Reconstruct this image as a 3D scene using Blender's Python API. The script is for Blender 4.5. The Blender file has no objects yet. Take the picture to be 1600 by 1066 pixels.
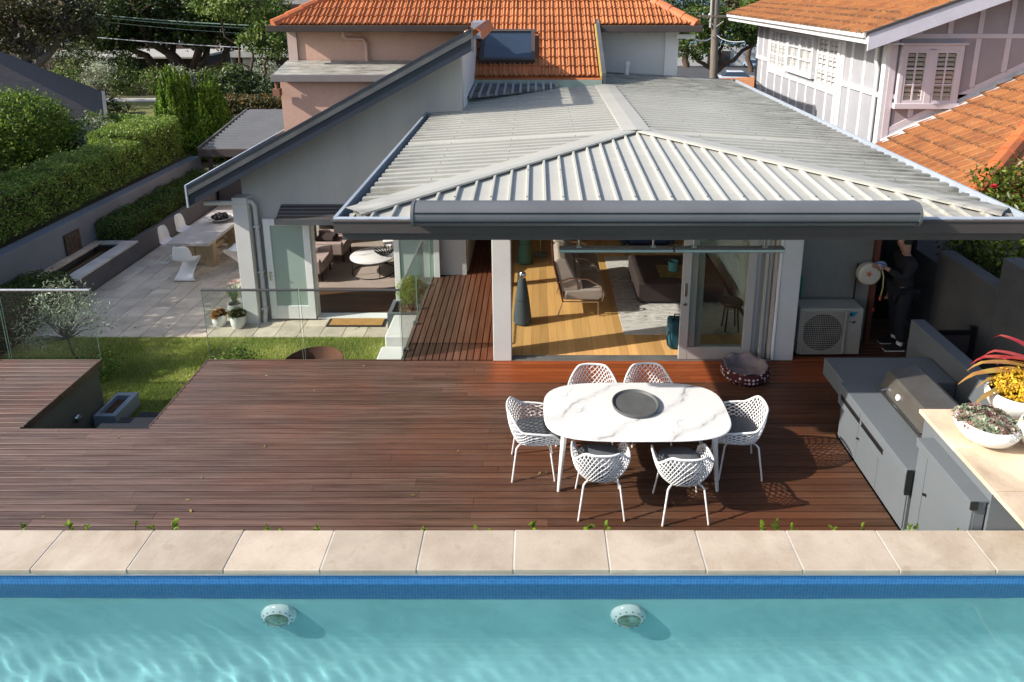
import bpy, math, random
import numpy as np
from mathutils import Vector, Matrix, noise

# ------------------------------------------------------------------ camera, sky, sun, exposure
SC = bpy.context.scene
COL = SC.collection
R = random.Random(11)
NP = np.random.RandomState(5)
rad = math.radians

cam_d = bpy.data.cameras.new('camera')
cam = bpy.data.objects.new('camera', cam_d)
COL.objects.link(cam)
cam_d.sensor_width = 36.0
cam_d.sensor_fit = 'HORIZONTAL'
cam_d.lens = 24.3
cam_d.shift_x = -38 / 1600
cam_d.shift_y = -283 / 1600
cam_d.clip_end = 6000
cam.location = (0, 0, 5.3)
cam.rotation_euler = (rad(75.964), 0, 0)
SC.camera = cam

SUN_KX, SUN_KY = 1.5, 0.40            # metres a shadow moves per metre of height
sun_dir = Vector((SUN_KX, SUN_KY, -1)).normalized()
w = bpy.data.worlds.new('World')
SC.world = w
w.use_nodes = True
bg = w.node_tree.nodes['Background']
sky = w.node_tree.nodes.new('ShaderNodeTexSky')
sky.sky_type = 'NISHITA'
sky.sun_disc = False
sky.sun_elevation = math.asin(-sun_dir.z)
sky.sun_rotation = math.atan2(-sun_dir.x, -sun_dir.y)
sky.air_density = 1.0
sky.dust_density = 2.0
sky.ozone_density = 1.0
w.node_tree.links.new(sky.outputs[0], bg.inputs[0])
bg.inputs[1].default_value = 0.145
sun_d = bpy.data.lights.new('sun', 'SUN')
sun_d.energy = 4.8
sun_d.angle = rad(0.5)
sun_d.color = (1.0, 0.935, 0.845)
sun = bpy.data.objects.new('sun', sun_d)
COL.objects.link(sun)
sun.location = (-30, -6, 30)
sun.rotation_euler = sun_dir.to_track_quat('-Z', 'Y').to_euler()
SC.view_settings.view_transform = 'Standard'
SC.view_settings.look = 'None'
SC.view_settings.exposure = 0.5
SC.view_settings.gamma = 1
SC.view_settings.use_curve_mapping = False
cy = SC.cycles
cy.use_denoising = True
cy.max_bounces = 8
cy.diffuse_bounces = 4
cy.glossy_bounces = 4
cy.transmission_bounces = 6
cy.transparent_max_bounces = 24
cy.sample_clamp_indirect = 6
cy.caustics_reflective = False
cy.caustics_refractive = True

# ------------------------------------------------------------------ helpers: objects
ORG = {}


def link(o):
    COL.objects.link(o)
    return o


def props(o, label=None, cat=None, group=None, kind=None):
    if label: o['label'] = label
    if cat: o['category'] = cat
    if group: o['group'] = group
    if kind: o['kind'] = kind
    return o


def thing(name, label, cat, loc=(0, 0, 0), rz=0.0, group=None):
    o = link(bpy.data.objects.new(name, None))
    o.location = loc
    o.rotation_euler = (0, 0, rz)
    o.empty_display_size = 0.1
    ORG[o.name] = Vector(loc)
    return props(o, label, cat, group)


def structure(name, label=None, loc=(0, 0, 0)):
    o = link(bpy.data.objects.new(name, None))
    o.location = loc
    ORG[o.name] = Vector(loc)
    return props(o, label, None, None, 'structure')


def copy_tree(o, parent=None):
    c = o.copy()
    link(c)
    if parent is not None:
        c.parent = parent
    if o.name in ORG: ORG[c.name] = ORG[o.name].copy()
    for ch in list(o.children):
        copy_tree(ch, c)
    return c


def from_np(name, V, F, mat, parent=None, smooth=False, fattr=None):
    """fast mesh from numpy arrays, F of constant width"""
    me = bpy.data.meshes.new(name)
    n, k = F.shape
    me.vertices.add(len(V))
    me.vertices.foreach_set('co', np.ascontiguousarray(V, dtype=np.float32).ravel())
    me.loops.add(n * k)
    me.loops.foreach_set('vertex_index', np.ascontiguousarray(F, dtype=np.int32).ravel())
    me.polygons.add(n)
    me.polygons.foreach_set('loop_start', np.arange(0, n * k, k, dtype=np.int32))
    if fattr is not None:
        a = me.attributes.new('lr', 'FLOAT', 'FACE')
        a.data.foreach_set('value', np.ascontiguousarray(fattr, dtype=np.float32))
    me.update(calc_edges=True)
    if smooth: me.polygons.foreach_set('use_smooth', np.ones(n, dtype=bool))
    me.materials.append(mat)
    o = link(bpy.data.objects.new(name, me))
    if parent is not None:
        o.parent = parent
        ORG[o.name] = ORG.get(parent.name, Vector())
    return o


class MB:
    """collects shapes; build() links them as one mesh object"""

    def __init__(s, M=None):
        s.v, s.f = [], []
        s.M = M

    def add(s, vs, fs):
        b = len(s.v)
        for p in vs:
            p = Vector(p)
            s.v.append(s.M @ p if s.M is not None else p)
        s.f += [[i + b for i in f] for f in fs]
        return s

    def box(s, x0, y0, z0, x1, y1, z1, c=0.0):
        x0, x1 = min(x0, x1), max(x0, x1); y0, y1 = min(y0, y1), max(y0, y1); z0, z1 = min(z0, z1), max(z0, z1)
        if c <= 0:
            vs = [(x, y, z) for z in (z0, z1) for y in (y0, y1) for x in (x0, x1)]
            return s.add(vs, [[0, 2, 3, 1], [4, 5, 7, 6], [0, 1, 5, 4], [2, 6, 7, 3], [0, 4, 6, 2], [1, 3, 7, 5]])
        c = min(c, (x1 - x0) * .45, (y1 - y0) * .45, (z1 - z0) * .45)
        vs, idx = [], {}
        X, Yv, Zv = (x0, x1), (y0, y1), (z0, z1)
        for i in (0, 1):
            for j in (0, 1):
                for k in (0, 1):
                    sx, sy, sz = (1, -1)[i], (1, -1)[j], (1, -1)[k]
                    idx[i, j, k] = len(vs)
                    vs += [(X[i], Yv[j] + sy * c, Zv[k] + sz * c), (X[i] + sx * c, Yv[j], Zv[k] + sz * c), (X[i] + sx * c, Yv[j] + sy * c, Zv[k])]
        g = lambda i, j, k, a: idx[i, j, k] + a
        fs = []
        for i in (0, 1):
            q = [g(i, 0, 0, 0), g(i, 1, 0, 0), g(i, 1, 1, 0), g(i, 0, 1, 0)]
            fs.append(q if i else q[::-1])
            q = [g(0, i, 0, 1), g(0, i, 1, 1), g(1, i, 1, 1), g(1, i, 0, 1)]
            fs.append(q if i else q[::-1])
            q = [g(0, 0, i, 2), g(1, 0, i, 2), g(1, 1, i, 2), g(0, 1, i, 2)]
            fs.append(q if i else q[::-1])
        for a in (0, 1):
            for b in (0, 1):
                q = [g(a, b, 0, 0), g(a, b, 0, 1), g(a, b, 1, 1), g(a, b, 1, 0)]
                fs.append(q if a == b else q[::-1])
                q = [g(a, 0, b, 0), g(a, 1, b, 0), g(a, 1, b, 2), g(a, 0, b, 2)]
                fs.append(q if a != b else q[::-1])
                q = [g(0, a, b, 1), g(0, a, b, 2), g(1, a, b, 2), g(1, a, b, 1)]
                fs.append(q if a != b else q[::-1])
        for i in (0, 1):
            for j in (0, 1):
                for k in (0, 1):
                    q = [g(i, j, k, 0), g(i, j, k, 1), g(i, j, k, 2)]
                    fs.append(q if (i + j + k) % 2 else q[::-1])
        return s.add(vs, fs)

    def prism(s, poly, axis, a, b):
        """poly: 2-D points; axis 'x': (y,z), 'y': (x,z), 'z': (x,y)"""
        def P(p, t):
            return {'x': (t, p[0], p[1]), 'y': (p[0], t, p[1]), 'z': (p[0], p[1], t)}[axis]
        n = len(poly)
        vs = [P(p, a) for p in poly] + [P(p, b) for p in poly]
        fs = [list(range(n))[::-1], list(range(n, 2 * n))] + [[i, (i + 1) % n, n + (i + 1) % n, n + i] for i in range(n)]
        return s.add(vs, fs)

    def tube(s, pts, r, n=6, closed=False, cap=True, flat=1.0):
        pts = [Vector(p) for p in pts]
        m = len(pts)
        rs = r if isinstance(r, (list, tuple)) else [r] * m
        up = None
        vs = []
        for i, p in enumerate(pts):
            a = pts[(i - 1) % m] if (closed or i > 0) else p
            b = pts[(i + 1) % m] if (closed or i < m - 1) else p
            t = (b - a).normalized()
            if up is None:
                up = Vector((0, 0, 1)) if abs(t.z) < .9 else Vector((1, 0, 0))
            u = (up - t * up.dot(t))
            u = u.normalized() if u.length > 1e-6 else t.orthogonal().normalized()
            up = u
            q = t.cross(u)
            for k in range(n):
                an = 2 * math.pi * (k + .5) / n
                vs.append(p + u * math.cos(an) * rs[i] * flat + q * math.sin(an) * rs[i])
        fs = []
        for i in range(m if closed else m - 1):
            for k in range(n):
                j = (i + 1) % m
                fs.append([i * n + k, i * n + (k + 1) % n, j * n + (k + 1) % n, j * n + k])
        if cap and not closed:
            fs.append(list(range(n))[::-1])
            fs.append([(m - 1) * n + k for k in range(n)])
        return s.add(vs, fs)

    def lathe(s, prof, n=24, c=(0, 0, 0), sx=1.0, sy=1.0, caps=True):
        vs, fs = [], []
        for (r, z) in prof:
            for k in range(n):
                a = 2 * math.pi * k / n
                vs.append((c[0] + r * math.cos(a) * sx, c[1] + r * math.sin(a) * sy, c[2] + z))
        m = len(prof)
        for i in range(m - 1):
            for k in range(n):
                fs.append([i * n + k, i * n + (k + 1) % n, (i + 1) * n + (k + 1) % n, (i + 1) * n + k])
        if caps and prof[0][0] > 1e-6: fs.append(list(range(n))[::-1])
        if caps and prof[-1][0] > 1e-6: fs.append([(m - 1) * n + k for k in range(n)])
        return s.add(vs, fs)

    def grid(s, fn, nu, nv, closeu=False):
        vs = [fn(i / nu, j / nv) for j in range(nv + 1) for i in range(nu + (0 if closeu else 1))]
        W = nu + (0 if closeu else 1)
        fs = []
        for j in range(nv):
            for i in range(nu):
                fs.append([j * W + i, j * W + (i + 1) % W, (j + 1) * W + (i + 1) % W, (j + 1) * W + i])
        return s.add(vs, fs)

    def build(s, name, mat, parent=None, smooth=False, local=False, bevel=0.0, solid=0.0, loc=None, subsurf=0):
        me = bpy.data.meshes.new(name)
        off = Vector()
        if parent is not None and not local:
            off = ORG.get(parent.name, Vector())
        if loc is not None:
            off = Vector(loc)
        me.from_pydata([tuple(p - off) for p in s.v], [], s.f)
        me.update()
        if smooth:
            me.polygons.foreach_set('use_smooth', np.ones(len(me.polygons), dtype=bool))
            if smooth != 'all':
                me.set_sharp_from_angle(angle=rad(38))
        me.materials.append(mat)
        o = link(bpy.data.objects.new(name, me))
        if loc is not None: o.location = loc
        if parent is not None:
            o.parent = parent
            ORG[o.name] = ORG.get(parent.name, Vector()) if not local else Vector()
        if solid:
            m = o.modifiers.new('solid', 'SOLIDIFY'); m.thickness = solid; m.offset = 0
        if subsurf:
            m = o.modifiers.new('sub', 'SUBSURF'); m.levels = m.render_levels = subsurf
        if bevel:
            m = o.modifiers.new('bev', 'BEVEL'); m.width = bevel; m.segments = 2; m.limit_method = 'ANGLE'; m.angle_limit = rad(40)
        return o


def put(mesh, name, parent, M=None, loc=None, rot=None, scale=None):
    """one more object on shared mesh data"""
    o = link(bpy.data.objects.new(name, mesh))
    if parent is not None:
        o.parent = parent
        ORG[o.name] = ORG.get(parent.name, Vector())
    if M is not None: o.matrix_basis = M
    if loc is not None: o.location = loc
    if rot is not None: o.rotation_euler = rot
    if scale is not None: o.scale = scale
    return o


def Tm(loc, rz=0.0, rx=0.0, ry=0.0):
    return Matrix.Translation(Vector(loc)) @ Matrix.Rotation(rz, 4, 'Z') @ Matrix.Rotation(ry, 4, 'Y') @ Matrix.Rotation(rx, 4, 'X')


# ------------------------------------------------------------------ helpers: materials
def nodes_of(m):
    m.use_nodes = True
    return m.node_tree.nodes, m.node_tree.links


class NB:
    """tiny node-graph writer"""

    def __init__(s, name):
        s.m = bpy.data.materials.new(name)
        s.N, s.L = nodes_of(s.m)
        s.b = s.N['Principled BSDF']
        s.out = s.N['Material Output']
        s._pos = None

    def n(s, t, **kw):
        x = s.N.new(t)
        for k, v in kw.items(): setattr(x, k, v)
        return x

    def set(s, sock, v):
        if isinstance(v, bpy.types.NodeSocket): s.L.new(v, sock)
        elif isinstance(v, (tuple, list)):
            sock.default_value = (*v, 1) if len(v) == 3 and len(sock.default_value) == 4 else v
        else: sock.default_value = v

    def pos(s):
        if s._pos is None: s._pos = s.n('ShaderNodeNewGeometry').outputs['Position']
        return s._pos

    def obj(s):
        return s.n('ShaderNodeTexCoord').outputs['Object']

    def scaled(s, sc, v=None):
        x = s.n('ShaderNodeMapping')
        s.set(x.inputs[0], v or s.pos())
        x.inputs['Scale'].default_value = sc
        return x.outputs[0]

    def noise(s, scale, detail=4, stretch=None, v=None, rough=.55, dist=0.0):
        x = s.n('ShaderNodeTexNoise')
        s.set(x.inputs['Vector'], s.scaled(stretch, v) if stretch else (v or s.pos()))
        x.inputs['Scale'].default_value = scale
        x.inputs['Detail'].default_value = detail
        x.inputs['Roughness'].default_value = rough
        x.inputs['Distortion'].default_value = dist
        return x.outputs[0]

    def rnd(s):
        return s.n('ShaderNodeObjectInfo').outputs['Random']

    def ramp(s, f, a, b):
        x = s.n('ShaderNodeMapRange')
        s.set(x.inputs[0], f)
        x.inputs[1].default_value = a; x.inputs[2].default_value = b
        return x.outputs[0]

    def math(s, op, a, b=0.0):
        x = s.n('ShaderNodeMath', operation=op)
        s.set(x.inputs[0], a); s.set(x.inputs[1], b)
        return x.outputs[0]

    def mix(s, f, a, b, mode='MIX'):
        x = s.n('ShaderNodeMix', data_type='RGBA', blend_type=mode)
        s.set(x.inputs[0], f); s.set(x.inputs[6], a); s.set(x.inputs[7], b)
        return x.outputs[2]

    def val(s, col, f):
        """multiply colour by a value socket"""
        x = s.n('ShaderNodeHueSaturation')
        s.set(x.inputs['Color'], col); s.set(x.inputs['Value'], f)
        return x.outputs[0]

    def sep(s, v=None):
        x = s.n('ShaderNodeSeparateXYZ')
        s.set(x.inputs[0], v or s.pos())
        return x.outputs

    def bump(s, h, strength=.3, dist=.01):
        x = s.n('ShaderNodeBump')
        s.set(x.inputs['Height'], h)
        x.inputs['Strength'].default_value = strength
        x.inputs['Distance'].default_value = dist
        s.L.new(x.outputs[0], s.b.inputs['Normal'])

    def ior(s, v):
        """same reflectance from either side of a thin pane"""
        bf = s.n('ShaderNodeNewGeometry').outputs['Backfacing']
        return s.math('ADD', s.math('MULTIPLY', bf, 1 / v - v), v)

    def done(s, col=None, rough=None, metal=None, spec=None):
        if col is not None: s.set(s.b.inputs['Base Color'], col)
        if rough is not None: s.set(s.b.inputs['Roughness'], rough)
        if metal is not None: s.set(s.b.inputs['Metallic'], metal)
        if spec is not None: s.set(s.b.inputs['Specular IOR Level'], spec)
        return s.m


def mat(name, c, rough=.6, metal=0.0, c2=None, ns=2.0, stretch=None, amt=1.0, rnd=0.0, bump=0.0, bs=60.0, spec=.4, fine=.12):
    """painted / stone / cloth surface: two tones mixed by noise, per-object tint, fine grain relief"""
    b = NB(name)
    c2 = c2 or tuple(x * .86 for x in c)
    col = b.mix(b.math('MULTIPLY', b.ramp(b.noise(ns, 5, stretch), .35, .68), amt), c, c2)
    f = b.math('ADD', b.math('MULTIPLY', b.noise(ns * 17, 3, stretch), fine * 2), 1 - fine)
    if rnd: f = b.math('MULTIPLY', f, b.math('ADD', b.math('MULTIPLY', b.rnd(), 2 * rnd), 1 - rnd))
    col = b.val(col, f)
    if bump: b.bump(b.noise(bs, 4, stretch), bump, .01)
    return b.done(col, b.math('ADD', b.math('MULTIPLY', b.noise(ns * 5, 3), .16), rough - .08), metal, spec)


def glass(name, tint=(.95, .97, .96), refl=1.0):
    """thin pane: see-through with a Fresnel reflection; lets sunlight pass"""
    b = NB(name)
    b.N.remove(b.b)
    tr = b.n('ShaderNodeBsdfTransparent'); tr.inputs[0].default_value = (*tint, 1)
    gl = b.n('ShaderNodeBsdfGlossy'); gl.inputs['Roughness'].default_value = .01
    fr = b.n('ShaderNodeFresnel')
    b.set(fr.inputs[0], b.ior(1.5))
    mx = b.n('ShaderNodeMixShader')
    b.set(mx.inputs[0], b.math('MULTIPLY', fr.outputs[0], refl))
    b.L.new(tr.outputs[0], mx.inputs[1]); b.L.new(gl.outputs[0], mx.inputs[2])
    b.L.new(mx.outputs[0], b.out.inputs[0])
    return b.m


def leafmat(name, c, c2, ns=1.2, trans=.35, yellow=None, rough=.5):
    b = NB(name)
    col = b.mix(b.ramp(b.noise(ns, 3), .35, .65), c, c2)
    at = b.n('ShaderNodeAttribute', attribute_name='lr').outputs['Fac']
    if yellow: col = b.mix(b.ramp(at, .82, .95), col, yellow)
    col = b.val(col, b.math('ADD', b.math('MULTIPLY', at, .9), .5))
    b.set(b.b.inputs['Base Color'], col)
    b.b.inputs['Roughness'].default_value = rough
    b.b.inputs['Specular IOR Level'].default_value = .35
    t = b.n('ShaderNodeBsdfTranslucent')
    b.set(t.inputs[0], b.val(col, 1.3))
    mx = b.n('ShaderNodeMixShader'); mx.inputs[0].default_value = trans
    b.L.new(b.b.outputs[0], mx.inputs[1]); b.L.new(t.outputs[0], mx.inputs[2])
    b.L.new(mx.outputs[0], b.out.inputs[0])
    return b.m


def deckmat(name, along, red_mask):
    """weathered hardwood boards; red_mask mixes in a redder tone"""
    b = NB(name)
    st = (.35, 9, 9) if along == 'x' else (9, .35, 9)
    g = b.noise(3.0, 6, st, rough=.65)
    grey = b.mix(b.ramp(g, .37, .63), (.060, .028, .0155), (.108, .056, .033))
    grey = b.mix(b.ramp(b.noise(.55, 4), .42, .66), grey, (.108, .039, .019))
    o = b.sep()
    far = b.math('ADD', b.ramp(o[0], 2.0, -6.0), b.math('MULTIPLY', b.math('SUBTRACT', b.noise(.6, 3), .5), .7))
    silver = b.mix(b.ramp(g, .38, .62), (.092, .060, .050), (.178, .130, .112))
    grey = b.mix(b.math('MULTIPLY', b.ramp(far, .15, .8), .6), grey, silver)
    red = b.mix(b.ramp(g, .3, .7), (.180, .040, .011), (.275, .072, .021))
    dry = b.math('MULTIPLY', b.ramp(b.noise(1.7, 6, (.3, 2.2, 1) if along == 'x' else (2.2, .3, 1), rough=.7), .56, .74), .25)
    grey = b.mix(dry, grey, (.19, .145, .118))
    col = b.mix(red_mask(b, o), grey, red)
    col = b.val(col, b.math('ADD', b.math('MULTIPLY', b.rnd(), .46), .77))
    b.bump(b.noise(9.0, 5, st), .25, .004)
    return b.done(col, b.math('ADD', b.math('MULTIPLY', g, .22), .30), 0, .40)


# ------------------------------------------------------------------ helpers: foliage
def leaf_mesh(name, m, P, size, parent=None, nrm=None, bias=.6, ratio=.5, kind=None, world=True, jit=.35, up=0):
    """many folded leaf blades at points P"""
    P = np.asarray(P, dtype=np.float64)
    if parent is not None and world:
        P = P - np.array(ORG.get(parent.name, Vector()))
    n = len(P)
    N = NP.normal(size=(n, 3))
    N /= np.linalg.norm(N, axis=1)[:, None] + 1e-9
    if nrm is not None:
        N = N * (1 - bias) + np.asarray(nrm) * bias
        N /= np.linalg.norm(N, axis=1)[:, None] + 1e-9
    T = NP.normal(size=(n, 3))
    if up: T = T * (1 - up) + np.array([0, 0, 1.0]) * up * 2
    T -= N * (T * N).sum(1)[:, None]
    T /= np.linalg.norm(T, axis=1)[:, None] + 1e-9
    S = np.cross(N, T)
    L = size * (1 - jit + 2 * jit * NP.rand(n))[:, None]
    Wd = L * ratio * .5
    a = P - T * L * .5
    bq = P + S * Wd + N * Wd * .35
    cq = P + T * L * .5
    d = P - S * Wd + N * Wd * .35
    V = np.stack([a, bq, cq, d], 1).reshape(-1, 3)
    i = np.arange(n) * 4
    F = np.stack([np.stack([i, i + 1, i + 2], 1), np.stack([i, i + 2, i + 3], 1)], 1).reshape(-1, 3)
    lr = np.repeat(NP.rand(n), 2)
    o = from_np(name, V, F, m, parent, fattr=lr)
    if kind: o['kind'] = kind
    return o


def blob_points(clumps, n_sub, per, spread=.22):
    """leaf positions: little sub-clumps scattered on/in ellipsoid clumps, so gaps stay open"""
    out, nr, subs = [], [], []
    for (c, r) in clumps:
        c = np.array(c, float); r = np.array(r if hasattr(r, '__len__') else (r, r, r), float)
        k = max(3, int(n_sub))
        D = NP.normal(size=(k, 3)); D /= np.linalg.norm(D, axis=1)[:, None]
        rr = (.55 + .5 * NP.rand(k) ** .6)[:, None]
        S = c + D * rr * r
        subs.append(S)
        Q = S[:, None, :] + NP.normal(size=(k, per, 3)) * (spread * r.mean()) * np.array([1, 1, .7])
        nn = (Q - c) / r
        nn[..., 2] += .35
        nn /= np.linalg.norm(nn, axis=2)[..., None] + 1e-9
        out.append(Q.reshape(-1, 3)); nr.append(nn.reshape(-1, 3))
    return np.concatenate(out), np.concatenate(nr), np.concatenate(subs)


def box_points(x0, y0, z0, x1, y1, z1, n, lump=.06):
    """points on the skin of a clipped hedge (top and sides), with a little depth"""
    A = np.array([(x1 - x0) * (y1 - y0), (y1 - y0) * (z1 - z0), (y1 - y0) * (z1 - z0), (x1 - x0) * (z1 - z0), (x1 - x0) * (z1 - z0)])
    k = NP.choice(5, size=n, p=A / A.sum())
    u, v = NP.rand(n), NP.rand(n)
    P = np.zeros((n, 3)); Nn = np.zeros((n, 3))
    X, Y, Z = x1 - x0, y1 - y0, z1 - z0
    d = NP.rand(n) ** 2 * .16 - .03
    for f, (ax) in enumerate(((0, 0, 1), (1, 0, 0), (-1, 0, 0), (0, 1, 0), (0, -1, 0))):
        q = k == f
        if ax[2]: P[q] = np.stack([x0 + u * X, y0 + v * Y, z1 - d], 1)[q]
        elif ax[0]: P[q] = np.stack([(x1 - d if ax[0] > 0 else x0 + d), y0 + u * Y, z0 + v * Z], 1)[q]
        else: P[q] = np.stack([x0 + u * X, (y1 - d if ax[1] > 0 else y0 + d), z0 + v * Z], 1)[q]
        Nn[q] = ax
    wob = np.sin(P[:, 1:2] * 5.1 + P[:, 0:1] * 3.3) * np.cos(P[:, 2:3] * 6.7 + P[:, 1:2] * 2.1)
    P += Nn * (wob * lump + NP.normal(size=(n, 1)) * .02)
    return P, Nn


def limb(mb, a, b, r0, r1, sag=.1, n=6, k=6, seed=0):
    a, b = Vector(a), Vector(b)
    rr = random.Random(seed)
    j = [Vector((rr.uniform(-1, 1), rr.uniform(-1, 1), rr.uniform(-1, 1))) * (b - a).length * .06 for _ in range(k + 1)]
    pts = []
    for i in range(k + 1):
        t = i / k
        p = a.lerp(b, t) + Vector((0, 0, -sag * (b - a).length * math.sin(math.pi * t)))
        if 0 < i < k: p += j[i]
        pts.append(p)
    mb.tube(pts, [r0 + (r1 - r0) * i / k for i in range(k + 1)], n)
# ------------------------------------------------------------------ materials
M = {}
M['white'] = mat('white_paint', (.80, .80, .78), .45, c2=(.74, .74, .72), bump=.05, fine=.03)
M['whiteboard'] = mat('white_weatherboard_paint', (.68, .68, .69), .5, c2=(.62, .62, .63), fine=.05)
M['palepanel'] = mat('pale_grey_panel', (.36, .365, .392), .6, c2=(.325, .33, .355), fine=.05)
M['render'] = mat('grey_render', (.37, .37, .37), .8, c2=(.31, .31, .31), ns=.8, bump=.15, bs=140)
M['wingwall'] = mat('light_grey_render', (.53, .515, .48), .8, c2=(.455, .445, .42), ns=.9, stretch=(1.6, 1.6, .3), bump=.12, bs=140, fine=.05)
M['postwhite'] = mat('off_white_render', (.66, .65, .63), .75, c2=(.60, .59, .57), ns=1.2, bump=.12, bs=120, fine=.05)
M['retain'] = mat('retaining_wall_render', (.175, .19, .21), .85, c2=(.14, .152, .168), ns=.9, bump=.2, bs=120)
M['pink'] = mat('pink_render', (.62, .395, .31), .8, c2=(.55, .35, .275), ns=.6, bump=.12, bs=90)
M['darkmetal'] = mat('charcoal_metal', (.075, .062, .060), .6, c2=(.06, .05, .048), ns=1.5, fine=.04, spec=.3)
M['midmetal'] = mat('slate_grey_metal', (.125, .132, .142), .45, c2=(.105, .112, .12), ns=1.5, fine=.04, spec=.4)
M['black'] = mat('black_metal', (.012, .012, .013), .4, fine=.05)
M['bbq'] = mat('blue_grey_cabinet_paint', (.138, .155, .170), .55, c2=(.122, .138, .152), ns=1.2, bump=.05, bs=90, fine=.04)
M['steel'] = mat('brushed_steel', (.42, .40, .37), .32, 1.0, c2=(.34, .33, .31), ns=1.5, stretch=(1, 8, 1), fine=.1)
M['hood'] = mat('stained_steel_hood', (.34, .32, .295), .40, .85, c2=(.26, .24, .215), ns=2.5, fine=.15)
M['chrome'] = mat('polished_chrome', (.7, .7, .7), .12, 1.0, fine=.02)
M['terracotta'] = mat('terracotta_tile', (.50, .190, .072), .66, c2=(.40, .138, .050), ns=1.6, rnd=.14, bump=.1, fine=.16)
def oldtile():
    b = NB('lichened_terracotta_tile')
    col = b.mix(b.ramp(b.noise(2.2, 6, rough=.65), .36, .66), (.41, .178, .066), (.295, .115, .050))
    col = b.mix(b.math('MULTIPLY', b.ramp(b.noise(9, 5, rough=.7), .58, .68), .75), col, (.30, .245, .165))
    col = b.mix(b.math('MULTIPLY', b.ramp(b.noise(23, 3), .62, .70), .7), col, (.10, .075, .055))
    ly = b.math('ABSOLUTE', b.sep(b.obj())[1])           # course shadow lines painted dark along each tile's lower lip
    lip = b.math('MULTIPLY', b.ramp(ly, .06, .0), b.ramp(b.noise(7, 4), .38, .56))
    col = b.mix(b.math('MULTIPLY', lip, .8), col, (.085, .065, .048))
    col = b.val(col, b.math('ADD', b.math('MULTIPLY', b.rnd(), .18), .91))
    b.bump(b.noise(40, 4), .3, .01)
    return b.done(col, .85, 0, .25)


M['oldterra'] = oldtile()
M['ridge'] = mat('terracotta_ridge_cap', (.55, .16, .05), .65, c2=(.40, .12, .05), ns=3.0, rnd=.1, bump=.15)
M['rubber'] = mat('black_rubber', (.015, .015, .015), .8)
M['soil'] = mat('dark_soil', (.045, .028, .018), .95, c2=(.022, .014, .010), ns=8, bump=.8, bs=50)
M['mulch'] = mat('bark_mulch', (.16, .085, .045), .95, c2=(.05, .028, .016), ns=14, bump=.9, bs=60)
M['bark'] = mat('brown_bark', (.115, .075, .050), .9, c2=(.055, .036, .026), ns=3, stretch=(4, 4, .8), bump=.7, bs=26)
M['greybark'] = mat('grey_bark', (.17, .155, .14), .9, c2=(.075, .068, .062), ns=3, stretch=(4, 4, .8), bump=.7, bs=26)
M['pole'] = mat('weathered_pole_timber', (.21, .175, .145), .9, c2=(.12, .098, .08), ns=2, stretch=(9, 9, .5), bump=.5, bs=20)
M['glass'] = glass('clear_fence_glass', (.90, .945, .925), .9)
M['pane'] = glass('window_glass', (.90, .925, .905), 1.0)
M['thinpane'] = glass('old_house_window_glass', (.97, .97, .97), .7)
M['frost'] = mat('pale_green_obscure_glass', (.36, .44, .395), .22, c2=(.31, .39, .35), ns=1.0, spec=.7, fine=.03)
M['darkpane'] = mat('dark_reflective_pane', (.03, .045, .07), .06, spec=1.0, fine=.02)
M['tablestone'] = None


def stone_pale(name, c, c2, stain, big=.8):
    b = NB(name)
    col = b.mix(b.ramp(b.noise(3.2, 6), .38, .62), c, c2)
    va = b.n('ShaderNodeVectorMath', operation='ADD')     # every slab carries its own stains
    b.L.new(b.pos(), va.inputs[0]); b.set(va.inputs[1], b.math('MULTIPLY', b.rnd(), 41.0))
    st = b.ramp(b.noise(big * 1.3, 7, v=va.outputs[0], rough=.68, dist=.4), .50, .70)
    col = b.mix(b.math('MULTIPLY', st, .55), col, stain)
    col = b.mix(b.math('MULTIPLY', b.ramp(b.noise(9.0, 4), .60, .72), .25), col, stain)
    f = b.math('ADD', b.math('MULTIPLY', b.noise(60, 3), .22), .89)
    f = b.math('MULTIPLY', f, b.math('ADD', b.math('MULTIPLY', b.rnd(), .26), .87))
    b.bump(b.noise(110, 4), .25, .004)
    return b.done(b.val(col, f), .75, 0, .3)


M['coping'] = stone_pale('sandstone_coping', (.50, .425, .34), (.43, .358, .282), (.25, .18, .125))
M['paver'] = stone_pale('patio_paver_stone', (.62, .54, .43), (.53, .455, .36), (.26, .215, .175), 1.2)
M['benchstone'] = stone_pale('bench_limestone', (.68, .55, .40), (.56, .44, .32), (.24, .16, .10), .6)
M['sill'] = stone_pale('pale_concrete', (.55, .52, .47), (.47, .44, .40), (.30, .27, .24), 1.5)


def metalroof():
    """painted ribbed steel: screws, faded chalk, lichen and grime that gathered near the gutters and old flashing"""
    b = NB('pale_ribbed_steel_roof')
    o = b.sep()
    col = b.mix(b.ramp(b.noise(1.1, 5), .35, .7), (.46, .455, .405), (.40, .395, .355))
    streak = b.math('MAXIMUM', b.ramp(b.noise(2.2, 6, (.22, 3.2, 1)), .50, .74), b.math('MULTIPLY', b.ramp(b.noise(1.0, 3, (.5, 21, 1)), .55, .7), .6))
    col = b.mix(b.math('MULTIPLY', streak, .2), col, (.28, .27, .24))
    edge = b.math('MAXIMUM', b.ramp(o[0], 3.2, 4.75), b.math('MULTIPLY', b.ramp(o[0], -1.25, -1.95), .9))
    back = b.ramp(o[1], 12.8, 14.9)
    grime = b.math('MULTIPLY', b.math('MAXIMUM', edge, back), b.ramp(b.noise(2.6, 7, (.8, 3.0, 1), rough=.7), .36, .66))
    col = b.mix(b.math('MULTIPLY', grime, .85), col, (.075, .068, .055))
    spots = b.ramp(b.noise(16, 2), .70, .76)
    col = b.mix(b.math('MULTIPLY', spots, .5), col, (.20, .18, .15))
    b.bump(b.noise(40, 3), .08, .004)
    return b.done(col, .50, 0, .4)


M['roofmetal'] = metalroof()


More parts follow.
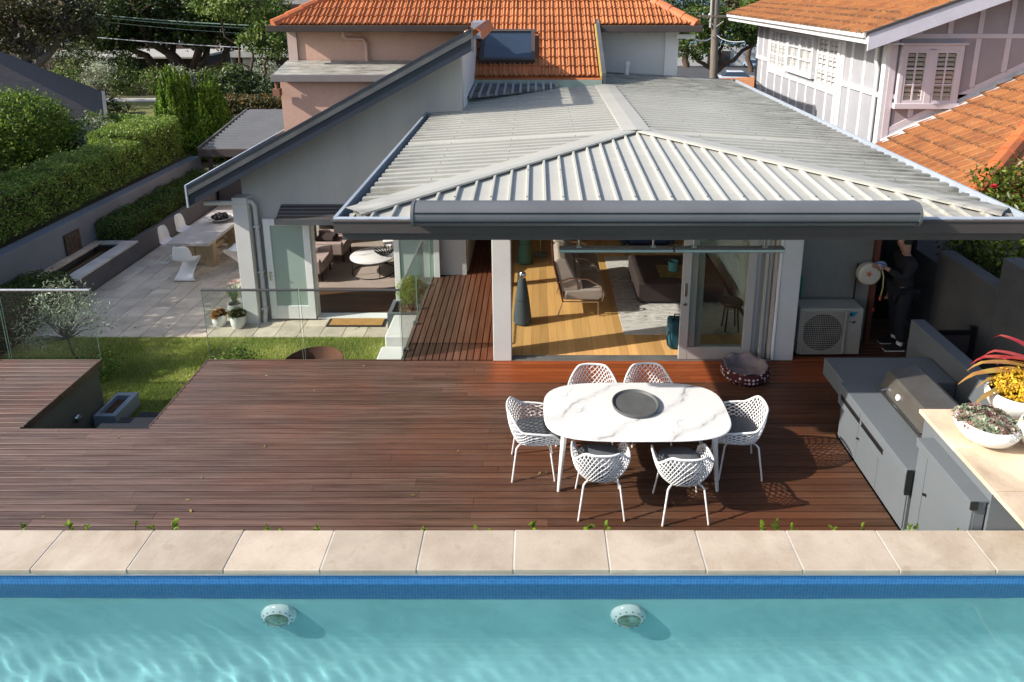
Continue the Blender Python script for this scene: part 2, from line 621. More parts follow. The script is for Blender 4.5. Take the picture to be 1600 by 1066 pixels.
def mosaic():
    b = NB('blue_glass_mosaic')
    br = b.n('ShaderNodeTexBrick')
    v = b.n('ShaderNodeMapping'); b.set(v.inputs[0], b.pos()); v.inputs['Rotation'].default_value = (rad(90), 0, 0)
    b.set(br.inputs['Vector'], v.outputs[0])
    br.offset = 0.0
    for k, val in (('Color1', (.020, .13, .38, 1)), ('Color2', (.030, .175, .46, 1)), ('Mortar', (.09, .26, .48, 1)), ('Scale', 1.0), ('Mortar Size', .0014), ('Brick Width', .026), ('Row Height', .026), ('Bias', 0.0)):
        br.inputs[k].default_value = val
    b.bump(b.math('SUBTRACT', 1.0, br.outputs['Fac']), .3, .003)
    return b.done(br.outputs[0], .22, 0, .5)


M['mosaic'] = mosaic()


def plaster():
    b = NB('teal_pool_plaster')
    col = b.mix(b.ramp(b.noise(1.6, 6, rough=.65), .36, .66), (.47, .77, .775), (.40, .67, .68))
    col = b.mix(b.math('MULTIPLY', b.ramp(b.noise(1.3, 7, rough=.72, dist=.8), .48, .68), .45), col, (.32, .54, .57))
    return b.done(col, .7, 0, .2)


M['plaster'] = plaster()

M['grass'] = leafmat('lawn_grass', (.34, .43, .095), (.46, .50, .15), 1.8, .35, (.62, .53, .26))
M['lawnsoil'] = mat('lawn_thatch', (.20, .24, .055), .95, c2=(.26, .235, .085), ns=3, bump=.5, bs=40)
M['hedge'] = leafmat('clipped_hedge_leaves', (.135, .235, .036), (.215, .315, .054), 1.6, .35, (.29, .34, .09))
M['darkhedge'] = leafmat('dark_box_leaves', (.050, .095, .013), (.085, .140, .020), 2.4, .25)
M['bush'] = leafmat('glossy_bush_leaves', (.075, .150, .017), (.155, .245, .032), 1.4, .35, (.22, .25, .05))
M['lime'] = leafmat('bright_cypress_leaves', (.110, .205, .014), (.190, .310, .030), 1.8, .35, (.24, .33, .06))
M['olive'] = leafmat('silver_olive_leaves', (.27, .32, .205), (.37, .41, .28), 4, .3, (.52, .55, .43))
M['treedark'] = leafmat('dark_tree_leaves', (.022, .045, .010), (.048, .080, .018), .35, .25, (.10, .135, .03))
M['treemid'] = leafmat('mid_green_tree_leaves', (.045, .085, .014), (.085, .130, .024), .4, .3, (.16, .19, .05))
M['treelight'] = leafmat('sunny_tree_leaves', (.095, .165, .028), (.16, .235, .048), .4, .35, (.24, .26, .09))
M['treeolive'] = leafmat('brownish_conifer_leaves', (.050, .058, .020), (.085, .080, .032), .5, .25, (.13, .10, .05))
M['shrubbrown'] = leafmat('bronze_shrub_leaves', (.045, .060, .018), (.095, .085, .030), 2.0, .25, (.26, .135, .035))
M['tuft'] = leafmat('young_hedge_leaves', (.24, .38, .035), (.31, .45, .055), 9, .4, (.46, .46, .12), .35)
M['camellia'] = leafmat('camellia_leaves', (.060, .095, .012), (.105, .140, .020), 2.5, .3, (.21, .20, .035), .35)

# ------------------------------------------------------------------ setting: ground, street, water far off
GZ = -.96


def ground_z(x, y):
    z = GZ
    if y > 24: z -= .075 * (y - 24)
    if x < -12.5 and y < 60:
        k = min(1, (-12.5 - x) / 1.0)
        base = .2 if y < 26 else .2 - .045 * (y - 26)
        z = z * (1 - k) + base * k
    return max(z, -45)


xs = sorted(set([-900, -400, -200, -120, -80] + list(range(-60, 61, 3)) + [-12.5, -13.5, 80, 120, 200, 400, 900]))
ys = sorted(set([-60, -20] + list(range(0, 100, 4)) + list(range(100, 340, 20)) + [400, 520, 620, 640]))
mb = MB()
mb.add([(x, y, ground_z(x, y)) for y in ys for x in xs],
       [[j * len(xs) + i, j * len(xs) + i + 1, (j + 1) * len(xs) + i + 1, (j + 1) * len(xs) + i] for j in range(len(ys) - 1) for i in range(len(xs) - 1)])
M['earth'] = mat('suburban_ground', (.085, .085, .040), .95, c2=(.06, .055, .032), ns=.3, bump=.4, bs=4)
props(mb.build('ground', M['earth']), 'sloping ground under the gardens and houses', kind='structure')
M['asphalt'] = mat('street_asphalt', (.075, .075, .078), .9, c2=(.055, .055, .058), ns=.4, bump=.3, bs=20)
mb = MB()
st = [(x, y) for y in range(44, 213, 8) for x in (14, 46)]
mb.add([(x, y, ground_z(x, y) + .05) for x, y in st], [[2 * i, 2 * i + 1, 2 * i + 3, 2 * i + 2] for i in range(len(st) // 2 - 1)])
props(mb.build('street', M['asphalt']), 'asphalt street running downhill between parked cars', kind='structure')
M['sea'] = mat('harbour_water', (.015, .075, .22), .25, c2=(.012, .06, .19), ns=.02)
mb = MB(); mb.add([(-4000, 520, -40), (4000, 520, -40), (4000, 5600, -40), (-4000, 5600, -40)], [[0, 1, 2, 3]])
props(mb.build('harbour', M['sea']), 'strip of blue harbour water far beyond the pole', kind='structure')

# ------------------------------------------------------------------ pool
PX0, PX1, WY = -9.0, 9.0, 4.545
mb = MB()
mb.box(PX0, WY, .43, PX1, WY + .10, .77)
mosaic_band = props(mb.build('mosaic_band', M['mosaic']), 'band of small blue mosaic tiles under the coping', kind='structure')
mb = MB()
mb.box(PX0, WY + .002, -.90, PX1, WY + .30, .43)
mb.box(PX0, -3.0, -.95, PX1, WY, -.90)
mb.box(PX0, -3.2, -.9, PX1, -3.0, .77); mb.box(PX0 - .2, -3, -.9, PX0, WY, .77); mb.box(PX1, -3, -.9, PX1 + .2, WY, .77)
mb.box(PX0, WY + .104, .43, PX1, WY + .30, .77)
cv = []
for i in range(21):
    a = i * math.pi / 40
    cv.append((WY - .8 + .8 * math.cos(a) + .0015, -.10 - .8 * math.sin(a)))
for (q0, q1) in zip(cv[:-1], cv[1:]):
    mb.add([(PX0, q0[0], q0[1]), (PX1, q0[0], q0[1]), (PX1, q1[0], q1[1]), (PX0, q1[0], q1[1])], [[0, 1, 2, 3]])
props(mb.build('pool_shell', M['plaster'], smooth=True), 'teal plastered inside of the swimming pool', kind='structure')
pool_coping = structure('pool_coping', 'row of pale sandstone slabs along the pool edge')
mb = MB(); mb.box(PX0, 4.526, .766, PX1, 4.925, .8235); mb.build('mortar_bed', M['sill'], pool_coping)
mb = MB()
mb.box(-.3795, 0, 0, .3795, .415, .042, .006)
slab0 = mb.build('coping_slab', M['coping'], pool_coping, local=True)
slab0.location = (-.1825, 4.52, .785)
for k in range(-9, 11):
    x = -.1825 + k * .765 + .3825
    if k == -9: slab0.location = (x, 4.52, .785); continue
    put(slab0.data, 'coping_slab', pool_coping, loc=(x, 4.52 + R.uniform(-.002, .002), .785 + R.uniform(-.0015, .0015)), rot=(0, 0, 0))

# ------------------------------------------------------------------ timber deck
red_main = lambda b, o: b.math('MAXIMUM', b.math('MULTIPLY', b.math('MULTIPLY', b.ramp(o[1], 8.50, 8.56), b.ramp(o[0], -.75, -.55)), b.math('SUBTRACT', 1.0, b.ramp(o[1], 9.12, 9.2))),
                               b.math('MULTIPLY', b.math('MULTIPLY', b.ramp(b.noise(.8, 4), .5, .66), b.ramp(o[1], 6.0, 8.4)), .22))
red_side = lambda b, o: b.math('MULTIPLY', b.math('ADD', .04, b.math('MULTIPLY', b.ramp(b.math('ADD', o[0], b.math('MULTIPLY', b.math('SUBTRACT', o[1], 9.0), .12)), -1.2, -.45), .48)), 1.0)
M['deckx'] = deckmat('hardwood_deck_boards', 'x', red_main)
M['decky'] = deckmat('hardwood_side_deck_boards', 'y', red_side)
M['dark'] = mat('dark_gap', (.010, .008, .007), .95)
deck = structure('deck', 'dark hardwood deck between pool and house')


def board_mesh(name, m):
    b = MB()
    w_, h = .0438, .022
    b.prism([(-w_, -h), (w_, -h), (w_, -.005), (w_ - .005, 0), (-w_ + .005, 0), (-w_, -.005)], 'x', -.5, .5)
    return b.build(name, m, deck, local=True)


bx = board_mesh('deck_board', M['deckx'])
first = [True]


def board(x0, x1, y):
    L = x1 - x0 - .003
    if first[0]:
        first[0] = False
        o = bx
        o.location = ((x0 + x1) / 2, y, 0)
    else:
        o = put(bx.data, 'deck_board', deck, loc=((x0 + x1) / 2, y, R.uniform(-.0012, .0012)))
    o.scale = (L, 1, 1)


def run(x0, x1, y):
    x = x0
    while x < x1 - .01:
        L = R.uniform(2.6, 5.4)
        if x1 - x - L < 1.2: L = x1 - x
        board(x, x + L, y)
        x += L


ny = 40
for k in range(ny):
    y = 9.05 - k * .1
    xr = 3.65 if y < 7.36 else 5.0
    if y > 7.55:
        run(-9.6, -6.40, y); run(-4.80, xr, y)
    else:
        run(-9.6, xr, y)
for k in range(30):
    board(3.76, 5.95, 9.15 + k * .1)
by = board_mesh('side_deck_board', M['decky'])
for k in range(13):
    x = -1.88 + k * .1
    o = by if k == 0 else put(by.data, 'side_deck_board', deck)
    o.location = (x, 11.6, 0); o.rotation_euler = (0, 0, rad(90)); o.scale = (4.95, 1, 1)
mb = MB()
for k in range(0, 14):                       # joists
    mb.box(-9.4 + k * 1.0, 5.05, -.16, -9.34 + k * 1.0, 7.45, -.03)
mb.box(-9.6, 5.0, -.2, 3.6, 5.05, -.03); mb.box(-9.6, 9.04, -.2, -6.43, 9.09, -.03); mb.box(-4.77, 9.04, -.2, 5, 9.09, -.03)
mb.box(-6.38, 7.50, -.16, -4.82, 7.53, -.025)
mb.build('joist', M['dark'], deck)
mb = MB()
mb.box(-6.40, 7.53, -.10, -6.375, 9.105, .004, .003); mb.box(-4.825, 7.53, -.10, -4.80, 9.105, .004, .003)
mb.box(-9.6, 9.105, -.10, -6.375, 9.13, .003, .003); mb.box(-4.825, 9.105, -.10, -1.94, 9.13, .003, .003)
mb.box(-1.955, 9.135, -.10, -1.935, 14.1, .003, .003)
mb.build('edge_trim', M['deckx'], deck)
mb = MB()
M['deckwall'] = mat('olive_grey_render', (.15, .15, .115), .85, c2=(.12, .12, .095), ns=1.2, bump=.15, bs=120)
mb.box(-9.6, 7.56, GZ, -6.42, 9.08, -.11); mb.box(-9.6, 7.0, GZ, -6.42, 7.55, -.17)
mb.box(-4.78, 7.4, GZ, -4.70, 9.0, -.11); mb.box(-4.78, 9.0, GZ, -1.97, 9.08, -.11); mb.box(-2.03, 9.08, GZ, -1.97, 14.0, -.11)
mb.box(-9.6, 4.95, GZ, 3.6, 5.02, -.03)
mb.build('base_wall', M['deckwall'], deck)
# stair in the gap of the deck
M['stairdark'] = mat('navy_painted_step', (.012, .014, .020), .7)
stair = structure('garden_stair', 'dark timber stair down to the lawn in the gap of the deck')
for i in range(3):
    xl = -5.78
    mb = MB(); mb.box(xl, 7.62 + i * .42, -.36 - i * .20, -4.80, 8.06 + i * .42, -.32 - i * .20, .004)
    mb.build('stair_tread', M['stairdark'], stair)
    mb = MB(); mb.box(xl, 7.66 + i * .42, GZ, -4.80, 7.69 + i * .42, -.36 - i * .20)
    mb.build('stair_riser', M['dark'], stair)

# ------------------------------------------------------------------ lawn and patio
mb = MB(); mb.box(-9.3, 8.7, GZ - .02, -2.0, 11.46, -.915)
props(mb.build('lawn', M['lawnsoil']), 'small rectangular lawn below the deck', kind='structure')


def grass_blades(n, x0, x1, y0, y1, z):
    P = np.stack([x0 + NP.rand(n) * (x1 - x0), y0 + NP.rand(n) * (y1 - y0), np.full(n, z)], 1)
    a = NP.rand(n) * 2 * np.pi
    h = .030 + .035 * NP.rand(n); wd = .0035 + .003 * NP.rand(n)
    dx, dy = np.cos(a), np.sin(a)
    lean = (NP.rand(n) * .9)[:, None]
    A = P + np.stack([dx * wd, dy * wd, 0 * h], 1)
    Bq = P - np.stack([dx * wd, dy * wd, 0 * h], 1)
    b2 = NP.rand(n) * 2 * np.pi
    C = P + np.stack([np.cos(b2), np.sin(b2), 0 * h], 1) * lean * h[:, None] + np.stack([0 * h, 0 * h, h], 1)
    V = np.stack([A, Bq, C], 1).reshape(-1, 3)
    F = np.arange(3 * n).reshape(-1, 3)
    lr = np.clip(NP.rand(n) * .8 + .25 * (np.sin(P[:, 0] * 3.1) * np.cos(P[:, 1] * 4.3)), 0, 1)
    return from_np('grass', V, F, M['grass'], fattr=lr)


g = grass_blades(120000, -9.2, -2.05, 8.75, 11.45, -.915)
props(g, 'short green grass of the little lawn below the deck', 'grass', kind='stuff')

patio = structure('patio', 'paved patio beside the gabled wing')
mb = MB(); mb.box(-9.32, 11.46, GZ - .03, -5.40, 19.6, -.925); mb.box(-5.40, 11.46, GZ - .03, -1.98, 12.4, -.925)
mb.build('mortar_bed', M['sill'], patio)
mb = MB(); mb.box(-.2015, -.2015, -.03, .2015, .2015, 0, .004)
pv = mb.build('paver', M['paver'], patio, local=True)
firstp = True
for j in range(20):
    for i in range(18):
        x, y = -9.10 + i * .41, 11.67 + j * .41
        if y > 12.2 and x > -5.5: continue
        o = pv if firstp else put(pv.data, 'paver', patio)
        firstp = False
        o.location = (x, y, -.90 + R.uniform(-.002, .002))
# ------------------------------------------------------------------ the house
house = thing('house', 'house with pale ribbed metal roof, grey gabled wing and orange tiled main roof', 'house', (0, 9.1, 0))
EX0, EX1, EY0, EYB = -1.89, 4.75, 6.40, 14.35        # extension roof outline
RXC, RZ0, RZ1 = 1.43, 3.075, 3.275
HIPY = EY0 + (RXC - EX0)


def slope_z(d): return RZ0 + (RZ1 - RZ0) * d / (RXC - EX0)


metal_roof = link(bpy.data.objects.new('metal_roof', None)); metal_roof.parent = house; ORG[metal_roof.name] = ORG['house']


def ribs(a, b, pitch, h, wt, wb, ph=0.0):
    """profile stations (t, height) of trapezoid ribs between a and b"""
    out = []
    k = math.ceil((a - ph) / pitch)
    t = ph + k * pitch
    out.append((a, 0))
    while t < b + 1e-6:
        for d, hh in ((-wb, 0), (-wt, h), (wt, h), (wb, 0)):
            q = t + d
            if a < q < b: out.append((q, hh))
        t += pitch
    out.append((b, 0))
    return out


def roof_sheet(a, b, side):
    """one sheet of ribbed steel on the left / right slope between y=a and y=b"""
    st = ribs(a, b, .19, .050, .036, .039, ph=6.47)
    vs, fs = [], []
    n = len(st)
    for (y, h) in st:
        d_hip = max(0.0, HIPY - y)
        xe = EX0 + .045 if side < 0 else EX1 - .045
        xr = RXC - d_hip if side < 0 else RXC + d_hip
        if side < 0: xr = max(xr, xe + .02)
        else: xr = min(xr, xe - .02)
        for t in (0, .5, 1):
            x = xe + (xr - xe) * t
            d = (x - EX0) if side < 0 else (EX1 - x)
            vs.append((x, y, slope_z(d) + h))
    for i in range(n - 1):
        for j in (0, 1):
            fs.append([i * 3 + j, i * 3 + j + 1, (i + 1) * 3 + j + 1, (i + 1) * 3 + j])
    MB().add(vs, fs).build('roof_sheet', M['roofmetal'], metal_roof)


y = EY0 + .05
while y < 16.8:
    b_ = min(y + .81, 16.8)
    if y < EYB:
        roof_sheet(y, min(b_, EYB), -1)
    roof_sheet(y, b_, 1)
    y = b_
x = EX0 + .12
while x < EX1 - .1:
    b_ = min(x + .764, EX1 - .1)
    st = ribs(x, b_, .191, .034, .012, .020, ph=RXC)
    vs, fs = [], []
    for (xx, h) in st:
        ye = HIPY - abs(xx - RXC)
        ye = max(ye, EY0 + .04)
        for t in (0, .5, 1):
            yy = EY0 + .03 + (ye - EY0 - .03) * t
            vs.append((xx, yy, slope_z(yy - EY0) + h + .002))
    for i in range(len(st) - 1):
        for j in (0, 1):
            fs.append([i * 3 + j, i * 3 + j + 1, (i + 1) * 3 + j + 1, (i + 1) * 3 + j])
    MB().add(vs, fs).build('roof_sheet', M['roofmetal'], metal_roof)
    x = b_


def capstrip(p, q, wd, lift, wr, name='ridge_cap'):
    """folded flashing along p-q, falling both sides"""
    p, q = Vector(p), Vector(q)
    t = (q - p).normalized(); s = Vector((-t.y, t.x, 0)).normalized()
    n = 8
    vs = []
    for i in range(n + 1):
        c = p.lerp(q, i / n) + Vector((0, 0, lift))
        for k, dz in ((wd, -.034), (wd * .98, -.014), (0, .0), (-wr * .97, -.012), (-wr, -.034)):
            vs.append(c + s * k + Vector((0, 0, dz)))
    fs = [[i * 5 + k, i * 5 + k + 1, (i + 1) * 5 + k + 1, (i + 1) * 5 + k] for i in range(n) for k in range(4)]
    MB().add(vs, fs).build(name, M['roofmetal'], metal_roof)


capstrip((EX0 + .12, EY0 + .12, RZ0 + .008), (RXC, HIPY, RZ1), .25, .058, .06)
capstrip((RXC, HIPY, RZ1), (EX1 - .12, EY0 + .12, RZ0 + .008), .25, .058, .06)
capstrip((RXC, HIPY - .10, RZ1), (RXC, EYB, RZ1), .21, .062, .21)
# roof screws in rows on the rib crests
mb = MB()
def screw(x, y, z): mb.add([(x + .011 * math.cos(a), y + .011 * math.sin(a), z) for a in [k * 1.0472 for k in range(6)]] + [(x, y, z + .009)], [[k, (k + 1) % 6, 6] for k in range(6)])
for row in (-1.2, -.35, .55, 2.3, 3.2, 4.1):
    for k in range(0, 54, 2):
        y = 6.47 + k * .19
        d = max(0, HIPY - y) + .35
        if (row < RXC and (row > RXC - d or y > EYB - .2)) or (row > RXC and row < RXC + d): continue
        if row < RXC: screw(row, y + R.uniform(-.01, .01), slope_z(row - EX0) + .05)
        else: screw(row, y + R.uniform(-.01, .01), slope_z(EX1 - row) + .05)
for row in (7.0, 7.9, 8.8):
    for k in range(-16, 17, 2):
        x = RXC + k * .191
        if HIPY - abs(x - RXC) > row + .25: screw(x, row, slope_z(row - EY0) + .038)
o_ = mb.build('roof_screw', M['darkmetal'], metal_roof); o_['kind'] = 'stuff'
# gutters and fascia
M['gutterpale'] = mat('pale_blue_grey_gutter', (.42, .47, .53), .35, c2=(.36, .41, .47), ns=2, fine=.05)
M['gutterleft'] = mat('galvanised_left_gutter', (.30, .35, .40), .4, c2=(.24, .28, .33), ns=2, fine=.06)


def gutter_y(x, y0, y1, s, m):
    mb = MB()
    mb.box(x, y0, 2.99, x + s * .012, y1, 3.125)
    mb.box(x, y0, 2.985, x - s * .11, y1, 2.997)
    mb.box(x - s * .008, y0, 3.112, x + s * .028, y1, 3.128)
    mb.build('gutter', m, house)


gutter_y(EX0 - .06, EY0 - .02, 12.2, -1, M['gutterleft'])
gutter_y(EX1 + .06, EY0 - .02, 16.9, 1, M['gutterpale'])
mb = MB()
mb.box(EX0 - .07, EY0 - .075, 2.985, EX1 + .07, EY0 - .06, 3.11)
mb.box(EX0 - .09, EY0 - .085, 3.098, EX1 + .09, EY0 - .05, 3.118, .004)
mb.box(EX0 - .06, EY0 - .06, 2.98, EX1 + .06, EY0 + .03, 2.99)
mb.build('front_gutter', M['darkmetal'], house)
mb = MB(); mb.box(EX0 - .072, EY0 - .052, 3.119, EX1 + .072, EY0 + .01, 3.126); mb.build('gutter_lip', M['gutterpale'], house)
mb = MB(); mb.box(EX0 - .01, EY0 - .018, 2.895, EX1 + .01, EY0 + .015, 2.978, .003)
mb.box(EX0 - .02, EY0 + .02, 2.895, EX0 + .01, 12.18, 2.98); mb.box(EX1 - .01, EY0 + .02, 2.895, EX1 + .02, 16.8, 2.98)
mb.build('fascia_board', M['darkmetal'], house)
mb = MB(); mb.box(EX0 + .02, EY0 + .03, 2.90, EX1 - .02, 9.1, 2.92); mb.box(EX0 + .02, 9.105, 2.90, -.63, 12.15, 2.92); mb.box(3.80, 9.105, 2.90, EX1 - .02, 16, 2.92)
mb.build('soffit', M['white'], house)
for (xa, xb) in ((-.93, -.87), (-.57, -.51), (3.33, 3.39), (3.63, 3.69)):
    MB().box(xa, 6.42, 3.13, xb, 6.56, 3.19, .004).build('awning_bracket', M['black'], house)

# extension: posts, walls, ceiling, floor
mb = MB(); mb.box(-.625, 9.08, .003, -.36, 9.33, 2.885, .006); mb.build('post', M['postwhite'], house)
mb = MB(); mb.box(3.46, 9.09, .003, 3.745, 9.30, 2.885, .006); mb.build('post', M['postwhite'], house)
mb = MB(); mb.box(-.64, 15.6, .0, 3.72, 15.8, 2.9); mb.build('back_wall', M['white'], house)
mb = MB(); mb.box(3.56, 9.31, .0, 3.72, 15.59, 2.9); mb.build('side_wall', M['white'], house)
mb = MB(); mb.box(-.62, 9.12, 2.895, 3.72, 15.6, 2.93); mb.build('ceiling', M['white'], house)
mb = MB(); mb.box(-.35, 9.12, 2.45, 3.45, 9.30, 2.885); mb.build('door_header', M['white'], house)
floor = MB().box(-.60, 9.12, -.05, 3.58, 15.6, -.018).build('floor', M['dark'], house)
b = NB('blond_floor_boards')
g_ = b.noise(2.5, 6, (11, .4, 1), rough=.62)
colr = b.mix(b.ramp(g_, .3, .7), (.68, .405, .155), (.57, .315, .11))
b.set(b.b.inputs['Base Color'], b.val(colr, b.math('ADD', b.math('MULTIPLY', b.rnd(), .42), .74)))
M['floorboard'] = b.done(None, b.math('ADD', b.math('MULTIPLY', g_, .12), .24), 0, .45)
fb = MB().box(-.0655, -.5, -.017, .0655, .5, 0, .0015).build('floor_board', M['floorboard'], floor, local=True)
f0 = True
for i in range(30):
    x = -.54 + i * .133
    y = 9.23
    while y < 15.5:
        L = min(R.uniform(1.8, 4.2), 15.55 - y)
        o = fb if f0 else put(fb.data, 'floor_board', floor)
        f0 = False
        o.location = (x, y + L / 2 - 9.1, R.uniform(-.0006, .0004)); o.scale = (1, L - .002, 1)
        y += L
M['track'] = mat('aluminium_door_track', (.33, .33, .31), .4, .6, c2=(.26, .26, .25), ns=3)
mb = MB()
mb.box(-.36, 9.085, -.012, 3.45, 9.225, .006)
for yy in (9.10, 9.14, 9.18, 9.215): mb.box(-.36, yy, .006, 3.45, yy + .006, .018)
mb.build('door_track', M['track'], house)


def framed(name, mframe, x0, x1, z0, z1, y, st, bot, top, th, mglass, mid=None, parent=house):
    """a glazed leaf in a wall facing -y: frame mesh with the pane as its child"""
    mb = MB()
    mb.box(x0, y, z0, x0 + st, y + th, z1, .004); mb.box(x1 - st, y, z0, x1, y + th, z1, .004)
    mb.box(x0 + st, y + .001, z0, x1 - st, y + th - .001, z0 + bot, .004); mb.box(x0 + st, y + .001, z1 - top, x1 - st, y + th - .001, z1, .004)
    fr = mb.build(name, mframe, parent)
    MB().box(x0 + st - .004, y + th * .45, z0 + bot - .004, x1 - st + .004, y + th * .45 + .006, z1 - top + .004).build('pane', mglass, fr)
    return fr


M['doorgrey'] = mat('warm_grey_door_paint', (.44, .42, .385), .5, c2=(.40, .38, .35), fine=.03)
for k in range(3):
    fr = framed('sliding_door', M['doorgrey'], 2.07 + k * .105, 3.115 + k * .075, .02, 2.44, 9.095 + k * .042, .125, .19, .14, .036, M['pane'])
    if k == 0:
        MB().box(2.105, 9.085, 1.02, 2.150, 9.094, 1.22, .004).build('handle', M['steel'], fr)
        mb = MB(); mb.M = Tm((2.128, 9.090, .90), rx=rad(90)); mb.lathe([(.026, -.006), (.026, .004), (.02, .007), (0, .007)], 14); mb.build('lock', M['steel'], fr)
mb = MB()
for i, xx in enumerate((3.24, 3.30, 3.37)):
    mb.box(xx, 9.11 + .03 * (i % 2), .02, xx + .045, 9.20, 2.44, .004)
mb.build('door_jamb', M['doorgrey'], house)
mb = MB(); mb.box(3.425, 9.075, .02, 3.455, 9.22, 2.44, .004); mb.build('door_jamb', M['white'], house)

# west glazing of the extension (fixed panes in timber stiles)
M['stile'] = mat('red_brown_timber_stile', (.12, .05, .028), .5, c2=(.09, .038, .022), ns=3, stretch=(6, 6, .6))
ys_ = [9.34, 11.72, 14.05, 15.55]
for a_, c_ in zip(ys_[:-1], ys_[1:]):
    mb = MB()
    mb.box(-.60, a_, .02, -.545, a_ + .085, 2.45, .003); mb.box(-.60, c_ - .085, .02, -.545, c_, 2.45, .003)
    mb.box(-.598, a_ + .085, .02, -.547, c_ - .085, .09); mb.box(-.598, a_ + .085, 2.37, -.547, c_ - .085, 2.45)
    fr = mb.build('side_window', M['stile'], house)
    MB().box(-.576, a_ + .08, .085, -.570, c_ - .08, 2.375).build('pane', M['pane'], fr)
mb = MB(); mb.box(-.62, 9.34, 2.455, -.53, 15.6, 2.89); mb.build('window_header', M['white'], house)
# wainscot inside right, seen through the sliding door
mb = MB()
mb.box(3.50, 9.6, .0, 3.555, 15.55, 1.15)
for k in range(60): mb.box(3.493, 9.62 + k * .1, .02, 3.5, 9.70 + k * .1, 1.1)
mb.build('wainscot', M['white'], house)

# recess with the outdoor unit, right of the glass doors
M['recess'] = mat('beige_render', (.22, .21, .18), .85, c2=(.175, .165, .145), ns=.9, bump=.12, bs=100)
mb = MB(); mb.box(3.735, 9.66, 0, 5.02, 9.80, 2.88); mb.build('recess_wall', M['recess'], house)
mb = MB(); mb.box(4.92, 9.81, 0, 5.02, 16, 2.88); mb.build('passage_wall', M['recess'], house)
M['redpost'] = mat('dark_red_timber', (.16, .05, .028), .6, c2=(.10, .034, .02), ns=2, stretch=(6, 6, .5))
mb = MB(); mb.box(5.025, 9.60, 0, 5.10, 9.69, 2.88, .004); mb.build('gate_post', M['redpost'], house)

sgd = thing('passage_shade_panel', 'tall black panel added for the deep shade of the side passage behind the standing person', 'gate', (5.5, 10.4, 0))  # black panel added to give the passage its deep shade
MB().box(5.11, 10.35, .03, 6.04, 10.39, 2.45).build('panel', M['black'], sgd)
for x in (5.11, 5.56, 6.0): MB().box(x, 10.33, .02, x + .05, 10.349, 2.47).build('stile', M['black'], sgd)
MB().box(4.97, 8.9, 2.18, 6.0, 13.0, 2.22).build('added_shade_roof', M['darkmetal'], house)  # hidden roof added only to darken the passage and the person
# ---- gabled wing on the left
WYF = 12.2
def gz(x): return 1.58 + (x + 6.07) * .5402           # underside line of the wing roof
mb = MB()
ap = -1.32
mb.prism([(-5.42, GZ), (-4.26, GZ), (-4.26, 1.17), (-2.62, 1.17), (-2.62, GZ), (-1.99, GZ), (-1.99, .0), (ap, .0), (ap, gz(ap)), (-5.42, gz(-5.42))], 'y', WYF, WYF + .18)
mb.build('gable_wall', M['wingwall'], house)
mb = MB(); mb.prism([(WYF + .185, 0), (15.2, 0), (15.2, 4.46), (WYF + .185, 4.46)], 'x', ap - .0, ap + .012); mb.box(ap - .16, WYF + .185, 0, ap - .003, 15.2, gz(ap) - .05); mb.build('wing_side_wall', M['white'], house)
mb = MB(); mb.box(-5.52, 11.96, GZ, -5.25, WYF - .003, 1.60, .006); mb.build('pillar', M['postwhite'], house)
mb = MB()
mb.box(-5.42, 15.9, GZ, -5.28, 19.0, 1.85); mb.box(-5.42, WYF + .185, GZ, -5.28, 12.9, 1.85); mb.box(-5.42, 12.9, 1.4, -5.28, 15.9, 1.85); mb.box(-5.40, 14.22, GZ, -5.30, 14.38, 1.4)
mb.build('wing_west_wall', M['wingwall'], house)
mb = MB(); mb.box(-5.28, 19.0, GZ, ap, 19.12, 1.85); mb.build('wing_back_wall', M['white'], house)
mb = MB(); mb.box(-2.05, WYF + .185, -.88, -1.97, 19.0, 1.85); mb.build('wing_inner_wall', M['white'], house)
mb = MB(); mb.box(-5.27, WYF + .19, 1.62, -2.06, 18.99, 1.66); mb.build('wing_ceiling', M['white'], house)
# wing roof: charcoal barge in front of the wall, roof sheet behind it
M['navymetal'] = mat('navy_charcoal_metal', (.030, .038, .056), .42, c2=(.024, .031, .046), ns=1.5, fine=.04)
M['bargetop'] = mat('worn_grey_capping', (.105, .110, .115), .5, c2=(.07, .075, .082), ns=2.5, bump=.05)
BY = 11.60
def barge(z_lo, z_hi, y0, y1, name, m, x0=-6.10, x1=-1.08):
    mb = MB()
    a0, a1 = 1.94 + (x0 + 6.07) * .5402, 1.94 + (x1 + 6.07) * .5402
    mb.prism([(x0, a0 + z_lo), (x1, a1 + z_lo), (x1, a1 + z_hi), (x0, a0 + z_hi)], 'y', y0, y1)
    return mb.build(name, m, house)
barge(-.37, -.165, BY, BY + .03, 'barge_board', M['navymetal'])
barge(-.162, -.035, BY - .025, BY + .012, 'barge_capping', M['bargetop'])
barge(-.034, 0.0, BY - .035, BY + .16, 'barge_flashing', M['navymetal'])
barge(-.06, -.036, BY + .035, 19.1, 'wing_roof_sheet', M['darkmetal'], x1=-1.33)
barge(-.37, -.35, BY + .032, WYF, 'barge_soffit', M['darkmetal'])
mb = MB(); mb.prism([(-6.135, 1.54), (-6.105, 1.54), (-6.105, 1.95), (-6.135, 1.95)], 'y', BY - .03, 19.1); mb.build('wing_gutter', M['gutterpale'], house)
mb = MB(); mb.prism([(BY - .03, 4.26), (BY + .04, 4.26), (BY + .04, 4.65), (BY - .03, 4.65)], 'x', -1.078, -1.05)
mb.build('barge_end', M['bargetop'], house)
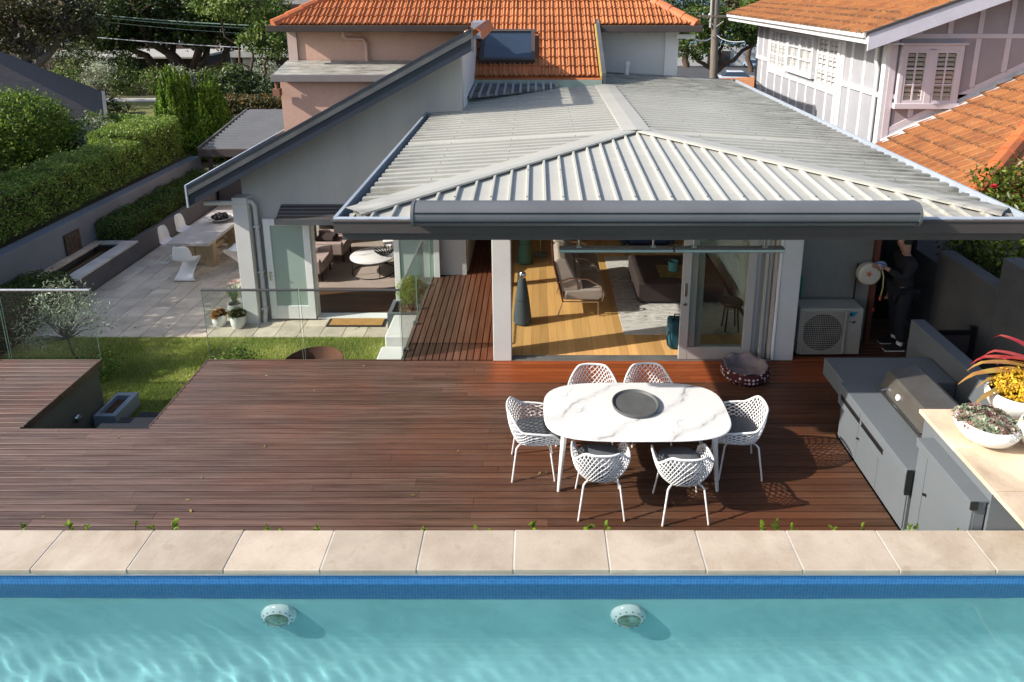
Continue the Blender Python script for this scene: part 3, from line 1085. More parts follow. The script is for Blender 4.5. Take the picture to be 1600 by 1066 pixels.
# three ridge caps running back from the top of the barge
for k in range(8):
    mb = MB(); mb.M = Tm((-1.0, BY + .02 + k * .36, 4.62), rz=0)
    prof = [(-.12, -.16), (-.085, -.03), (0, .03), (.085, -.03), (.12, -.16), (.10, -.16), (.07, -.05), (0, .005), (-.07, -.05), (-.10, -.16)]
    mb.prism(prof, 'y', 0, .37); mb.build('ridge_cap', M['ridge'], house)
MB().box(-1.30, 14.0, 4.30, -1.06, 14.9, 4.62).build('lead_flashing', M['gutterleft'], house)
# downpipe from the eave, then down beside the pillar
mb = MB()
mb.tube([(-6.02, 11.98, 1.50), (-5.55, 11.98, 1.50), (-5.25, 12.0, 1.50)], .045, 10)
mb.tube([(-5.27, 12.02, 1.52), (-5.20, 12.06, 1.50), (-5.17, 12.10, 1.40), (-5.17, 12.10, -.70), (-5.17, 12.06, -.80), (-5.17, 12.06, -.90)], .042, 10)
for z in (1.0, .1, -.65): mb.box(-5.225, 12.05, z, -5.115, 12.17, z + .03)
mb.build('downpipe', M['postwhite'], house, smooth=True)
# little awning roof over the french doors
mb = MB(); mb.prism([(11.86, 1.22), (11.88, 1.17), (WYF - .004, 1.33), (WYF - .004, 1.40)], 'x', -4.72, -2.1)
aw = mb.build('door_awning', M['darkmetal'], house)
mb = MB()
for k in range(4):
    y_ = 11.93 + k * .075
    mb.box(-4.71, y_, 1.205 + (y_ - 11.86) * .56 + .02, -2.11, y_ + .012, 1.205 + (y_ - 11.86) * .56 + .045)
mb.build('awning_rib', M['midmetal'], aw)
MB().box(-4.74, 11.84, 1.12, -2.08, 11.855, 1.24, .004).build('awning_fascia', M['bargetop'], aw)
# french doors folded back against the wall
lf = framed('french_door', M['white'], -5.06, -4.21, -.86, 1.15, 12.10, .125, .27, .13, .042, M['frost'])
mb = MB(); mb.M = Tm((-5.0, 12.10, .02)); mb.box(-.022, -.012, -.09, .022, 0, .09, .004); mb.tube([(0, -.01, .05), (0, -.05, .05), (.11, -.055, .05)], .009, 8); mb.lathe([(.012, -.02), (.012, .0)], 10, (0, -.02, -.05))
mb.build('handle', M['chrome'], lf, smooth=True)
rf = framed('french_door', M['white'], -2.66, -1.81, -.86, 1.15, 12.09, .105, .20, .13, .042, M['frost'])
mb = MB(); mb.box(-4.255, 12.19, -.86, -4.20, 12.36, 1.168); mb.box(-2.68, 12.19, -.86, -2.625, 12.36, 1.168); mb.box(-4.2, 12.19, 1.11, -2.68, 12.36, 1.168); mb.box(-4.2, 12.15, -.90, -2.68, 12.36, -.86, .004)
mb.build('door_frame', M['white'], house)
# wing floor: timber strip by the door, then carpet
wf = MB().box(-5.27, 12.37, -.92, -2.06, 18.99, -.885).build('wing_floor', M['dark'], house)
M['brownboard'] = mat('brown_floor_board', (.125, .060, .030), .35, c2=(.085, .042, .022), ns=2, stretch=(.8, 8, 1), rnd=.22)
wb = MB().box(-.5, -.058, -.02, .5, .058, 0, .001).build('floor_board', M['brownboard'], wf, local=True)
w0 = True
for j in range(11):
    o = wb if w0 else put(wb.data, 'floor_board', wf)
    w0 = False
    o.location = (-3.66, 12.44 + j * .119 - 9.1, -.864); o.scale = (3.2, 1, 1)
M['carpet'] = mat('taupe_carpet', (.34, .285, .24), .95, c2=(.30, .25, .21), ns=3, bump=.4, bs=160)
MB().box(-5.2, 13.50, -.864, -2.1, 18.9, -.850).build('carpet', M['carpet'], wf)

# ---- the original house behind: rendered walls and the orange tiled roof
MW = 16.85
mb = MB(); mb.box(-5.95, MW, 1.9, -1.7, MW + .25, 4.40); mb.build('pink_wall', M['pink'], house)
mb = MB(); mb.box(-1.7, MW - .01, 0, 3.42, MW + .25, 4.40); mb.build('main_rear_wall', M['postwhite'], house)
mb = MB(); mb.box(-6.0, MW + .255, 1.9, 3.4, 26, 4.38); mb.build('main_body', M['pink'], house); MB().box(-5.40, 19.13, GZ, 3.4, 26, 1.895).build('main_base', M['wingwall'], house)
mb = MB(); mb.box(-5.98, MW - .05, 1.9, -5.76, MW - .003, 4.38); mb.build('corner_quoin', mat('pale_pink_render', (.56, .42, .38), .8, c2=(.5, .38, .35)), house)
mb = MB(); mb.box(3.10, MW - .045, 3.2, 3.42, MW - .013, 4.38); mb.build('corner_board', M['white'], house)
# small lean-to with a pale metal roof against the pink wall
mb = MB()
mb.box(-5.93, 15.95, 1.9, -2.0, MW - .055, 3.22); lw = mb.build('lean_to_wall', M['pink'], house)
mb = MB(); mb.prism([(15.75, 3.36), (15.78, 3.30), (MW - .06, 3.52), (MW - .06, 3.58)], 'x', -6.02, -1.9); mb.build('lean_to_roof', M['roofmetal'], house)
mb = MB(); mb.box(-6.05, 15.70, 3.20, -1.9, 15.76, 3.37, .01); mb.build('lean_to_gutter', mat('mauve_grey_gutter', (.20, .18, .18), .5), house)
mb = MB(); mb.M = Tm((-5.95, 15.78, 3.10)); mb.box(-.08, -.08, -.22, .08, .08, -.06); mb.tube([(0, 0, -.06), (0, 0, .12)], .04, 8); mb.build('rainwater_head', mat('rusty_copper_head', (.26, .12, .07), .7), house)
mb = MB(); mb.tube([(-4.55, MW - .30, 4.30), (-4.55, MW - .30, 4.18), (-4.50, MW - .20, 4.12), (-4.15, MW - .08, 4.10), (-4.08, MW - .08, 4.0), (-4.08, MW - .08, 3.5)], .045, 10)
mb.build('downpipe', M['pink'], house, smooth=True)
mb = MB(); mb.tube([(2.15, 16.45, 3.1), (2.15, 16.45, 3.52)], .05, 10); mb.tube([(2.15, 16.45, 3.50), (2.15, 16.45, 3.60)], .065, 10); mb.build('vent_pipe', M['white'], house, smooth=True)

# hip roof: eave at y=16.3, slope 30.5 degrees; a strip runs on down to the extension
EA, EZ, SL = 16.30, 4.46, math.tan(rad(30.5))
HX0, HX1 = -6.10, 3.72
tiled_roof = link(bpy.data.objects.new('tiled_roof', None)); tiled_roof.parent = house; ORG[tiled_roof.name] = ORG['house']
LOY = 14.52
def rz_(y): return EZ + (y - EA) * SL
mb = MB()
top = 21.2
mb.add([(HX0, EA, EZ - .03), (HX1, EA, EZ - .03), (HX1 - (top - EA), top, rz_(top) - .03), (HX0 + (top - EA), top, rz_(top) - .03)], [[0, 1, 2, 3]])
mb.add([(-1.62, LOY + .05, rz_(LOY + .05) - .035), (1.40, LOY + .05, rz_(LOY + .05) - .035), (1.40, EA, EZ - .035), (-1.62, EA, EZ - .035)], [[0, 1, 2, 3]])
mb.add([(HX0, EA, EZ - .03), (HX0, 26.1, EZ - .03), (HX0 + (top - EA), top, rz_(top) - .03)], [[0, 1, 2]])
mb.add([(HX1, EA, EZ - .03), (HX1, 26.1, EZ - .03), (HX1 - (top - EA), top, rz_(top) - .03)], [[0, 1, 2]])
mb.add([(HX0, 26.1, EZ - .03), (HX1, 26.1, EZ - .03), (HX1 - (top - EA), top, rz_(top) - .03)], [[0, 1, 2]])
mb.build('roof_underlay', M['ridge'], tiled_roof)


def tile_mesh(name, m, w_, l, parent, lip=.032):
    """interlocking tile: two pans with rolls, a thick front lip, laid with a slight kick"""
    pr = [(-.5, .0), (-.44, .036), (-.34, .044), (-.26, .008), (-.12, .002), (-.04, .036), (.06, .044), (.14, .008), (.34, .0), (.42, .010), (.5, .004)]
    vs = []
    for (u, h) in pr: vs.append((u * w_, 0, h + lip))
    for (u, h) in pr: vs.append((u * w_, l, h * .9))
    for (u, h) in pr: vs.append((u * w_, .004, h - .004))
    n = len(pr)
    fs = [[i, i + 1, n + i + 1, n + i] for i in range(n - 1)] + [[2 * n + i, 2 * n + i + 1, i + 1, i] for i in range(n - 1)]
    return MB().add(vs, fs).build(name, m, parent, local=True)


def lay_tiles(proto, parent, O, U, V, w_, l, cells, name='roof_tile', limit=300):
    """cells: (i, j) of tiles; U along the eave, V up the slope (unit vectors)"""
    U, V = Vector(U).normalized(), Vector(V).normalized()
    Nn = U.cross(V).normalized()
    base = ORG.get(parent.name, Vector())
    rest = MB()
    pv_ = [v.co.copy() for v in proto.data.vertices]
    pf = [list(p.vertices) for p in proto.data.polygons]
    for k, (i, j) in enumerate(cells):
        p = Vector(O) + U * (i * w_ + w_ / 2) + V * (j * l)
        a = R.uniform(-.012, .012)
        B = Matrix((U, V, Nn)).transposed().to_4x4()
        Mx = Matrix.Translation(p - base) @ B @ Matrix.Rotation(a, 4, 'Z') @ Matrix.Translation((0, 0, R.uniform(0, .004)))
        if k == 0: proto.matrix_basis = Mx
        elif k < limit: put(proto.data, name, parent, M=Mx)
        else:
            rest.M = Mx; rest.add(pv_, pf)
    if rest.v:
        rest.M = None
        o = rest.build('far_tiles', proto.data.materials[0], parent, local=True)
        o['kind'] = 'stuff'


TW, TL = .212, .325
cells = []
vl = TL
cs = math.cos(math.atan(SL))
ydn = (EA - LOY) / cs
jmin = -int(ydn / TL)
for j in range(jmin, 14):
    yy = EA + j * TL * cs
    for i in range(0, 47):
        xx = HX0 + i * TW + TW / 2
        if j < 0:
            if not (-1.52 < xx < 1.32): continue
            z_ = rz_(yy)
            if -1.24 < xx < -.02 and 14.95 < yy < 16.0: continue       # skylight
        else:
            dd = yy - EA + .15
            if xx < HX0 + dd or xx > HX1 - dd: continue
        cells.append((i, j))
cells.sort(key=lambda c: c[1])
tile0 = tile_mesh('roof_tile', M['terracotta'], TW * .985, TL * 1.12, tiled_roof)
lay_tiles(tile0, tiled_roof, (HX0, EA, EZ - .012), (1, 0, 0), (0, cs, math.sin(math.atan(SL))), TW, TL, cells)
# hip caps
hipc = None
for (xa, s) in ((HX0, 1), (HX1, -1)):
    a = Vector((xa, EA, EZ + .05)); d = Vector((s, 1, SL)).normalized()
    for k in range(11):
        p = a + d * (k * .40)
        mb = MB()
        q = Vector((0, 0, 1)); t = d; sd = t.cross(q).normalized(); up = sd.cross(t)
        ring = [(-.13, -.10), (-.10, .0), (-.04, .055), (.04, .055), (.10, .0), (.13, -.10)]
        vs = [p + sd * u + up * h + t * (-.02) + up * .018 for u, h in ring] + [p + sd * u * .93 + up * h * .9 + t * .42 for u, h in ring]
        mb.add(vs, [[i, i + 1, 7 + i, 6 + i] for i in range(5)] + [list(range(6))])
        mb.build('hip_cap', M['ridge'], tiled_roof)
mb = MB()
M['browngutter'] = mat('dark_brown_gutter', (.055, .040, .036), .45, c2=(.04, .03, .028))
mb.box(HX0 - .12, EA - .13, EZ - .16, -1.55, EA - .02, EZ - .02, .01); mb.build('eave_gutter', M['browngutter'], house)
mb = MB(); mb.box(1.46, EA - .13, EZ - .17, HX1 + .12, EA - .02, EZ - .02, .01); mb.box(HX1 + .0, EA - .02, EZ - .17, HX1 + .12, 26, EZ - .02, .01); mb.build('eave_gutter', M['darkmetal'], house)
mb = MB(); mb.box(HX0, EA, EZ - .13, -1.6, MW - .01, EZ - .10); mb.box(1.4, EA, EZ - .13, HX1, MW - .02, EZ - .10); mb.build('eave_soffit', M['browngutter'], house)
MB().box(3.30, MW - .35, 4.12, 3.75, MW - .25, 4.22).build('eave_bracket', M['white'], house)
# side flashing of the roof strip, lead and foam edge
mb = MB(); mb.prism([(LOY - .05, 3.33), (EA + .1, 4.36), (EA + .1, 4.58), (LOY - .05, 3.55)], 'x', 1.38, 1.46); mb.build('strip_barge', M['bargetop'], house)
mb = MB(); mb.prism([(LOY - .03, 3.42), (EA + .05, 4.45), (EA + .05, 4.52), (LOY - .03, 3.49)], 'x', 1.345, 1.378); mb.build('yellow_foam_strip', mat('yellow_foam', (.50, .36, .10), .9, ns=9), house)
mb = MB(); mb.prism([(LOY, 3.0), (EA, 3.0), (EA, 4.40), (LOY, 3.35)], 'x', 1.395, 1.44); mb.prism([(LOY, 3.0), (MW, 3.0), (MW, 4.5), (EA, 4.40), (LOY, 3.35)], 'x', -1.66, -1.62); mb.build('strip_cheek', M['white'], house)
M['greenflash'] = mat('pale_green_flashing', (.33, .40, .35), .5, c2=(.26, .33, .29), ns=2)
mb = MB(); mb.box(-1.60, LOY - .05, 3.20, 1.40, LOY - .02, 3.41); mb.box(-1.60, LOY - .30, 3.225, 1.40, LOY - .05, 3.235); mb.build('apron_flashing', M['greenflash'], house)
# old mossy sheet left of the apron, its ribs running up to the flashing
mb = MB()
old = lambda x: 12.75 + (x + 1.6) * .72
for k in range(13):
    x = -1.58 + k * .155
    mb.prism([(old(x), 3.255), (old(x), 3.30), (14.42, 3.375), (14.42, 3.33)], 'x', x, x + .045)
mb.build('old_roof_rib', M['gutterleft'], house)
MB().add([(-1.62, old(-1.62), 3.25), (.45, old(.45), 3.25), (.45, 14.44, 3.335), (-1.62, 14.44, 3.335)], [[0, 1, 2, 3]]).build('old_roof_sheet', mat('mossy_old_roof_sheet', (.20, .185, .15), .9, c2=(.045, .040, .032), ns=5, bump=.4, bs=30), house)
# skylight on the strip
sk = Matrix.Translation((-.63, 15.42, rz_(15.42) + .10)) @ Matrix.Rotation(math.atan(SL), 4, 'X')
mb = MB(sk)
mb.box(-.60, -.58, -.12, .60, -.50, .05); mb.box(-.60, .50, -.12, .60, .58, .05); mb.box(-.60, -.50, -.12, -.52, .50, .05); mb.box(.52, -.50, -.12, .60, .50, .05)
skf = mb.build('skylight', M['darkmetal'], house)
MB(sk).box(-.525, -.505, .0, .525, .505, .012).build('pane', M['darkpane'], skf)
mb = MB(sk); mb.box(-.70, -.80, -.10, .70, -.585, -.07); mb.build('skylight_flashing', M['ridge'], skf)
# ------------------------------------------------------------------ white timber house on the right
nb = thing('neighbour_house', 'white battened timber house with shuttered windows and weathered orange tile roofs', 'house', (7.0, 13.8, GZ))
WX, WY0, WY1 = 7.0, 13.8, 22.05
mb = MB(); mb.box(WX, WY0 + .02, GZ - 1, WX + .2, WY1, 4.44); mb.build('side_wall', M['palepanel'], nb)
M['gablepanel'] = mat('shade_tinted_gable_panel', (.36, .315, .325), .7, c2=(.31, .27, .28), ns=1.2, bump=.1, bs=60, fine=.05)  # the gable's pinkish shade is mixed into this panel colour
M['gablebatten'] = mat('shade_tinted_batten', (.62, .55, .58), .55, c2=(.56, .50, .53), fine=.04)  # same gable shade put into the white batten colour
mb = MB(); mb.prism([(WX + .201, GZ), (14, GZ), (14, 6.8), (WX + .201, 4.4)], 'y', WY0, WY0 + .15); mb.build('gable_wall', M['gablepanel'], nb)
mb = MB(); mb.box(WX + .2, WY1 - .2, GZ - 1, 14, WY1, 4.44); mb.build('back_wall', M['palepanel'], nb)


def batten(x0, y0, z0, x1, y1, z1, m=None): MB().box(x0, y0, z0, x1, y1, z1, .004).build('batten', m or M['whiteboard'], nb)


sx0, sx1 = WX - .03, WX + .005
# uprights of the side wall: below and above the mid rail
up_lo = [22.0, 21.45, 20.9, 20.2, 19.6, 19.0, 18.4, 17.8, 17.2, 16.55]
for y in up_lo: batten(sx0, y - .05, GZ, sx1, y + .05, 2.94 if 15.8 < y < 20.85 else 3.12)
for y in (15.35, 14.75): batten(sx0, y - .05, GZ, sx1, y + .05, 3.12); batten(sx0, y - .05, 3.22, sx1, y + .05, 4.42)
for y in (21.45, 20.95): batten(sx0, y - .05, 3.22, sx1, y + .05, 4.42)
batten(WX - .045, 20.85, 3.12, sx1, WY1, 3.22); batten(WX - .045, 15.8, 2.84, sx1, 20.8, 2.94); batten(WX - .045, WY0 + .15, 3.12, sx1, 15.75, 3.22)
batten(WX - .06, WY0 - .02, GZ, WX + .02, WY0 + .14, 4.42); batten(WX + .02, WY0 - .03, GZ, WX + .15, WY0 + .0, 4.44, M['gablebatten'])
batten(WX - .05, 15.70, GZ, sx1, 15.98, 4.42); batten(sx0, WY1 - .1, GZ, sx1, WY1, 4.42)
mb = MB(); mb.tube([(WX - .07, 15.92, 4.3), (WX - .07, 15.92, GZ)], .045, 10); mb.tube([(WX - .09, 14.12, 4.25), (WX - .09, 14.12, 3.85), (WX - .06, 14.08, 3.7), (WX - .06, 14.08, GZ)], .04, 10)
mb.build('downpipe', M['whiteboard'], nb, smooth=True)
M['shutter'] = mat('white_louvre', (.72, .72, .70), .6, fine=.03)
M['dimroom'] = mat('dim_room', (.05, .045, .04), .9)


def side_window(y0, y1, z0, z1, proud=0.0):
    """multi-pane window in the side wall with white louvres behind the panes"""
    mb = MB()
    x = WX - .05 - proud
    f = .085
    mb.box(x, y0, z0, WX, y0 + f, z1, .004); mb.box(x, y1 - f, z0, WX, y1, z1, .004); mb.box(x - .01, y0 - .02, z0 - .05, WX, y1 + .02, z0 + f, .004); mb.box(x, y0 + f, z1 - f, WX, y1 - f, z1, .004)
    ym = (y0 + y1) / 2
    mb.box(x, ym - .06, z0 + f, WX, ym + .06, z1 - f, .004)
    fr = mb.build('window', M['whiteboard'], nb)
    for a, c in ((y0 + f, ym - .06), (ym + .06, y1 - f)):
        mb = MB()
        mb.box(x + .012, (a + c) / 2 - .016, z0 + f, x + .03, (a + c) / 2 + .016, z1 - f)
        for t in (1 / 3, 2 / 3):
            zz = z0 + f + (z1 - z0 - 2 * f) * t
            mb.box(x + .014, a, zz - .016, x + .028, c, zz + .016)
        mb.build('glazing_bar', M['whiteboard'], fr)
        MB().box(x + .02, a, z0 + f, x + .024, c, z1 - f).build('pane', M['thinpane'], fr)
        mb = MB()
        n = 9
        for i in range(n):
            zz = z0 + f + (z1 - z0 - 2 * f) * (i + .5) / n
            mb.add([(WX - .022, a, zz - .05), (WX - .022, c, zz - .05), (WX - .002, c, zz + .04), (WX - .002, a, zz + .04)], [[0, 1, 2, 3]])
        mb.build('louvre', M['shutter'], fr)
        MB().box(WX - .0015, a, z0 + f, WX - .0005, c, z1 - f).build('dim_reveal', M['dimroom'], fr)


side_window(19.38, 20.78, 2.98, 4.12)
side_window(17.40, 19.22, 3.10, 4.12, .05)
side_window(15.98, 17.25, 2.92, 4.16)
MB().box(WX - .16, 14.75, 4.16, WX - .002, 15.05, 4.36, .006).build('wall_light', M['white'], nb)
# eave, fascia, upper roof
US = .365
ur = Vector((6.27, 0, 4.47))
mb = MB(); mb.box(6.27, 13.22, 4.25, 6.31, 23, 4.45, .004); mb.box(6.20, 13.3, 4.36, 6.27, 23, 4.46, .01); mb.build('eave_fascia', M['whiteboard'], nb)
mb = MB(); mb.box(6.31, 13.3, 4.24, WX, 23, 4.26); mb.build('eave_soffit', M['whiteboard'], nb)
def wz(x): return 4.47 + (x - 6.27) * US
mb = MB(); mb.prism([(6.27, wz(6.27) - .34), (14, wz(14) - .34), (14, wz(14) - .02), (6.27, wz(6.27) - .02)], 'y', 13.20, 13.235); mb.build('barge_board', mat('lilac_white_barge', (.62, .60, .68), .5), nb)
mb = MB(); mb.prism([(6.22, wz(6.22) - .018), (14, wz(14) - .018), (14, wz(14) + .03), (6.22, wz(6.22) + .03)], 'y', 13.18, 13.26); mb.build('barge_capping', M['darkmetal'], nb)
mb = MB(); mb.prism([(6.27, wz(6.27) - .10), (14, wz(14) - .10), (14, wz(14) - .03), (6.27, wz(6.27) - .03)], 'y', 13.26, 23); mb.build('roof_deck', M['whiteboard'], nb)
ca, sa = math.cos(math.atan(US)), math.sin(math.atan(US))
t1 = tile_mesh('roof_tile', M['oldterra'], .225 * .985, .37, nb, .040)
cells = [(i, j) for j in range(10) for i in range(43) if True]
cells.sort(key=lambda c: c[1])
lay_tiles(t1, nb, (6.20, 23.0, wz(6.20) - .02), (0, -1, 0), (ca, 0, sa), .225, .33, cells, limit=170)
# lower roof in front of the gable
LS = .52
def lz(x): return 2.24 + (x - 7.07) * LS
ca, sa = math.cos(math.atan(LS)), math.sin(math.atan(LS))
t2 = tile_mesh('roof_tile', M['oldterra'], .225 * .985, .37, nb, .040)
ex = 6.55
cells = []
for j in range(13):
    for i in range(17):
        y_ = 13.72 - (i + .5) * .225; x_ = ex + j * .33 * ca
        if (y_ - 10.15) > (x_ - ex) * .80 + .1: cells.append((i, j))
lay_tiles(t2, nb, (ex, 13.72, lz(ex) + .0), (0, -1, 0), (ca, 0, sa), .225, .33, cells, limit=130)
mb = MB()
mb.add([(ex, 13.78, lz(ex) - .02), (ex, 10.15, lz(ex) - .02), (10.9, 13.6, lz(10.9) - .02), (10.9, 13.78, lz(10.9) - .02)], [[0, 1, 2, 3]])
mb.add([(ex, 10.15, lz(ex) - .02), (12, 10.15, lz(ex) - .02), (10.9, 13.6, lz(10.9) - .02)], [[0, 1, 2]])
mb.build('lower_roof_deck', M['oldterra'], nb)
d = Vector((4.35, 3.45, lz(10.9) - lz(ex))).normalized()
for k in range(12):
    p = Vector((ex, 10.15, lz(ex) + .06)) + d * (k * .42)
    sd = d.cross(Vector((0, 0, 1))).normalized(); upv = sd.cross(d)
    ring = [(-.15, -.12), (-.11, .0), (-.04, .06), (.04, .06), (.11, .0), (.15, -.12)]
    vs = [p + sd * u + upv * (h + .02) for u, h in ring] + [p + sd * u * .93 + upv * h * .9 + d * .45 for u, h in ring]
    MB().add(vs, [[i, i + 1, 7 + i, 6 + i] for i in range(5)] + [list(range(6))]).build('hip_cap', M['ridge'], nb)
mb = MB(); mb.box(ex + .25, 10.5, GZ, 10, 13.75, lz(ex) - .05); mb.build('lower_wall', M['palepanel'], nb)
# lead flashing stepping up along the gable wall
n = 26
vs = []
for i in range(n + 1):
    x = 7.0 + i * .15
    zz = lz(x) + .05
    vs += [(x, 13.785, zz + .12), (x, 13.775, zz + .03), (x, 13.70 + .02 * math.sin(i * 2.3), zz + .0 + .012 * (i % 2)), (x, 13.60 + .03 * math.sin(i * 1.7), zz - .005)]
mb = MB().add(vs, [[i * 4 + k, i * 4 + k + 1, (i + 1) * 4 + k + 1, (i + 1) * 4 + k] for i in range(n) for k in range(3)])
mb.build('lead_flashing', mat('pale_lead', (.55, .55, .56), .5, c2=(.42, .42, .43), ns=5), nb)
gp, gq = WY0 - .022, WY0 + .002
def gb(poly): MB().prism(poly, 'y', gp, gq).build('batten', M['gablebatten'], nb)
def vbat(x, z0, z1, w_=.05): gb([(x - w_, z0), (x + w_, z0), (x + w_, z1), (x - w_, z1)])
gb([(WX + .15, 4.32), (14, 4.32), (14, 4.41), (WX + .15, 4.41)])
gb([(WX + .15, 3.12), (8.62, 3.12), (8.72, 3.21), (WX + .15, 3.21)])
for x in (7.54, 8.13, 8.72, 9.31, 9.9, 10.5): vbat(x, 4.415, wz(x) - .3)
for x in (8.72, 9.31, 9.9, 10.5): vbat(x, lz(x) + .25, 4.315)
for x in (7.56, 8.13): vbat(x, max(lz(x) + .25, 2.3), 2.93 if x < 8 else 2.98)
gb([(7.16, lz(7.16) + .14), (11, lz(11) + .14), (11, lz(11) + .25), (7.16, lz(7.16) + .25)])
# casement window in the gable
mb = MB()
y0 = WY0 - .10
mb.box(7.20, y0, 2.98, 7.28, WY0, 4.20, .004); mb.box(8.34, y0, 2.98, 8.42, WY0, 4.20, .004); mb.box(7.74, y0, 3.04, 7.87, WY0, 4.12, .004)
mb.box(7.16, y0 - .03, 2.93, 8.46, WY0, 3.04, .006); mb.box(7.28, y0, 4.10, 8.34, WY0, 4.20, .004); mb.box(7.15, y0 - .04, 4.20, 8.47, WY0, 4.235, .004)
fr = mb.build('window', M['gablebatten'], nb)
for a, c in ((7.28, 7.74), (7.87, 8.34)):
    mb = MB()
    mb.box(a, y0 + .01, 3.04, a + .05, y0 + .05, 4.10); mb.box(c - .05, y0 + .01, 3.04, c, y0 + .05, 4.10); mb.box(a + .05, y0 + .01, 3.04, c - .05, y0 + .05, 3.10); mb.box(a + .05, y0 + .01, 4.04, c - .05, y0 + .05, 4.10)
    mb.box((a + c) / 2 - .015, y0 + .02, 3.10, (a + c) / 2 + .015, y0 + .045, 4.04)
    for t in (1 / 3, 2 / 3): mb.box(a + .05, y0 + .021, 3.10 + .94 * t - .015, c - .05, y0 + .044, 3.10 + .94 * t + .015)
    mb.build('sash', M['gablebatten'], fr)
    MB().box(a + .045, y0 + .03, 3.09, c - .045, y0 + .034, 4.05).build('pane', M['thinpane'], fr)
    mb = MB()
    for i in range(11):
        zz = 3.09 + .95 * (i + .5) / 11
        mb.add([(a + .05, WY0 - .055, zz - .035), (c - .05, WY0 - .055, zz - .035), (c - .05, WY0 - .020, zz + .025), (a + .05, WY0 - .020, zz + .025)], [[0, 1, 2, 3]])
    mb.build('louvre', mat('tan_louvre', (.58, .48, .38), .6), fr)
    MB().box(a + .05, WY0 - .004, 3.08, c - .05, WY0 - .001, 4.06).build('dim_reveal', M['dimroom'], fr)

# small red roofed garage seen past the corner of the white house
gr = thing('garage', 'low red tiled garage roof just past the white house corner', 'garage', (8.4, 26, -1))
mb = MB(); mb.add([(7.3, 24.6, 1.42), (12.5, 24.6, 1.42), (12.5, 30.0, 1.42), (7.3, 30.0, 1.42), (9.4, 26.9, 1.95), (11, 26.9, 1.95)], [[0, 1, 5, 4], [1, 2, 5], [2, 3, 4, 5], [3, 0, 4]])
mb.build('roof', M['oldterra'], gr); mb = MB(); mb.box(7.8, 25, -1.4, 12.2, 29.7, 1.40); mb.build('wall', M['postwhite'], gr)

# ------------------------------------------------------------------ left side: carport, retaining walls, neighbours
cp = thing('carport', 'low carport with ribbed grey metal roof beside the gabled wing', 'carport', (-8.6, 21, GZ))
def cz(y): return .60 + (y - 20) * .30
st = ribs(20.05, 22.6, .17, .035, .022, .045)
vs = []
for (y, h) in st: vs += [(-9.98 + (y - 20) * .19, y, cz(y) + h), (-6.2, y, cz(y) + h)]
mb = MB().add(vs, [[2 * i, 2 * i + 2, 2 * i + 3, 2 * i + 1] for i in range(len(st) - 1)]); mb.build('roof_sheet', M['midmetal'], cp)
mb = MB(); mb.box(-10.05, 19.95, .40, -6.1, 20.03, .64, .005); mb.build('fascia', M['darkmetal'], cp)
mb = MB(); mb.prism([(-10.06, .42), (-10.0, .42), (-10.0, .64), (-10.06, .64)], 'y', 20.04, 20.06); mb.add([(-10.08, 20.0, .52), (-10.08, 20.0, .68), (-9.58, 22.65, 1.43), (-9.58, 22.65, 1.27), (-10.02, 20.0, .68), (-9.52, 22.65, 1.43)], [[0, 1, 2, 3], [1, 4, 5, 2]]); mb.build('barge', M['bargetop'], cp)
mb = MB()
for x in (-9.85, -6.35): mb.box(x, 20.1, GZ, x + .1, 20.2, .5)
mb.build('post', M['darkmetal'], cp)
mb = MB(); mb.box(-9.9, 22.3, GZ, -6.2, 22.4, 1.2); mb.build('back_wall', M['retain'], cp)

rw = thing('retaining_wall', 'long grey rendered retaining wall below the clipped hedge', 'wall', (-10.5, 14, GZ))
mb = MB(); mb.box(-10.62, 9.0, GZ - .05, -10.30, 20.6, .27, .008); mb.build('wall', M['retain'], rw)
plq = thing('wall_plaque', 'square bronze relief plaque on the grey retaining wall', 'plaque', (-10.3, 14.43, -.2))
mb = MB(); mb.box(-10.298, 14.18, -.45, -10.262, 14.68, .05, .006); mb.build('plaque', mat('bronze_relief', (.085, .062, .045), .55, .3, c2=(.045, .033, .025), ns=14, bump=.6, bs=45), plq)
mb = MB()
for i in range(5):
    for j in range(5):
        if (i * 3 + j * 2) % 4: mb.box(-10.264, 14.22 + i * .088, -.41 + j * .088, -10.252, 14.29 + i * .088, -.345 + j * .088, .004)
mb.build('relief', mat('bronze_relief_raised', (.11, .08, .058), .5, .3, ns=14), plq)
wl = thing('wall_spotlight', 'small dark spotlight fixed to the retaining wall above the low hedge', 'light', (-10.28, 17.7, -.1))
mb = MB(); mb.M = Tm((-10.24, 17.72, -.08)); mb.box(-.06, -.03, -.03, .0, .03, .03); mb.tube([(0, 0, 0), (.07, -.05, .06)], [.045, .05], 10); mb.build('lamp_head', M['darkmetal'], wl)

lwt = thing('raised_trough', 'raised rendered water trough with pale stone rim beside the patio', 'trough', (-9.8, 14, GZ))
M['troughwall'] = mat('charcoal_render', (.12, .12, .125), .85, c2=(.095, .095, .10), bump=.2, bs=110)
mb = MB(); mb.box(-9.42, 13.0, GZ, -9.33, 15.2, -.48, .004); mb.box(-10.28, 13.0, GZ, -9.42, 13.1, -.48); mb.box(-10.28, 15.1, GZ, -9.42, 15.2, -.48); mb.build('wall', M['troughwall'], lwt)
for i in range(4):
    MB().box(-9.60, 13.0 + i * .545, -.478, -9.28, 13.54 + i * .545, -.43, .005).build('rim_slab', M['sill'], lwt)
    if i < 4: MB().box(-10.29, 13.0 + i * .545, -.478, -10.08, 13.54 + i * .545, -.43, .005).build('rim_slab', M['benchstone'], lwt)
MB().box(-10.07, 15.0, -.478, -9.61, 15.2, -.432, .004).build('rim_slab', M['sill'], lwt)
MB().box(-10.07, 13.0, -.478, -9.61, 13.18, -.432, .004).build('rim_slab', M['sill'], lwt)
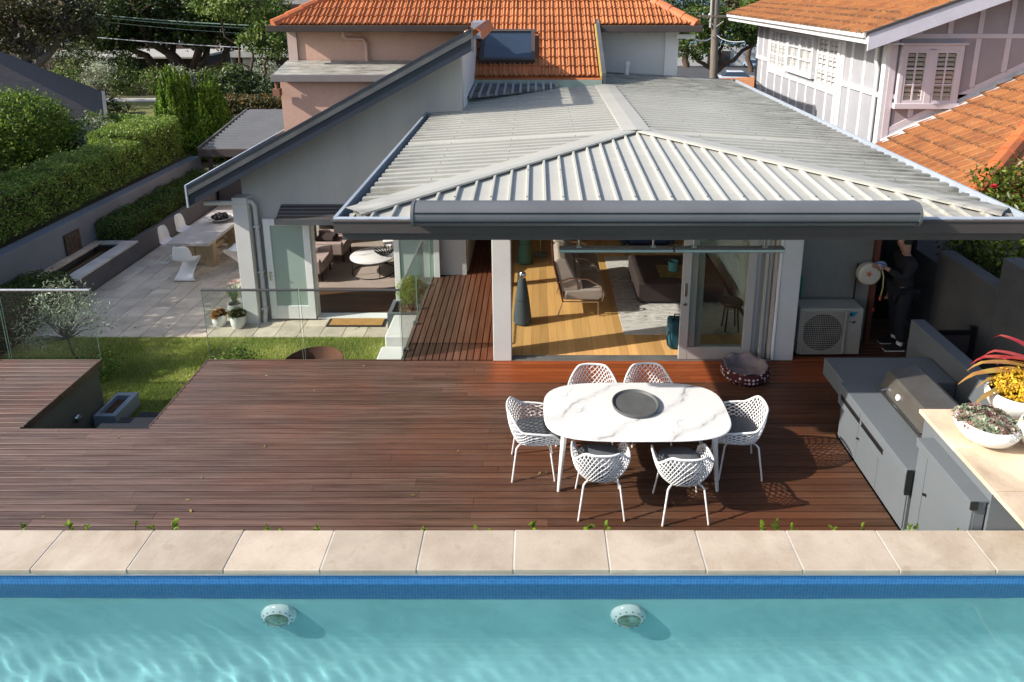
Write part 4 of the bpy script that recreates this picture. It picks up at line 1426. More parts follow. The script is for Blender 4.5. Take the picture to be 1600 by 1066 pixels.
MB().box(-10.07, 13.1, -.66, -9.61, 15.1, -.56).build('dark_water', mat('dark_trough_water', (.02, .016, .010), .08, c2=(.07, .045, .02), ns=3, spec=.8), lwt)
lb = thing('garden_bed_wall', 'low charcoal wall holding the clipped hedge along the patio', 'wall', (-9.5, 17.5, GZ))
mb = MB(); mb.box(-9.50, 15.21, GZ, -9.36, 20.0, -.42, .006); mb.build('wall', M['troughwall'], lb)
MB().box(-10.28, 15.21, GZ, -9.51, 20.0, -.5).build('soil', M['soil'], lb)
gb_ = thing('storage_bin', 'dark storage box against the far end of the patio', 'box', (-8.9, 19.6, GZ))
mb = MB(); mb.box(-9.25, 19.3, -.90, -8.55, 19.8, -.12, .01); mb.build('body', M['darkmetal'], gb_); mb = MB(); mb.box(-9.28, 19.27, -.118, -8.52, 19.83, -.07, .01); mb.build('lid', M['darkmetal'], gb_)

# planter with mulch beside the left deck, and small beds
pl = thing('deck_planter', 'low grey planter box with mulch beside the left deck', 'planter', (-6.25, 9.05, GZ))
mb = MB(); mb.box(-6.37, 8.74, GZ, -6.05, 8.81, -.68); mb.box(-6.37, 9.26, GZ, -6.05, 9.34, -.68); mb.box(-6.37, 8.81, GZ, -6.33, 9.26, -.68); mb.box(-6.13, 8.81, GZ, -6.05, 9.26, -.68); mb.build('box', mat('pale_blue_grey_planter', (.33, .37, .42), .7, fine=.05), pl)
MB().box(-6.33, 8.81, -.82, -6.13, 9.26, -.75).build('mulch', M['mulch'], pl)
wlt = thing('step_light', 'round metal step light on the wall of the left deck', 'light', (-6.41, 8.47, -.53))
mb = MB(); mb.M = Tm((-6.415, 8.47, -.53), ry=rad(90)); mb.lathe([(.06, 0), (.06, .03), (.045, .05), (0, .055)], 16); mb.build('housing', M['chrome'], wlt, smooth=True)
pb = thing('pebble_planter', 'grey planter box filled with pebbles beside the side deck', 'planter', (-2.4, 12, GZ))
mb = MB(); mb.box(-2.72, 11.55, GZ, -2.06, 11.62, -.48); mb.box(-2.72, 12.08, GZ, -2.06, 12.15, -.48); mb.box(-2.72, 11.62, GZ, -2.65, 12.08, -.48); mb.box(-2.13, 11.62, GZ, -2.06, 12.08, -.48); mb.build('box', M['bbq'], pb)
MB().box(-2.65, 11.62, -.62, -2.13, 12.08, -.56).build('bed', M['mulch'], pb)
mb = MB()
for k in range(90):
    r = R.uniform(.018, .035)
    mb.lathe([(0, -r * .6), (r, 0), (0, r * .6)], 6, (R.uniform(-2.62, -2.16), R.uniform(11.65, 12.05), -.555))
pe = mb.build('pebble', mat('brown_pebbles', (.30, .20, .12), .7, c2=(.15, .10, .06), ns=20), pb); pe['kind'] = 'stuff'
ws = thing('white_steps', 'white rendered step block beside the side deck', 'steps', (-2.3, 10.5, GZ))
mb = MB(); mb.box(-2.62, 9.14, GZ, -2.06, 10.6, -.60, .02); mb.box(-2.56, 10.6, GZ, -2.06, 11.4, -.42, .02); mb.build('block', M['postwhite'], ws)

# shingled house far left
sh = thing('shingle_house', 'neighbour house with dark grey shingle roof behind the bushes', 'house', (-20, 24, .2))
M['shingle'] = mat('dark_grey_shingles', (.055, .056, .065), .9, c2=(.038, .038, .045), ns=4, stretch=(1, 1, 4), bump=.6, bs=14, fine=.2)
A_ = dict(local=True)
sh.location = (-14.7, 23.2, 0); sh.rotation_euler = (0, 0, rad(32))
mb = MB()
mb.add([(0, 0, 1.0), (0, 7, 1.0), (-18, 7, 1.0), (-18, 0, 1.0), (-5.6, 3.5, 4.7), (-14, 3.5, 4.7)], [[0, 1, 4], [1, 2, 5, 4], [2, 3, 5], [3, 0, 4, 5]])
mb.build('roof', M['shingle'], sh, **A_)
mb = MB(); mb.box(-17.5, .6, -.5, -.6, 6.5, .97); mb.build('wall', M['postwhite'], sh, **A_)
mb = MB(); mb.box(-.02, -.1, .88, .1, 7, 1.02, .01); mb.box(-18, -.12, .88, -.03, .0, 1.02, .01); mb.build('gutter', M['midmetal'], sh, **A_)

# flats across the street, with tall concrete fins
fl = thing('apartment_block', 'brown shaded apartment block with pale concrete fins behind the fig tree', 'building', (-24, 56, -3))
M['brownbrick'] = mat('brown_brick', (.085, .055, .042), .9, c2=(.05, .034, .028), ns=1.0, bump=.3, bs=20)
M['concrete'] = mat('pale_concrete_fin', (.42, .41, .385), .85, c2=(.33, .32, .30), ns=.8, stretch=(1, 1, .3), bump=.2, bs=20)
mb = MB(); mb.box(-45, 56, -5, -14, 66, 9); mb.build('wall', M['brownbrick'], fl)
for x in (-24.6, -22.9):
    mb = MB(); mb.box(x - .45, 55.2, -5, x + .45, 55.98, 9, .03); mb.build('fin', M['concrete'], fl)
for z in (-.1, 4.0):
    mb = MB(); mb.box(-40, 54.9, z, -12, 55.19, z + .55, .02); mb.build('balcony_slab', M['concrete'], fl)
for i, x in enumerate((-38, -34.5, -31, -27.6, -20.3, -17.2)):
    for z in (.9, 5.0):
        mb = MB(); mb.box(x - .9, 55.93, z, x + .9, 55.995, z + 2.1); w_ = mb.build('window', M['darkpane'], fl)
        mb = MB(); mb.box(x - .98, 55.90, z - .08, x - .9, 55.99, z + 2.18); mb.box(x + .9, 55.90, z - .08, x + .98, 55.99, z + 2.18); mb.box(x - .03, 55.90, z, x + .03, 55.92, z + 2.1); mb.box(x - .9, 55.90, z - .08, x + .9, 55.99, z - .005); mb.build('frame', M['concrete'], w_)
mb = MB(); mb.box(-24.0, 55.9, -5, -23.4, 55.99, 3.0); mb.build('door', mat('dark_red_door', (.07, .018, .018), .6), fl)
wh = thing('white_cottage', 'low white garage front with flat pale roof left of the fig tree', 'building', (-25, 45, -2))
mb = MB(); mb.box(-27.6, 45.3, -3, -22, 50, .80); mb.build('wall', M['dimroom'], wh)
MB().box(-28.6, 45, -3, -27.3, 45.28, .80).build('front_wall', M['whiteboard'], wh); MB().box(-22.3, 45, -3, -21.9, 45.28, .80).build('front_wall', M['whiteboard'], wh)
mb = MB(); mb.box(-28.8, 44.7, .82, -21.8, 50.3, .98, .03); mb.build('roof', M['concrete'], wh)
# lawn and drive between
mb = MB(); mb.add([(-24, 26.5, .21), (-13.0, 26.5, .21), (-13.0, 33, -.06), (-24, 33, -.06)], [[0, 1, 2, 3]])
props(mb.build('far_lawn', mat('yellow_green_lawn', (.16, .17, .045), .95, c2=(.20, .19, .06), ns=1.5, bump=.5, bs=25)), 'sunny patch of lawn beyond the hedge', kind='structure')
mb = MB(); mb.add([(-26, 33.0, -.05), (-13.0, 33.0, -.05), (-13.0, 34.4, -.11), (-26, 34.4, -.11)], [[0, 1, 2, 3]])
props(mb.build('driveway', M['sill']), 'pale driveway strip behind the lawn', kind='structure')

# ------------------------------------------------------------------ power pole, wires, cars
pp = thing('power_pole', 'grey timber power pole with crossarm at the street', 'power pole', (11.5, 45, -3))
mb = MB(); mb.tube([(11.6, 45, -3.2), (11.45, 45, 3), (11.35, 45, 9)], [.27, .23, .19], 14); mb.build('pole', M['pole'], pp, smooth=True)
mb = MB(); mb.box(10.4, 44.78, 3.42, 13.0, 44.9, 3.56, .01); mb.build('crossarm', M['pole'], pp)
mb = MB(); mb.tube([(10.95, 44.75, 3.2), (11.4, 44.75, 2.85)], .03); mb.tube([(11.9, 44.75, 3.2), (11.45, 44.75, 2.85)], .03); mb.tube([(10.9, 44.7, 5.7), (11.4, 44.78, 4.9)], .07); mb.tube([(11.1, 44.85, 2.8), (11.1, 44.85, 9)], .08); mb.build('brace', M['concrete'], pp)
mb = MB()
for x in (10.6, 11.0, 12.2, 12.8): mb.lathe([(.03, 0), (.06, .03), (.04, .07), (.06, .1), (.02, .14), (0, .14)], 8, (x, 44.84, 3.56))
mb.build('insulator', M['white'], pp)


def wire(label, a, b, sag, r, m, n=18):
    a, b = Vector(a), Vector(b)
    pts = [a.lerp(b, i / n) + Vector((0, 0, -sag * 4 * (i / n) * (1 - i / n))) for i in range(n + 1)]
    o = MB().tube(pts, r, 5).build('power_cable', m)
    props(o, label, 'cable')


M['greencable'] = mat('green_grey_cable', (.20, .30, .25), .6)
M['whitecable'] = mat('pale_cable', (.55, .57, .62), .5)
wire('upper green overhead cable crossing in front of the fig tree', (-24.5, 38, 3.95), (-12.6, 38, 3.2), .12, .035, M['greencable'])
wire('second green overhead cable just below the upper one', (-24.5, 38.1, 3.82), (-12.6, 38.1, 3.02), .12, .03, M['greencable'])
wire('thin dark green overhead cable below the two green ones', (-24.5, 38.2, 3.6), (-12.6, 38.2, 2.72), .14, .018, M['greencable'])
wire('single pale overhead cable, lowest across the fig tree', (-28, 38.3, 3.05), (-12.4, 38.3, 1.95), .18, .028, M['whitecable'])
wire('pale service cable from the main house to the power pole', (3.9, 17.2, 4.05), (11.3, 45, 2.2), .12, .025, M['whitecable'])
wire('pale service cable from the pole to the white house', (11.6, 45, 2.3), (6.9, 23.2, 3.55), .15, .02, M['whitecable'])
wire('upper cable at the crossarm end running left', (10.6, 44.8, 3.7), (-10, 40, 6.5), .6, .02, M['greencable'])


def car(label, x, y, rz, paint):
    z0 = ground_z(x, y) + .05
    t = thing('parked_car', label, 'car', (x, y, z0), rz, 'cars parked in the street')
    A = dict(local=True)
    mb = MB()
    prof = [(-2.1, .35), (-2.15, .6), (-2.05, .86), (-1.2, .95), (1.35, .98), (2.0, .92), (2.15, .65), (2.1, .35)]
    mb.prism(prof, 'y', -.86, .86); mb.build('body', paint, t, bevel=.06, **A)
    mb = MB()
    mb.add([(-1.25, -.80, .94), (1.55, -.80, .96), (1.05, -.62, 1.42), (-.55, -.62, 1.44), (-1.25, .80, .94), (1.55, .80, .96), (1.05, .62, 1.42), (-.55, .62, 1.44)],
           [[0, 1, 2, 3], [5, 4, 7, 6], [0, 3, 7, 4], [1, 5, 6, 2]]); mb.build('window', M['darkpane'], t, **A)
    mb = MB(); mb.add([(1.08, -.64, 1.41), (-.58, -.64, 1.43), (-.58, .64, 1.43), (1.08, .64, 1.41), (.9, -.5, 1.47), (-.4, -.5, 1.48), (-.4, .5, 1.48), (.9, .5, 1.47)], [[0, 1, 5, 4], [1, 2, 6, 5], [2, 3, 7, 6], [3, 0, 4, 7], [4, 5, 6, 7]]); mb.build('roof', paint, t, **A)
    for (wx, wy) in ((-1.3, -.8), (1.3, -.8), (-1.3, .8), (1.3, .8)):
        mb = MB(Tm((wx, wy, .32), rx=rad(90))); mb.lathe([(.2, -.1), (.32, -.1), (.32, .1), (.2, .1)], 14); wv = mb.build('wheel', M['rubber'], t, **A)
        mb = MB(Tm((wx, wy, .32), rx=rad(90))); mb.lathe([(0, -.09), (.2, -.09), (.2, .09), (0, .09)], 10); mb.build('rim', M['steel'], wv, **A)
    for s in (-.6, .6):
        mb = MB(); mb.box(-2.17, s - .16, .62, -2.08, s + .16, .76, .02); mb.build('headlight', M['chrome'], t, **A)


M['carwhite'] = mat('white_car_paint', (.62, .66, .72), .25, spec=.6)
M['carblue'] = mat('pale_blue_car_paint', (.28, .38, .52), .25, spec=.6)
M['carblack'] = mat('black_car_paint', (.02, .022, .028), .25, spec=.6)
M['cargrey'] = mat('silver_grey_car_paint', (.30, .32, .36), .25, spec=.6)
car('white car parked nearest, just beyond the metal roof corner', 20.2, 69.5, rad(172), M['carwhite'])
car('pale blue car parked farther down the street, left of the black one', 35.6, 114, rad(95), M['carblue'])
car('black car parked between the pale blue car and the silver one', 37.6, 110, rad(98), M['carblack'])
car('silver car parked beside the white house corner, rightmost in the street', 39.6, 108, rad(98), M['cargrey'])
fw = thing('street_wall', 'cream boundary wall across the street under the trees', 'wall', (33, 124, -8))
mb = MB(); mb.box(20, 126, -12, 62, 126.5, -4.8); mb.build('wall', M['postwhite'], fw)
for x in (31, 33.5): MB().box(x, 125.8, -9, x + 1.6, 125.98, -5.9).build('gate', M['darkmetal'], fw)
# ------------------------------------------------------------------ glass fences
M['rail'] = mat('satin_rail', (.42, .42, .42), .3, .7, fine=.03)
M['darkrail'] = mat('dark_bronze_rail', (.07, .07, .07), .4, fine=.03)


def fence(name_label, base, runs, rail_m, z0=-.22):
    t = thing('glass_fence', name_label, 'fence', base)
    for (x0, y0, x1, y1) in runs:
        mb = MB()
        if abs(x1 - x0) > abs(y1 - y0): mb.box(x0 + .008, y0 - .005, z0, x1 - .008, y0 + .005, 1.075, .001)
        else: mb.box(x0 - .005, y0 + .008, z0, x0 + .005, y1 - .008, 1.075, .001)
        p = mb.build('glass_panel', M['glass'], t)
        if abs(x1 - x0) > abs(y1 - y0):                     # bright polished edges
            for xx in (x0 + .006, x1 - .009): MB().box(xx, y0 - .006, z0, xx + .003, y0 + .006, 1.075).build('glass_edge', M['glassedge'], p)
        else:
            for yy in (y0 + .006, y1 - .009): MB().box(x0 - .006, yy, z0, x0 + .006, yy + .003, 1.075).build('glass_edge', M['glassedge'], p)
        mb = MB()
        if abs(x1 - x0) > abs(y1 - y0): mb.box(x0, y0 - .022, 1.075, x1, y0 + .022, 1.10, .004)
        else: mb.box(x0 - .012, y0, 1.08, x0 + .012, y1, 1.095, .003)
        mb.build('rail', rail_m if abs(x1 - x0) > abs(y1 - y0) else M['rail'], t)
    return t


M['glassedge'] = mat('green_glass_edge', (.22, .34, .28), .2, fine=.03)
fence('left glass fence with pale top rail behind the left deck', (-8, 9.16, 0), [(-9.6, 9.16, -7.74, 9.16), (-7.72, 9.16, -6.40, 9.16)], M['rail'])
sf = fence('glass fence with dark top rail at the lawn turning along the side deck', (-3, 9.16, 0),
           [(-4.81, 9.16, -3.42, 9.16), (-3.40, 9.16, -1.97, 9.16), (-1.965, 9.18, -1.965, 10.45), (-1.965, 10.47, -1.965, 11.93), (-1.965, 11.95, -1.965, 13.20)], M['darkrail'])
for y in (9.35, 10.2, 10.75, 11.7, 12.2, 13.0):
    MB().box(-1.99, y, -.02, -1.915, y + .05, .05, .006).build('glass_clamp', M['chrome'], sf)
bp = thing('side_deck_post', 'white square post at the far end of the side deck fence', 'post', (-1.9, 13.3, 0))
mb = MB(); mb.tube([(-1.93, 13.3, .0), (-1.93, 13.3, .32)], .03, 10); mb.box(-1.99, 13.24, .33, -1.87, 13.36, 1.3, .008); mb.build('post', M['white'], bp)

# ------------------------------------------------------------------ retractable awning and heaters under the eave
ra = thing('retractable_awning', 'long grey retractable awning cassette mounted along the front eave', 'awning', (1.3, 6.25, 3.2))
prof = []
for i in range(15):
    a = rad(100 + i * 150 / 14)
    prof.append((6.26 + .12 * math.cos(a) * .95, 3.205 + .115 * math.sin(a)))
prof += [(6.34, 3.10), (6.38, 3.12), (6.38, 3.29), (6.34, 3.315)]
MB().prism(prof, 'x', -1.15, 3.59).build('cassette', M['midmetal'], ra, smooth=True)
for x in (-1.18, 3.592): MB().prism([(y + (.004 if y > 6.3 else -.006), z + (.006 if z > 3.2 else -.006)) for y, z in prof], 'x', x, x + .028).build('end_cap', M['midmetal'], ra, smooth=True)
mb = MB(); mb.box(-1.15, 6.143, 3.245, 3.59, 6.155, 3.252); mb.box(-1.15, 6.143, 3.15, 3.59, 6.160, 3.16); mb.build('seam', M['black'], ra)
for (a, c, nm) in ((.26, 1.54, 'left of the two long steel strip heaters under the eave'), (1.56, 2.80, 'right one of the two long steel strip heaters under the eave')):
    y, z = 7.35, 2.40
    t = thing('strip_heater', nm, 'heater', ((a + c) / 2, y, z))
    MB().prism([(y - .06, z), (y + .06, z), (y + .045, z + .045), (y - .045, z + .045)], 'x', a, c).build('housing', M['midmetal'], t)
    MB().box(a, y - .066, z + .008, c, y - .060, z + .035).build('reflector', M['steel'], t)
    for xx in (a + .22, c - .22):
        mb = MB(); mb.tube([(xx, y, z + .045), (xx, y, 2.888)], .012, 6); mb.box(xx - .03, y - .03, z + .045, xx + .03, y + .03, z + .06); mb.build('bracket', M['steel'], t)

# ------------------------------------------------------------------ dining table
tb = thing('dining_table', 'white marble topped outdoor dining table with four tapered legs', 'table', (1.10, 6.78, 0))


def marble():
    b = NB('white_veined_marble')
    def vein(scale, ang, dist, lo, det, dscale):
        p = b.n('ShaderNodeMapping'); b.set(p.inputs[0], b.pos()); p.inputs['Rotation'].default_value = (0, 0, rad(ang))
        wv = b.n('ShaderNodeTexWave', wave_type='BANDS', bands_direction='X', wave_profile='SIN')
        b.L.new(p.outputs[0], wv.inputs['Vector'])
        for k, v in (('Scale', scale), ('Distortion', dist), ('Detail', det), ('Detail Scale', dscale), ('Detail Roughness', .62)): wv.inputs[k].default_value = v
        return b.ramp(wv.outputs['Fac'], lo, 1.0)
    v1 = b.math('MULTIPLY', vein(.62, 55, 5.0, .982, 4, 1.1), b.ramp(b.noise(3.0, 3), .40, .58))
    soft = b.math('MULTIPLY', vein(.62, 55, 5.0, .86, 4, 1.1), .22)
    v2 = b.math('MULTIPLY', vein(.95, 42, 7.0, .985, 5, 1.4), b.math('MULTIPLY', b.ramp(b.noise(2.2, 3), .52, .66), .6))
    v = b.math('MAXIMUM', b.math('MAXIMUM', v1, v2), soft)
    col = b.mix(b.math('MULTIPLY', b.ramp(b.noise(2.4, 5), .45, .75), .3), (.70, .70, .695), (.63, .63, .63))
    col = b.mix(b.math('MULTIPLY', v, .8), col, (.20, .20, .21))
    return b.done(col, .28, 0, .4)


M['marble'] = marble()


def supere(a, b_, n=48, e=3.6):
    pts = []
    for k in range(n):
        t = 2 * math.pi * k / n
        c, s = math.cos(t), math.sin(t)
        pts.append((a * math.copysign(abs(c) ** (2 / e), c), b_ * math.copysign(abs(s) ** (2 / e), s)))
    return pts


mb = MB(Tm((1.10, 6.78, 0)))
rings = [(supere(.97, .50), .712), (supere(1.015, .545), .728), (supere(1.02, .55), .736), (supere(1.013, .543), .742)]
vs, fs, n = [], [], 48
for ps, z in rings: vs += [(x, y, z) for x, y in ps]
for i in range(3): fs += [[i * n + k, i * n + (k + 1) % n, (i + 1) * n + (k + 1) % n, (i + 1) * n + k] for k in range(n)]
fs += [list(range(n))[::-1], [3 * n + k for k in range(n)]]
mb.add(vs, fs); mb.build('tabletop', M['marble'], tb)
for sx in (-1, 1):
    for sy in (-1, 1):
        mb = MB(Tm((1.10, 6.78, 0))); mb.tube([(sx * .86, sy * .38, 0), (sx * .855, sy * .375, .05), (sx * .80, sy * .33, .70)], [.017, .020, .034], 14)
        mb.build('leg', M['white'], tb, smooth=True)
mb = MB(); mb.box(.35, 6.46, .66, 1.85, 6.50, .711); mb.box(.35, 7.06, .66, 1.85, 7.10, .711); mb.box(.33, 6.46, .66, .37, 7.1, .711); mb.box(1.83, 6.46, .66, 1.87, 7.1, .711); mb.build('under_frame', M['white'], tb)
tr = thing('serving_tray', 'round dark grey tray in the middle of the marble table', 'tray', (1.11, 6.86, .742))
mb = MB(); mb.lathe([(0, .004), (.235, .004), (.255, .008), (.262, .042), (.252, .044), (.236, .020), (0, .018)], 48, (1.11, 6.86, .742)); mb.build('tray', mat('charcoal_tray', (.105, .110, .112), .55, c2=(.085, .088, .09), ns=6, bump=.2, bs=60), tr, smooth=True)


# ------------------------------------------------------------------ lattice chairs
def smooth01(t):
    t = max(0, min(1, t)); return t * t * (3 - 2 * t)


def shell(phi, v):
    """tub shell; phi in degrees from the middle of the back (negative = left), v 0..1 up to the rim"""
    a = abs(phi)
    zr = .80 - .155 * smooth01((a - 30) / 48) - .03 * smooth01((a - 80) / 30) - .10 * smooth01((a - 108) / 20)
    p = math.radians(phi)
    s, c = math.sin(p), math.cos(p)
    e = 2 / 2.6
    ux, uy = math.copysign(abs(s) ** e, s), -math.copysign(abs(c) ** e, c)
    k = smooth01((a - 25) / 50)
    rx = .295 - .045 * (1 - k); ry = .285 if c > 0 else .46
    bx, by_ = .195 * ux, (.19 if c > 0 else .38) * uy
    tx, ty = rx * ux, ry * uy
    h = 1 - (1 - v) ** 1.9
    return Vector((bx + (tx - bx) * h, by_ + (ty - by_) * h, .425 + (zr - .425) * (v ** 1.15)))


chair = thing('lattice_chair', 'tmp', 'chair', (0, 0, 0), 0, 'white lattice chairs around the marble table')
M['chairwhite'] = mat('white_moulded_resin', (.80, .80, .80), .4, c2=(.76, .76, .76), fine=.02)
PM = 126
mb = MB()
NS = 30
dphi = 58
for sgn in (1, -1):
    for k in range(NS + 2):
        ph0 = -PM - dphi + (2 * PM + dphi) * k / (NS + 1) if sgn > 0 else PM + dphi - (2 * PM + dphi) * k / (NS + 1)
        pts = []
        for i in range(13):
            v = i / 12
            ph = ph0 + sgn * dphi * v
            if -PM <= ph <= PM: pts.append(shell(ph, v * .985 + .0))
        if len(pts) > 1: mb.tube(pts, .0057, 4, cap=False)
mb.build('lattice_shell', M['chairwhite'], chair, smooth='all')
mb = MB()
rim = [shell(-PM + 2 * PM * i / 60, 1.0) for i in range(61)]
low = [shell(PM, 1 - i / 8) for i in range(1, 9)]
low2 = [shell(-PM, i / 8) for i in range(0, 8)]
mb.tube(low2 + rim + low, .0125, 8)
mb.build('rim', M['chairwhite'], chair, smooth='all')
mb = MB(); mb.lathe([(0, .405), (.15, .405), (.19, .42), (.195, .432), (0, .436)], 28, c=(0, .03, 0), sx=1.0, sy=1.15); mb.build('seat_pan', M['chairwhite'], chair, smooth=True)
M['cushion'] = mat('slate_grey_fabric', (.115, .125, .14), .95, c2=(.095, .105, .12), ns=5, bump=.3, bs=300, fine=.1)
mb = MB(); vs = []
for ps, z in ((supere(.20, .20, 32, 3.4), .438), (supere(.222, .222, 32, 3.4), .455), (supere(.222, .222, 32, 3.4), .478), (supere(.20, .20, 32, 3.4), .494), (supere(.10, .10, 32, 3.0), .499)):
    vs += [(x, y * 1.18 + .065, z + .02) for x, y in ps]
mb.add(vs, [[i * 32 + k, i * 32 + (k + 1) % 32, (i + 1) * 32 + (k + 1) % 32, (i + 1) * 32 + k] for i in range(4) for k in range(32)] + [[128 + k for k in range(32)]])
mb.build('cushion', M['cushion'], chair, smooth='all')
for sx in (-1, 1):
    for sy in (-1, 1):
        mb = MB(); mb.tube([(sx * .10, sy * .10, .405), (sx * .165, sy * .165, .402), (sx * .185, sy * .185, .385), (sx * .235, sy * .235, .012)], [.0105, .0105, .0105, .0095], 8)
        lg = mb.build('leg', M['chairwhite'], chair, smooth=True)
        mb = MB(); mb.tube([(sx * .2345, sy * .2345, .014), (sx * .236, sy * .236, 0)], .0115, 8); mb.build('foot', M['benchstone'], lg)
spots = [(.665, 6.20, 0, 'white lattice chair near the pool, left one of the two with backs to it'),
         (1.505, 6.14, 0, 'white lattice chair near the pool, right one of the two with backs to it'),
         (.68, 7.36, 180, 'white lattice chair behind the marble table, on the left, its rim in sunlight'),
         (1.36, 7.38, 180, 'greyish shaded lattice chair behind the marble table, on the right'),
         (-.04, 6.78, -90, 'white lattice chair at the left end of the marble table'),
         (2.27, 6.80, 90, 'white lattice chair at the right end of the marble table beside the kitchen')]
for k, (x, y, a, lab) in enumerate(spots):
    o = chair if k == 0 else copy_tree(chair)
    o.location = (x, y, .0); o.rotation_euler = (0, 0, rad(a + (0, 2, -2, 3, 2, -3)[k])); o['label'] = lab

# ------------------------------------------------------------------ dog bed
db = thing('dog_bed', 'round brown dog bed with white polka dots by the sliding door', 'dog bed', (2.93, 8.70, 0))
b = NB('polka_dot_fabric')
vo = b.n('ShaderNodeTexVoronoi'); vo.inputs['Scale'].default_value = 17; vo.inputs['Randomness'].default_value = .25
b.L.new(b.pos(), vo.inputs['Vector'])
dots = b.math('SUBTRACT', 1.0, b.ramp(vo.outputs['Distance'], .30, .36))
M['polka'] = b.done(b.mix(dots, (.075, .020, .022), (.66, .58, .56)), .95, 0, .2)
mb = MB(); prof = [(.20, .02), (.30, .0), (.335, .06), (.335, .13), (.305, .175)]
mb.lathe(prof, 40, (2.93, 8.70, 0), caps=False); mb.build('outer_wall', M['polka'], db, smooth='all')
M['plush'] = mat('mauve_grey_plush', (.26, .215, .215), .95, c2=(.20, .16, .165), ns=9, bump=.6, bs=70)
mb = MB()
def bed(u, v):
    a = 2 * math.pi * u
    r = .305 * (1 - v)
    z = .175 - .03 * math.sin(min(1, v * 3) * math.pi) * 0 + (.02 if v < .08 else 0)
    z = .185 + .02 * math.sin(a * 7) * (v < .3) - .115 * smooth01((v - .12) / .22) + .02 * math.sin(a * 3 + 1) * v
    if v > .98: z = .075
    return (2.93 + r * math.cos(a), 8.70 + r * math.sin(a), z)
mb.grid(bed, 40, 14, closeu=True); mb.build('cushion', M['plush'], db, smooth='all')

# ------------------------------------------------------------------ outdoor kitchen at the right
ok = thing('outdoor_kitchen', 'blue grey outdoor kitchen cabinets with drawers at the right edge of the deck', 'cabinet', (3.9, 6.2, 0))
MB().box(3.672, 5.815, 0, 4.42, 7.335, .70).build('carcass', M['bbq'], ok); MB().box(3.712, 4.96, 0, 3.80, 5.79, 1.08).build('carcass', M['bbq'], ok)
MB().box(3.61, 5.80, .702, 4.0, 7.34, .742, .004).build('counter', M['bbq'], ok)
MB().box(4.0, 7.20, .702, 4.44, 7.34, .742, .004).build('counter', M['bbq'], ok)
MB().box(3.612, 5.785, .46, 3.668, 5.798, .735).build('end_shade_strip', M['black'], ok)  # black strip stands in for the shaded end face of the drawers
for (a, c) in ((6.80, 7.335), (5.81, 6.79)):
    d_ = MB().box(3.612, a, .475, 3.671, c, .70, .003).build('drawer', M['bbq'], ok)
    mb = MB(); ym, L = (7.02, .24) if a > 6.5 else (6.49, .24)
    mb.box(3.606, ym - L, .575, 3.6125, ym + L, .625); mb.build('handle_slot', M['black'], d_)
    mb = MB(); mb.box(3.603, ym - L - .01, .570, 3.611, ym + L + .01, .576); mb.box(3.603, ym - L - .01, .624, 3.611, ym + L + .01, .630); mb.build('handle_frame', M['steel'], d_)
for (a, c) in ((6.875, 7.33), (6.40, 6.868), (5.83, 6.393)):
    MB().box(3.655, a, .03, 3.671, c, .47, .003).build('door', M['bbq'], ok)
for (y, z) in ((6.83, .34),):
    mb = MB(Tm((3.652, y, z), ry=rad(-90))); mb.lathe([(.006, -.002), (.006, .012), (.014, .018), (.012, .028), (0, .03)], 12); mb.build('knob', M['black'], ok, smooth=True)
for (a, c, kn) in ((5.645, 5.795, None), (4.965, 5.638, 5.58)):
    d_ = MB().box(3.690, a, .03, 3.711, c, 1.05, .003).build('door', M['bbq'], ok)
    if kn:
        mb = MB(Tm((3.688, kn, .64), ry=rad(-90))); mb.lathe([(.006, -.002), (.006, .014), (.016, .02), (.014, .03), (0, .033)], 12); mb.build('knob', M['black'], d_, smooth=True)
mb = MB(); mb.box(3.655, 4.95, 1.082, 3.82, 5.80, 1.10, .003); mb.box(3.657, 4.95, 1.02, 3.67, 5.79, 1.082); mb.build('ledge', M['bbq'], ok)
MB().box(3.66, 4.935, 1.02, 3.72, 4.948, 1.098).build('ledge_shade_strip', M['black'], ok)  # shade on the ledge's end face, put in as a black strip
MB().box(3.82, 4.94, .0, 5.03, 5.98, 1.205).build('upper_wall', M['bbq'], ok)
for i, (a, c) in enumerate(((4.5, 4.885), (4.89, 5.43), (5.435, 6.04))):
    for j, (xa, xb) in enumerate(((3.79, 4.56), (4.565, 5.5))):
        MB().box(xa, a, 1.207, xb, c, 1.25, .004).build('bench_slab', M['benchstone'], ok)
bq = thing('barbecue', 'built-in barbecue with stained steel hood set in the outdoor kitchen', 'barbecue', (4.2, 6.9, .74))
hp = [(4.01, .745), (4.07, .955), (4.10, .985), (4.40, 1.06), (4.46, 1.03), (4.46, .745)]
MB().prism(hp, 'y', 6.12, 7.19).build('hood', M['hood'], bq, bevel=.008)
mb = MB(); mb.tube([(3.955, 6.20, .80), (3.955, 7.12, .80)], .014, 10); mb.tube([(3.955, 6.25, .80), (4.03, 6.25, .82)], .012, 8); mb.tube([(3.955, 7.07, .80), (4.03, 7.07, .82)], .012, 8); mb.build('handle', M['chrome'], bq, smooth=True)
mb = MB(Tm((4.035, 6.83, .86), ry=rad(-74))); mb.lathe([(.035, -.004), (.035, .012), (.028, .016), (0, .017)], 18); mb.build('thermometer', M['white'], bq, smooth=True)
MB().box(3.985, 6.10, .743, 4.48, 7.21, .752).build('tray_frame', M['steel'], bq)
fbn = thing('floating_bench', 'low blue grey bench slab cantilevered behind the barbecue', 'bench', (4.4, 7.7, .48))
MB().box(3.675, 7.365, .485, 5.02, 7.945, .715, .006).build('slab', M['bbq'], fbn)
MB().box(4.3, 7.45, .003, 5.0, 7.85, .484).build('plinth', M['bbq'], fbn)
sw = thing('kitchen_back_wall', 'low blue grey wall behind the barbecue, half in shade', 'wall', (5.1, 7, 0))
MB().box(5.04, 5.995, 0, 5.22, 8.50, .965, .006).build('wall', M['bbq'], sw)
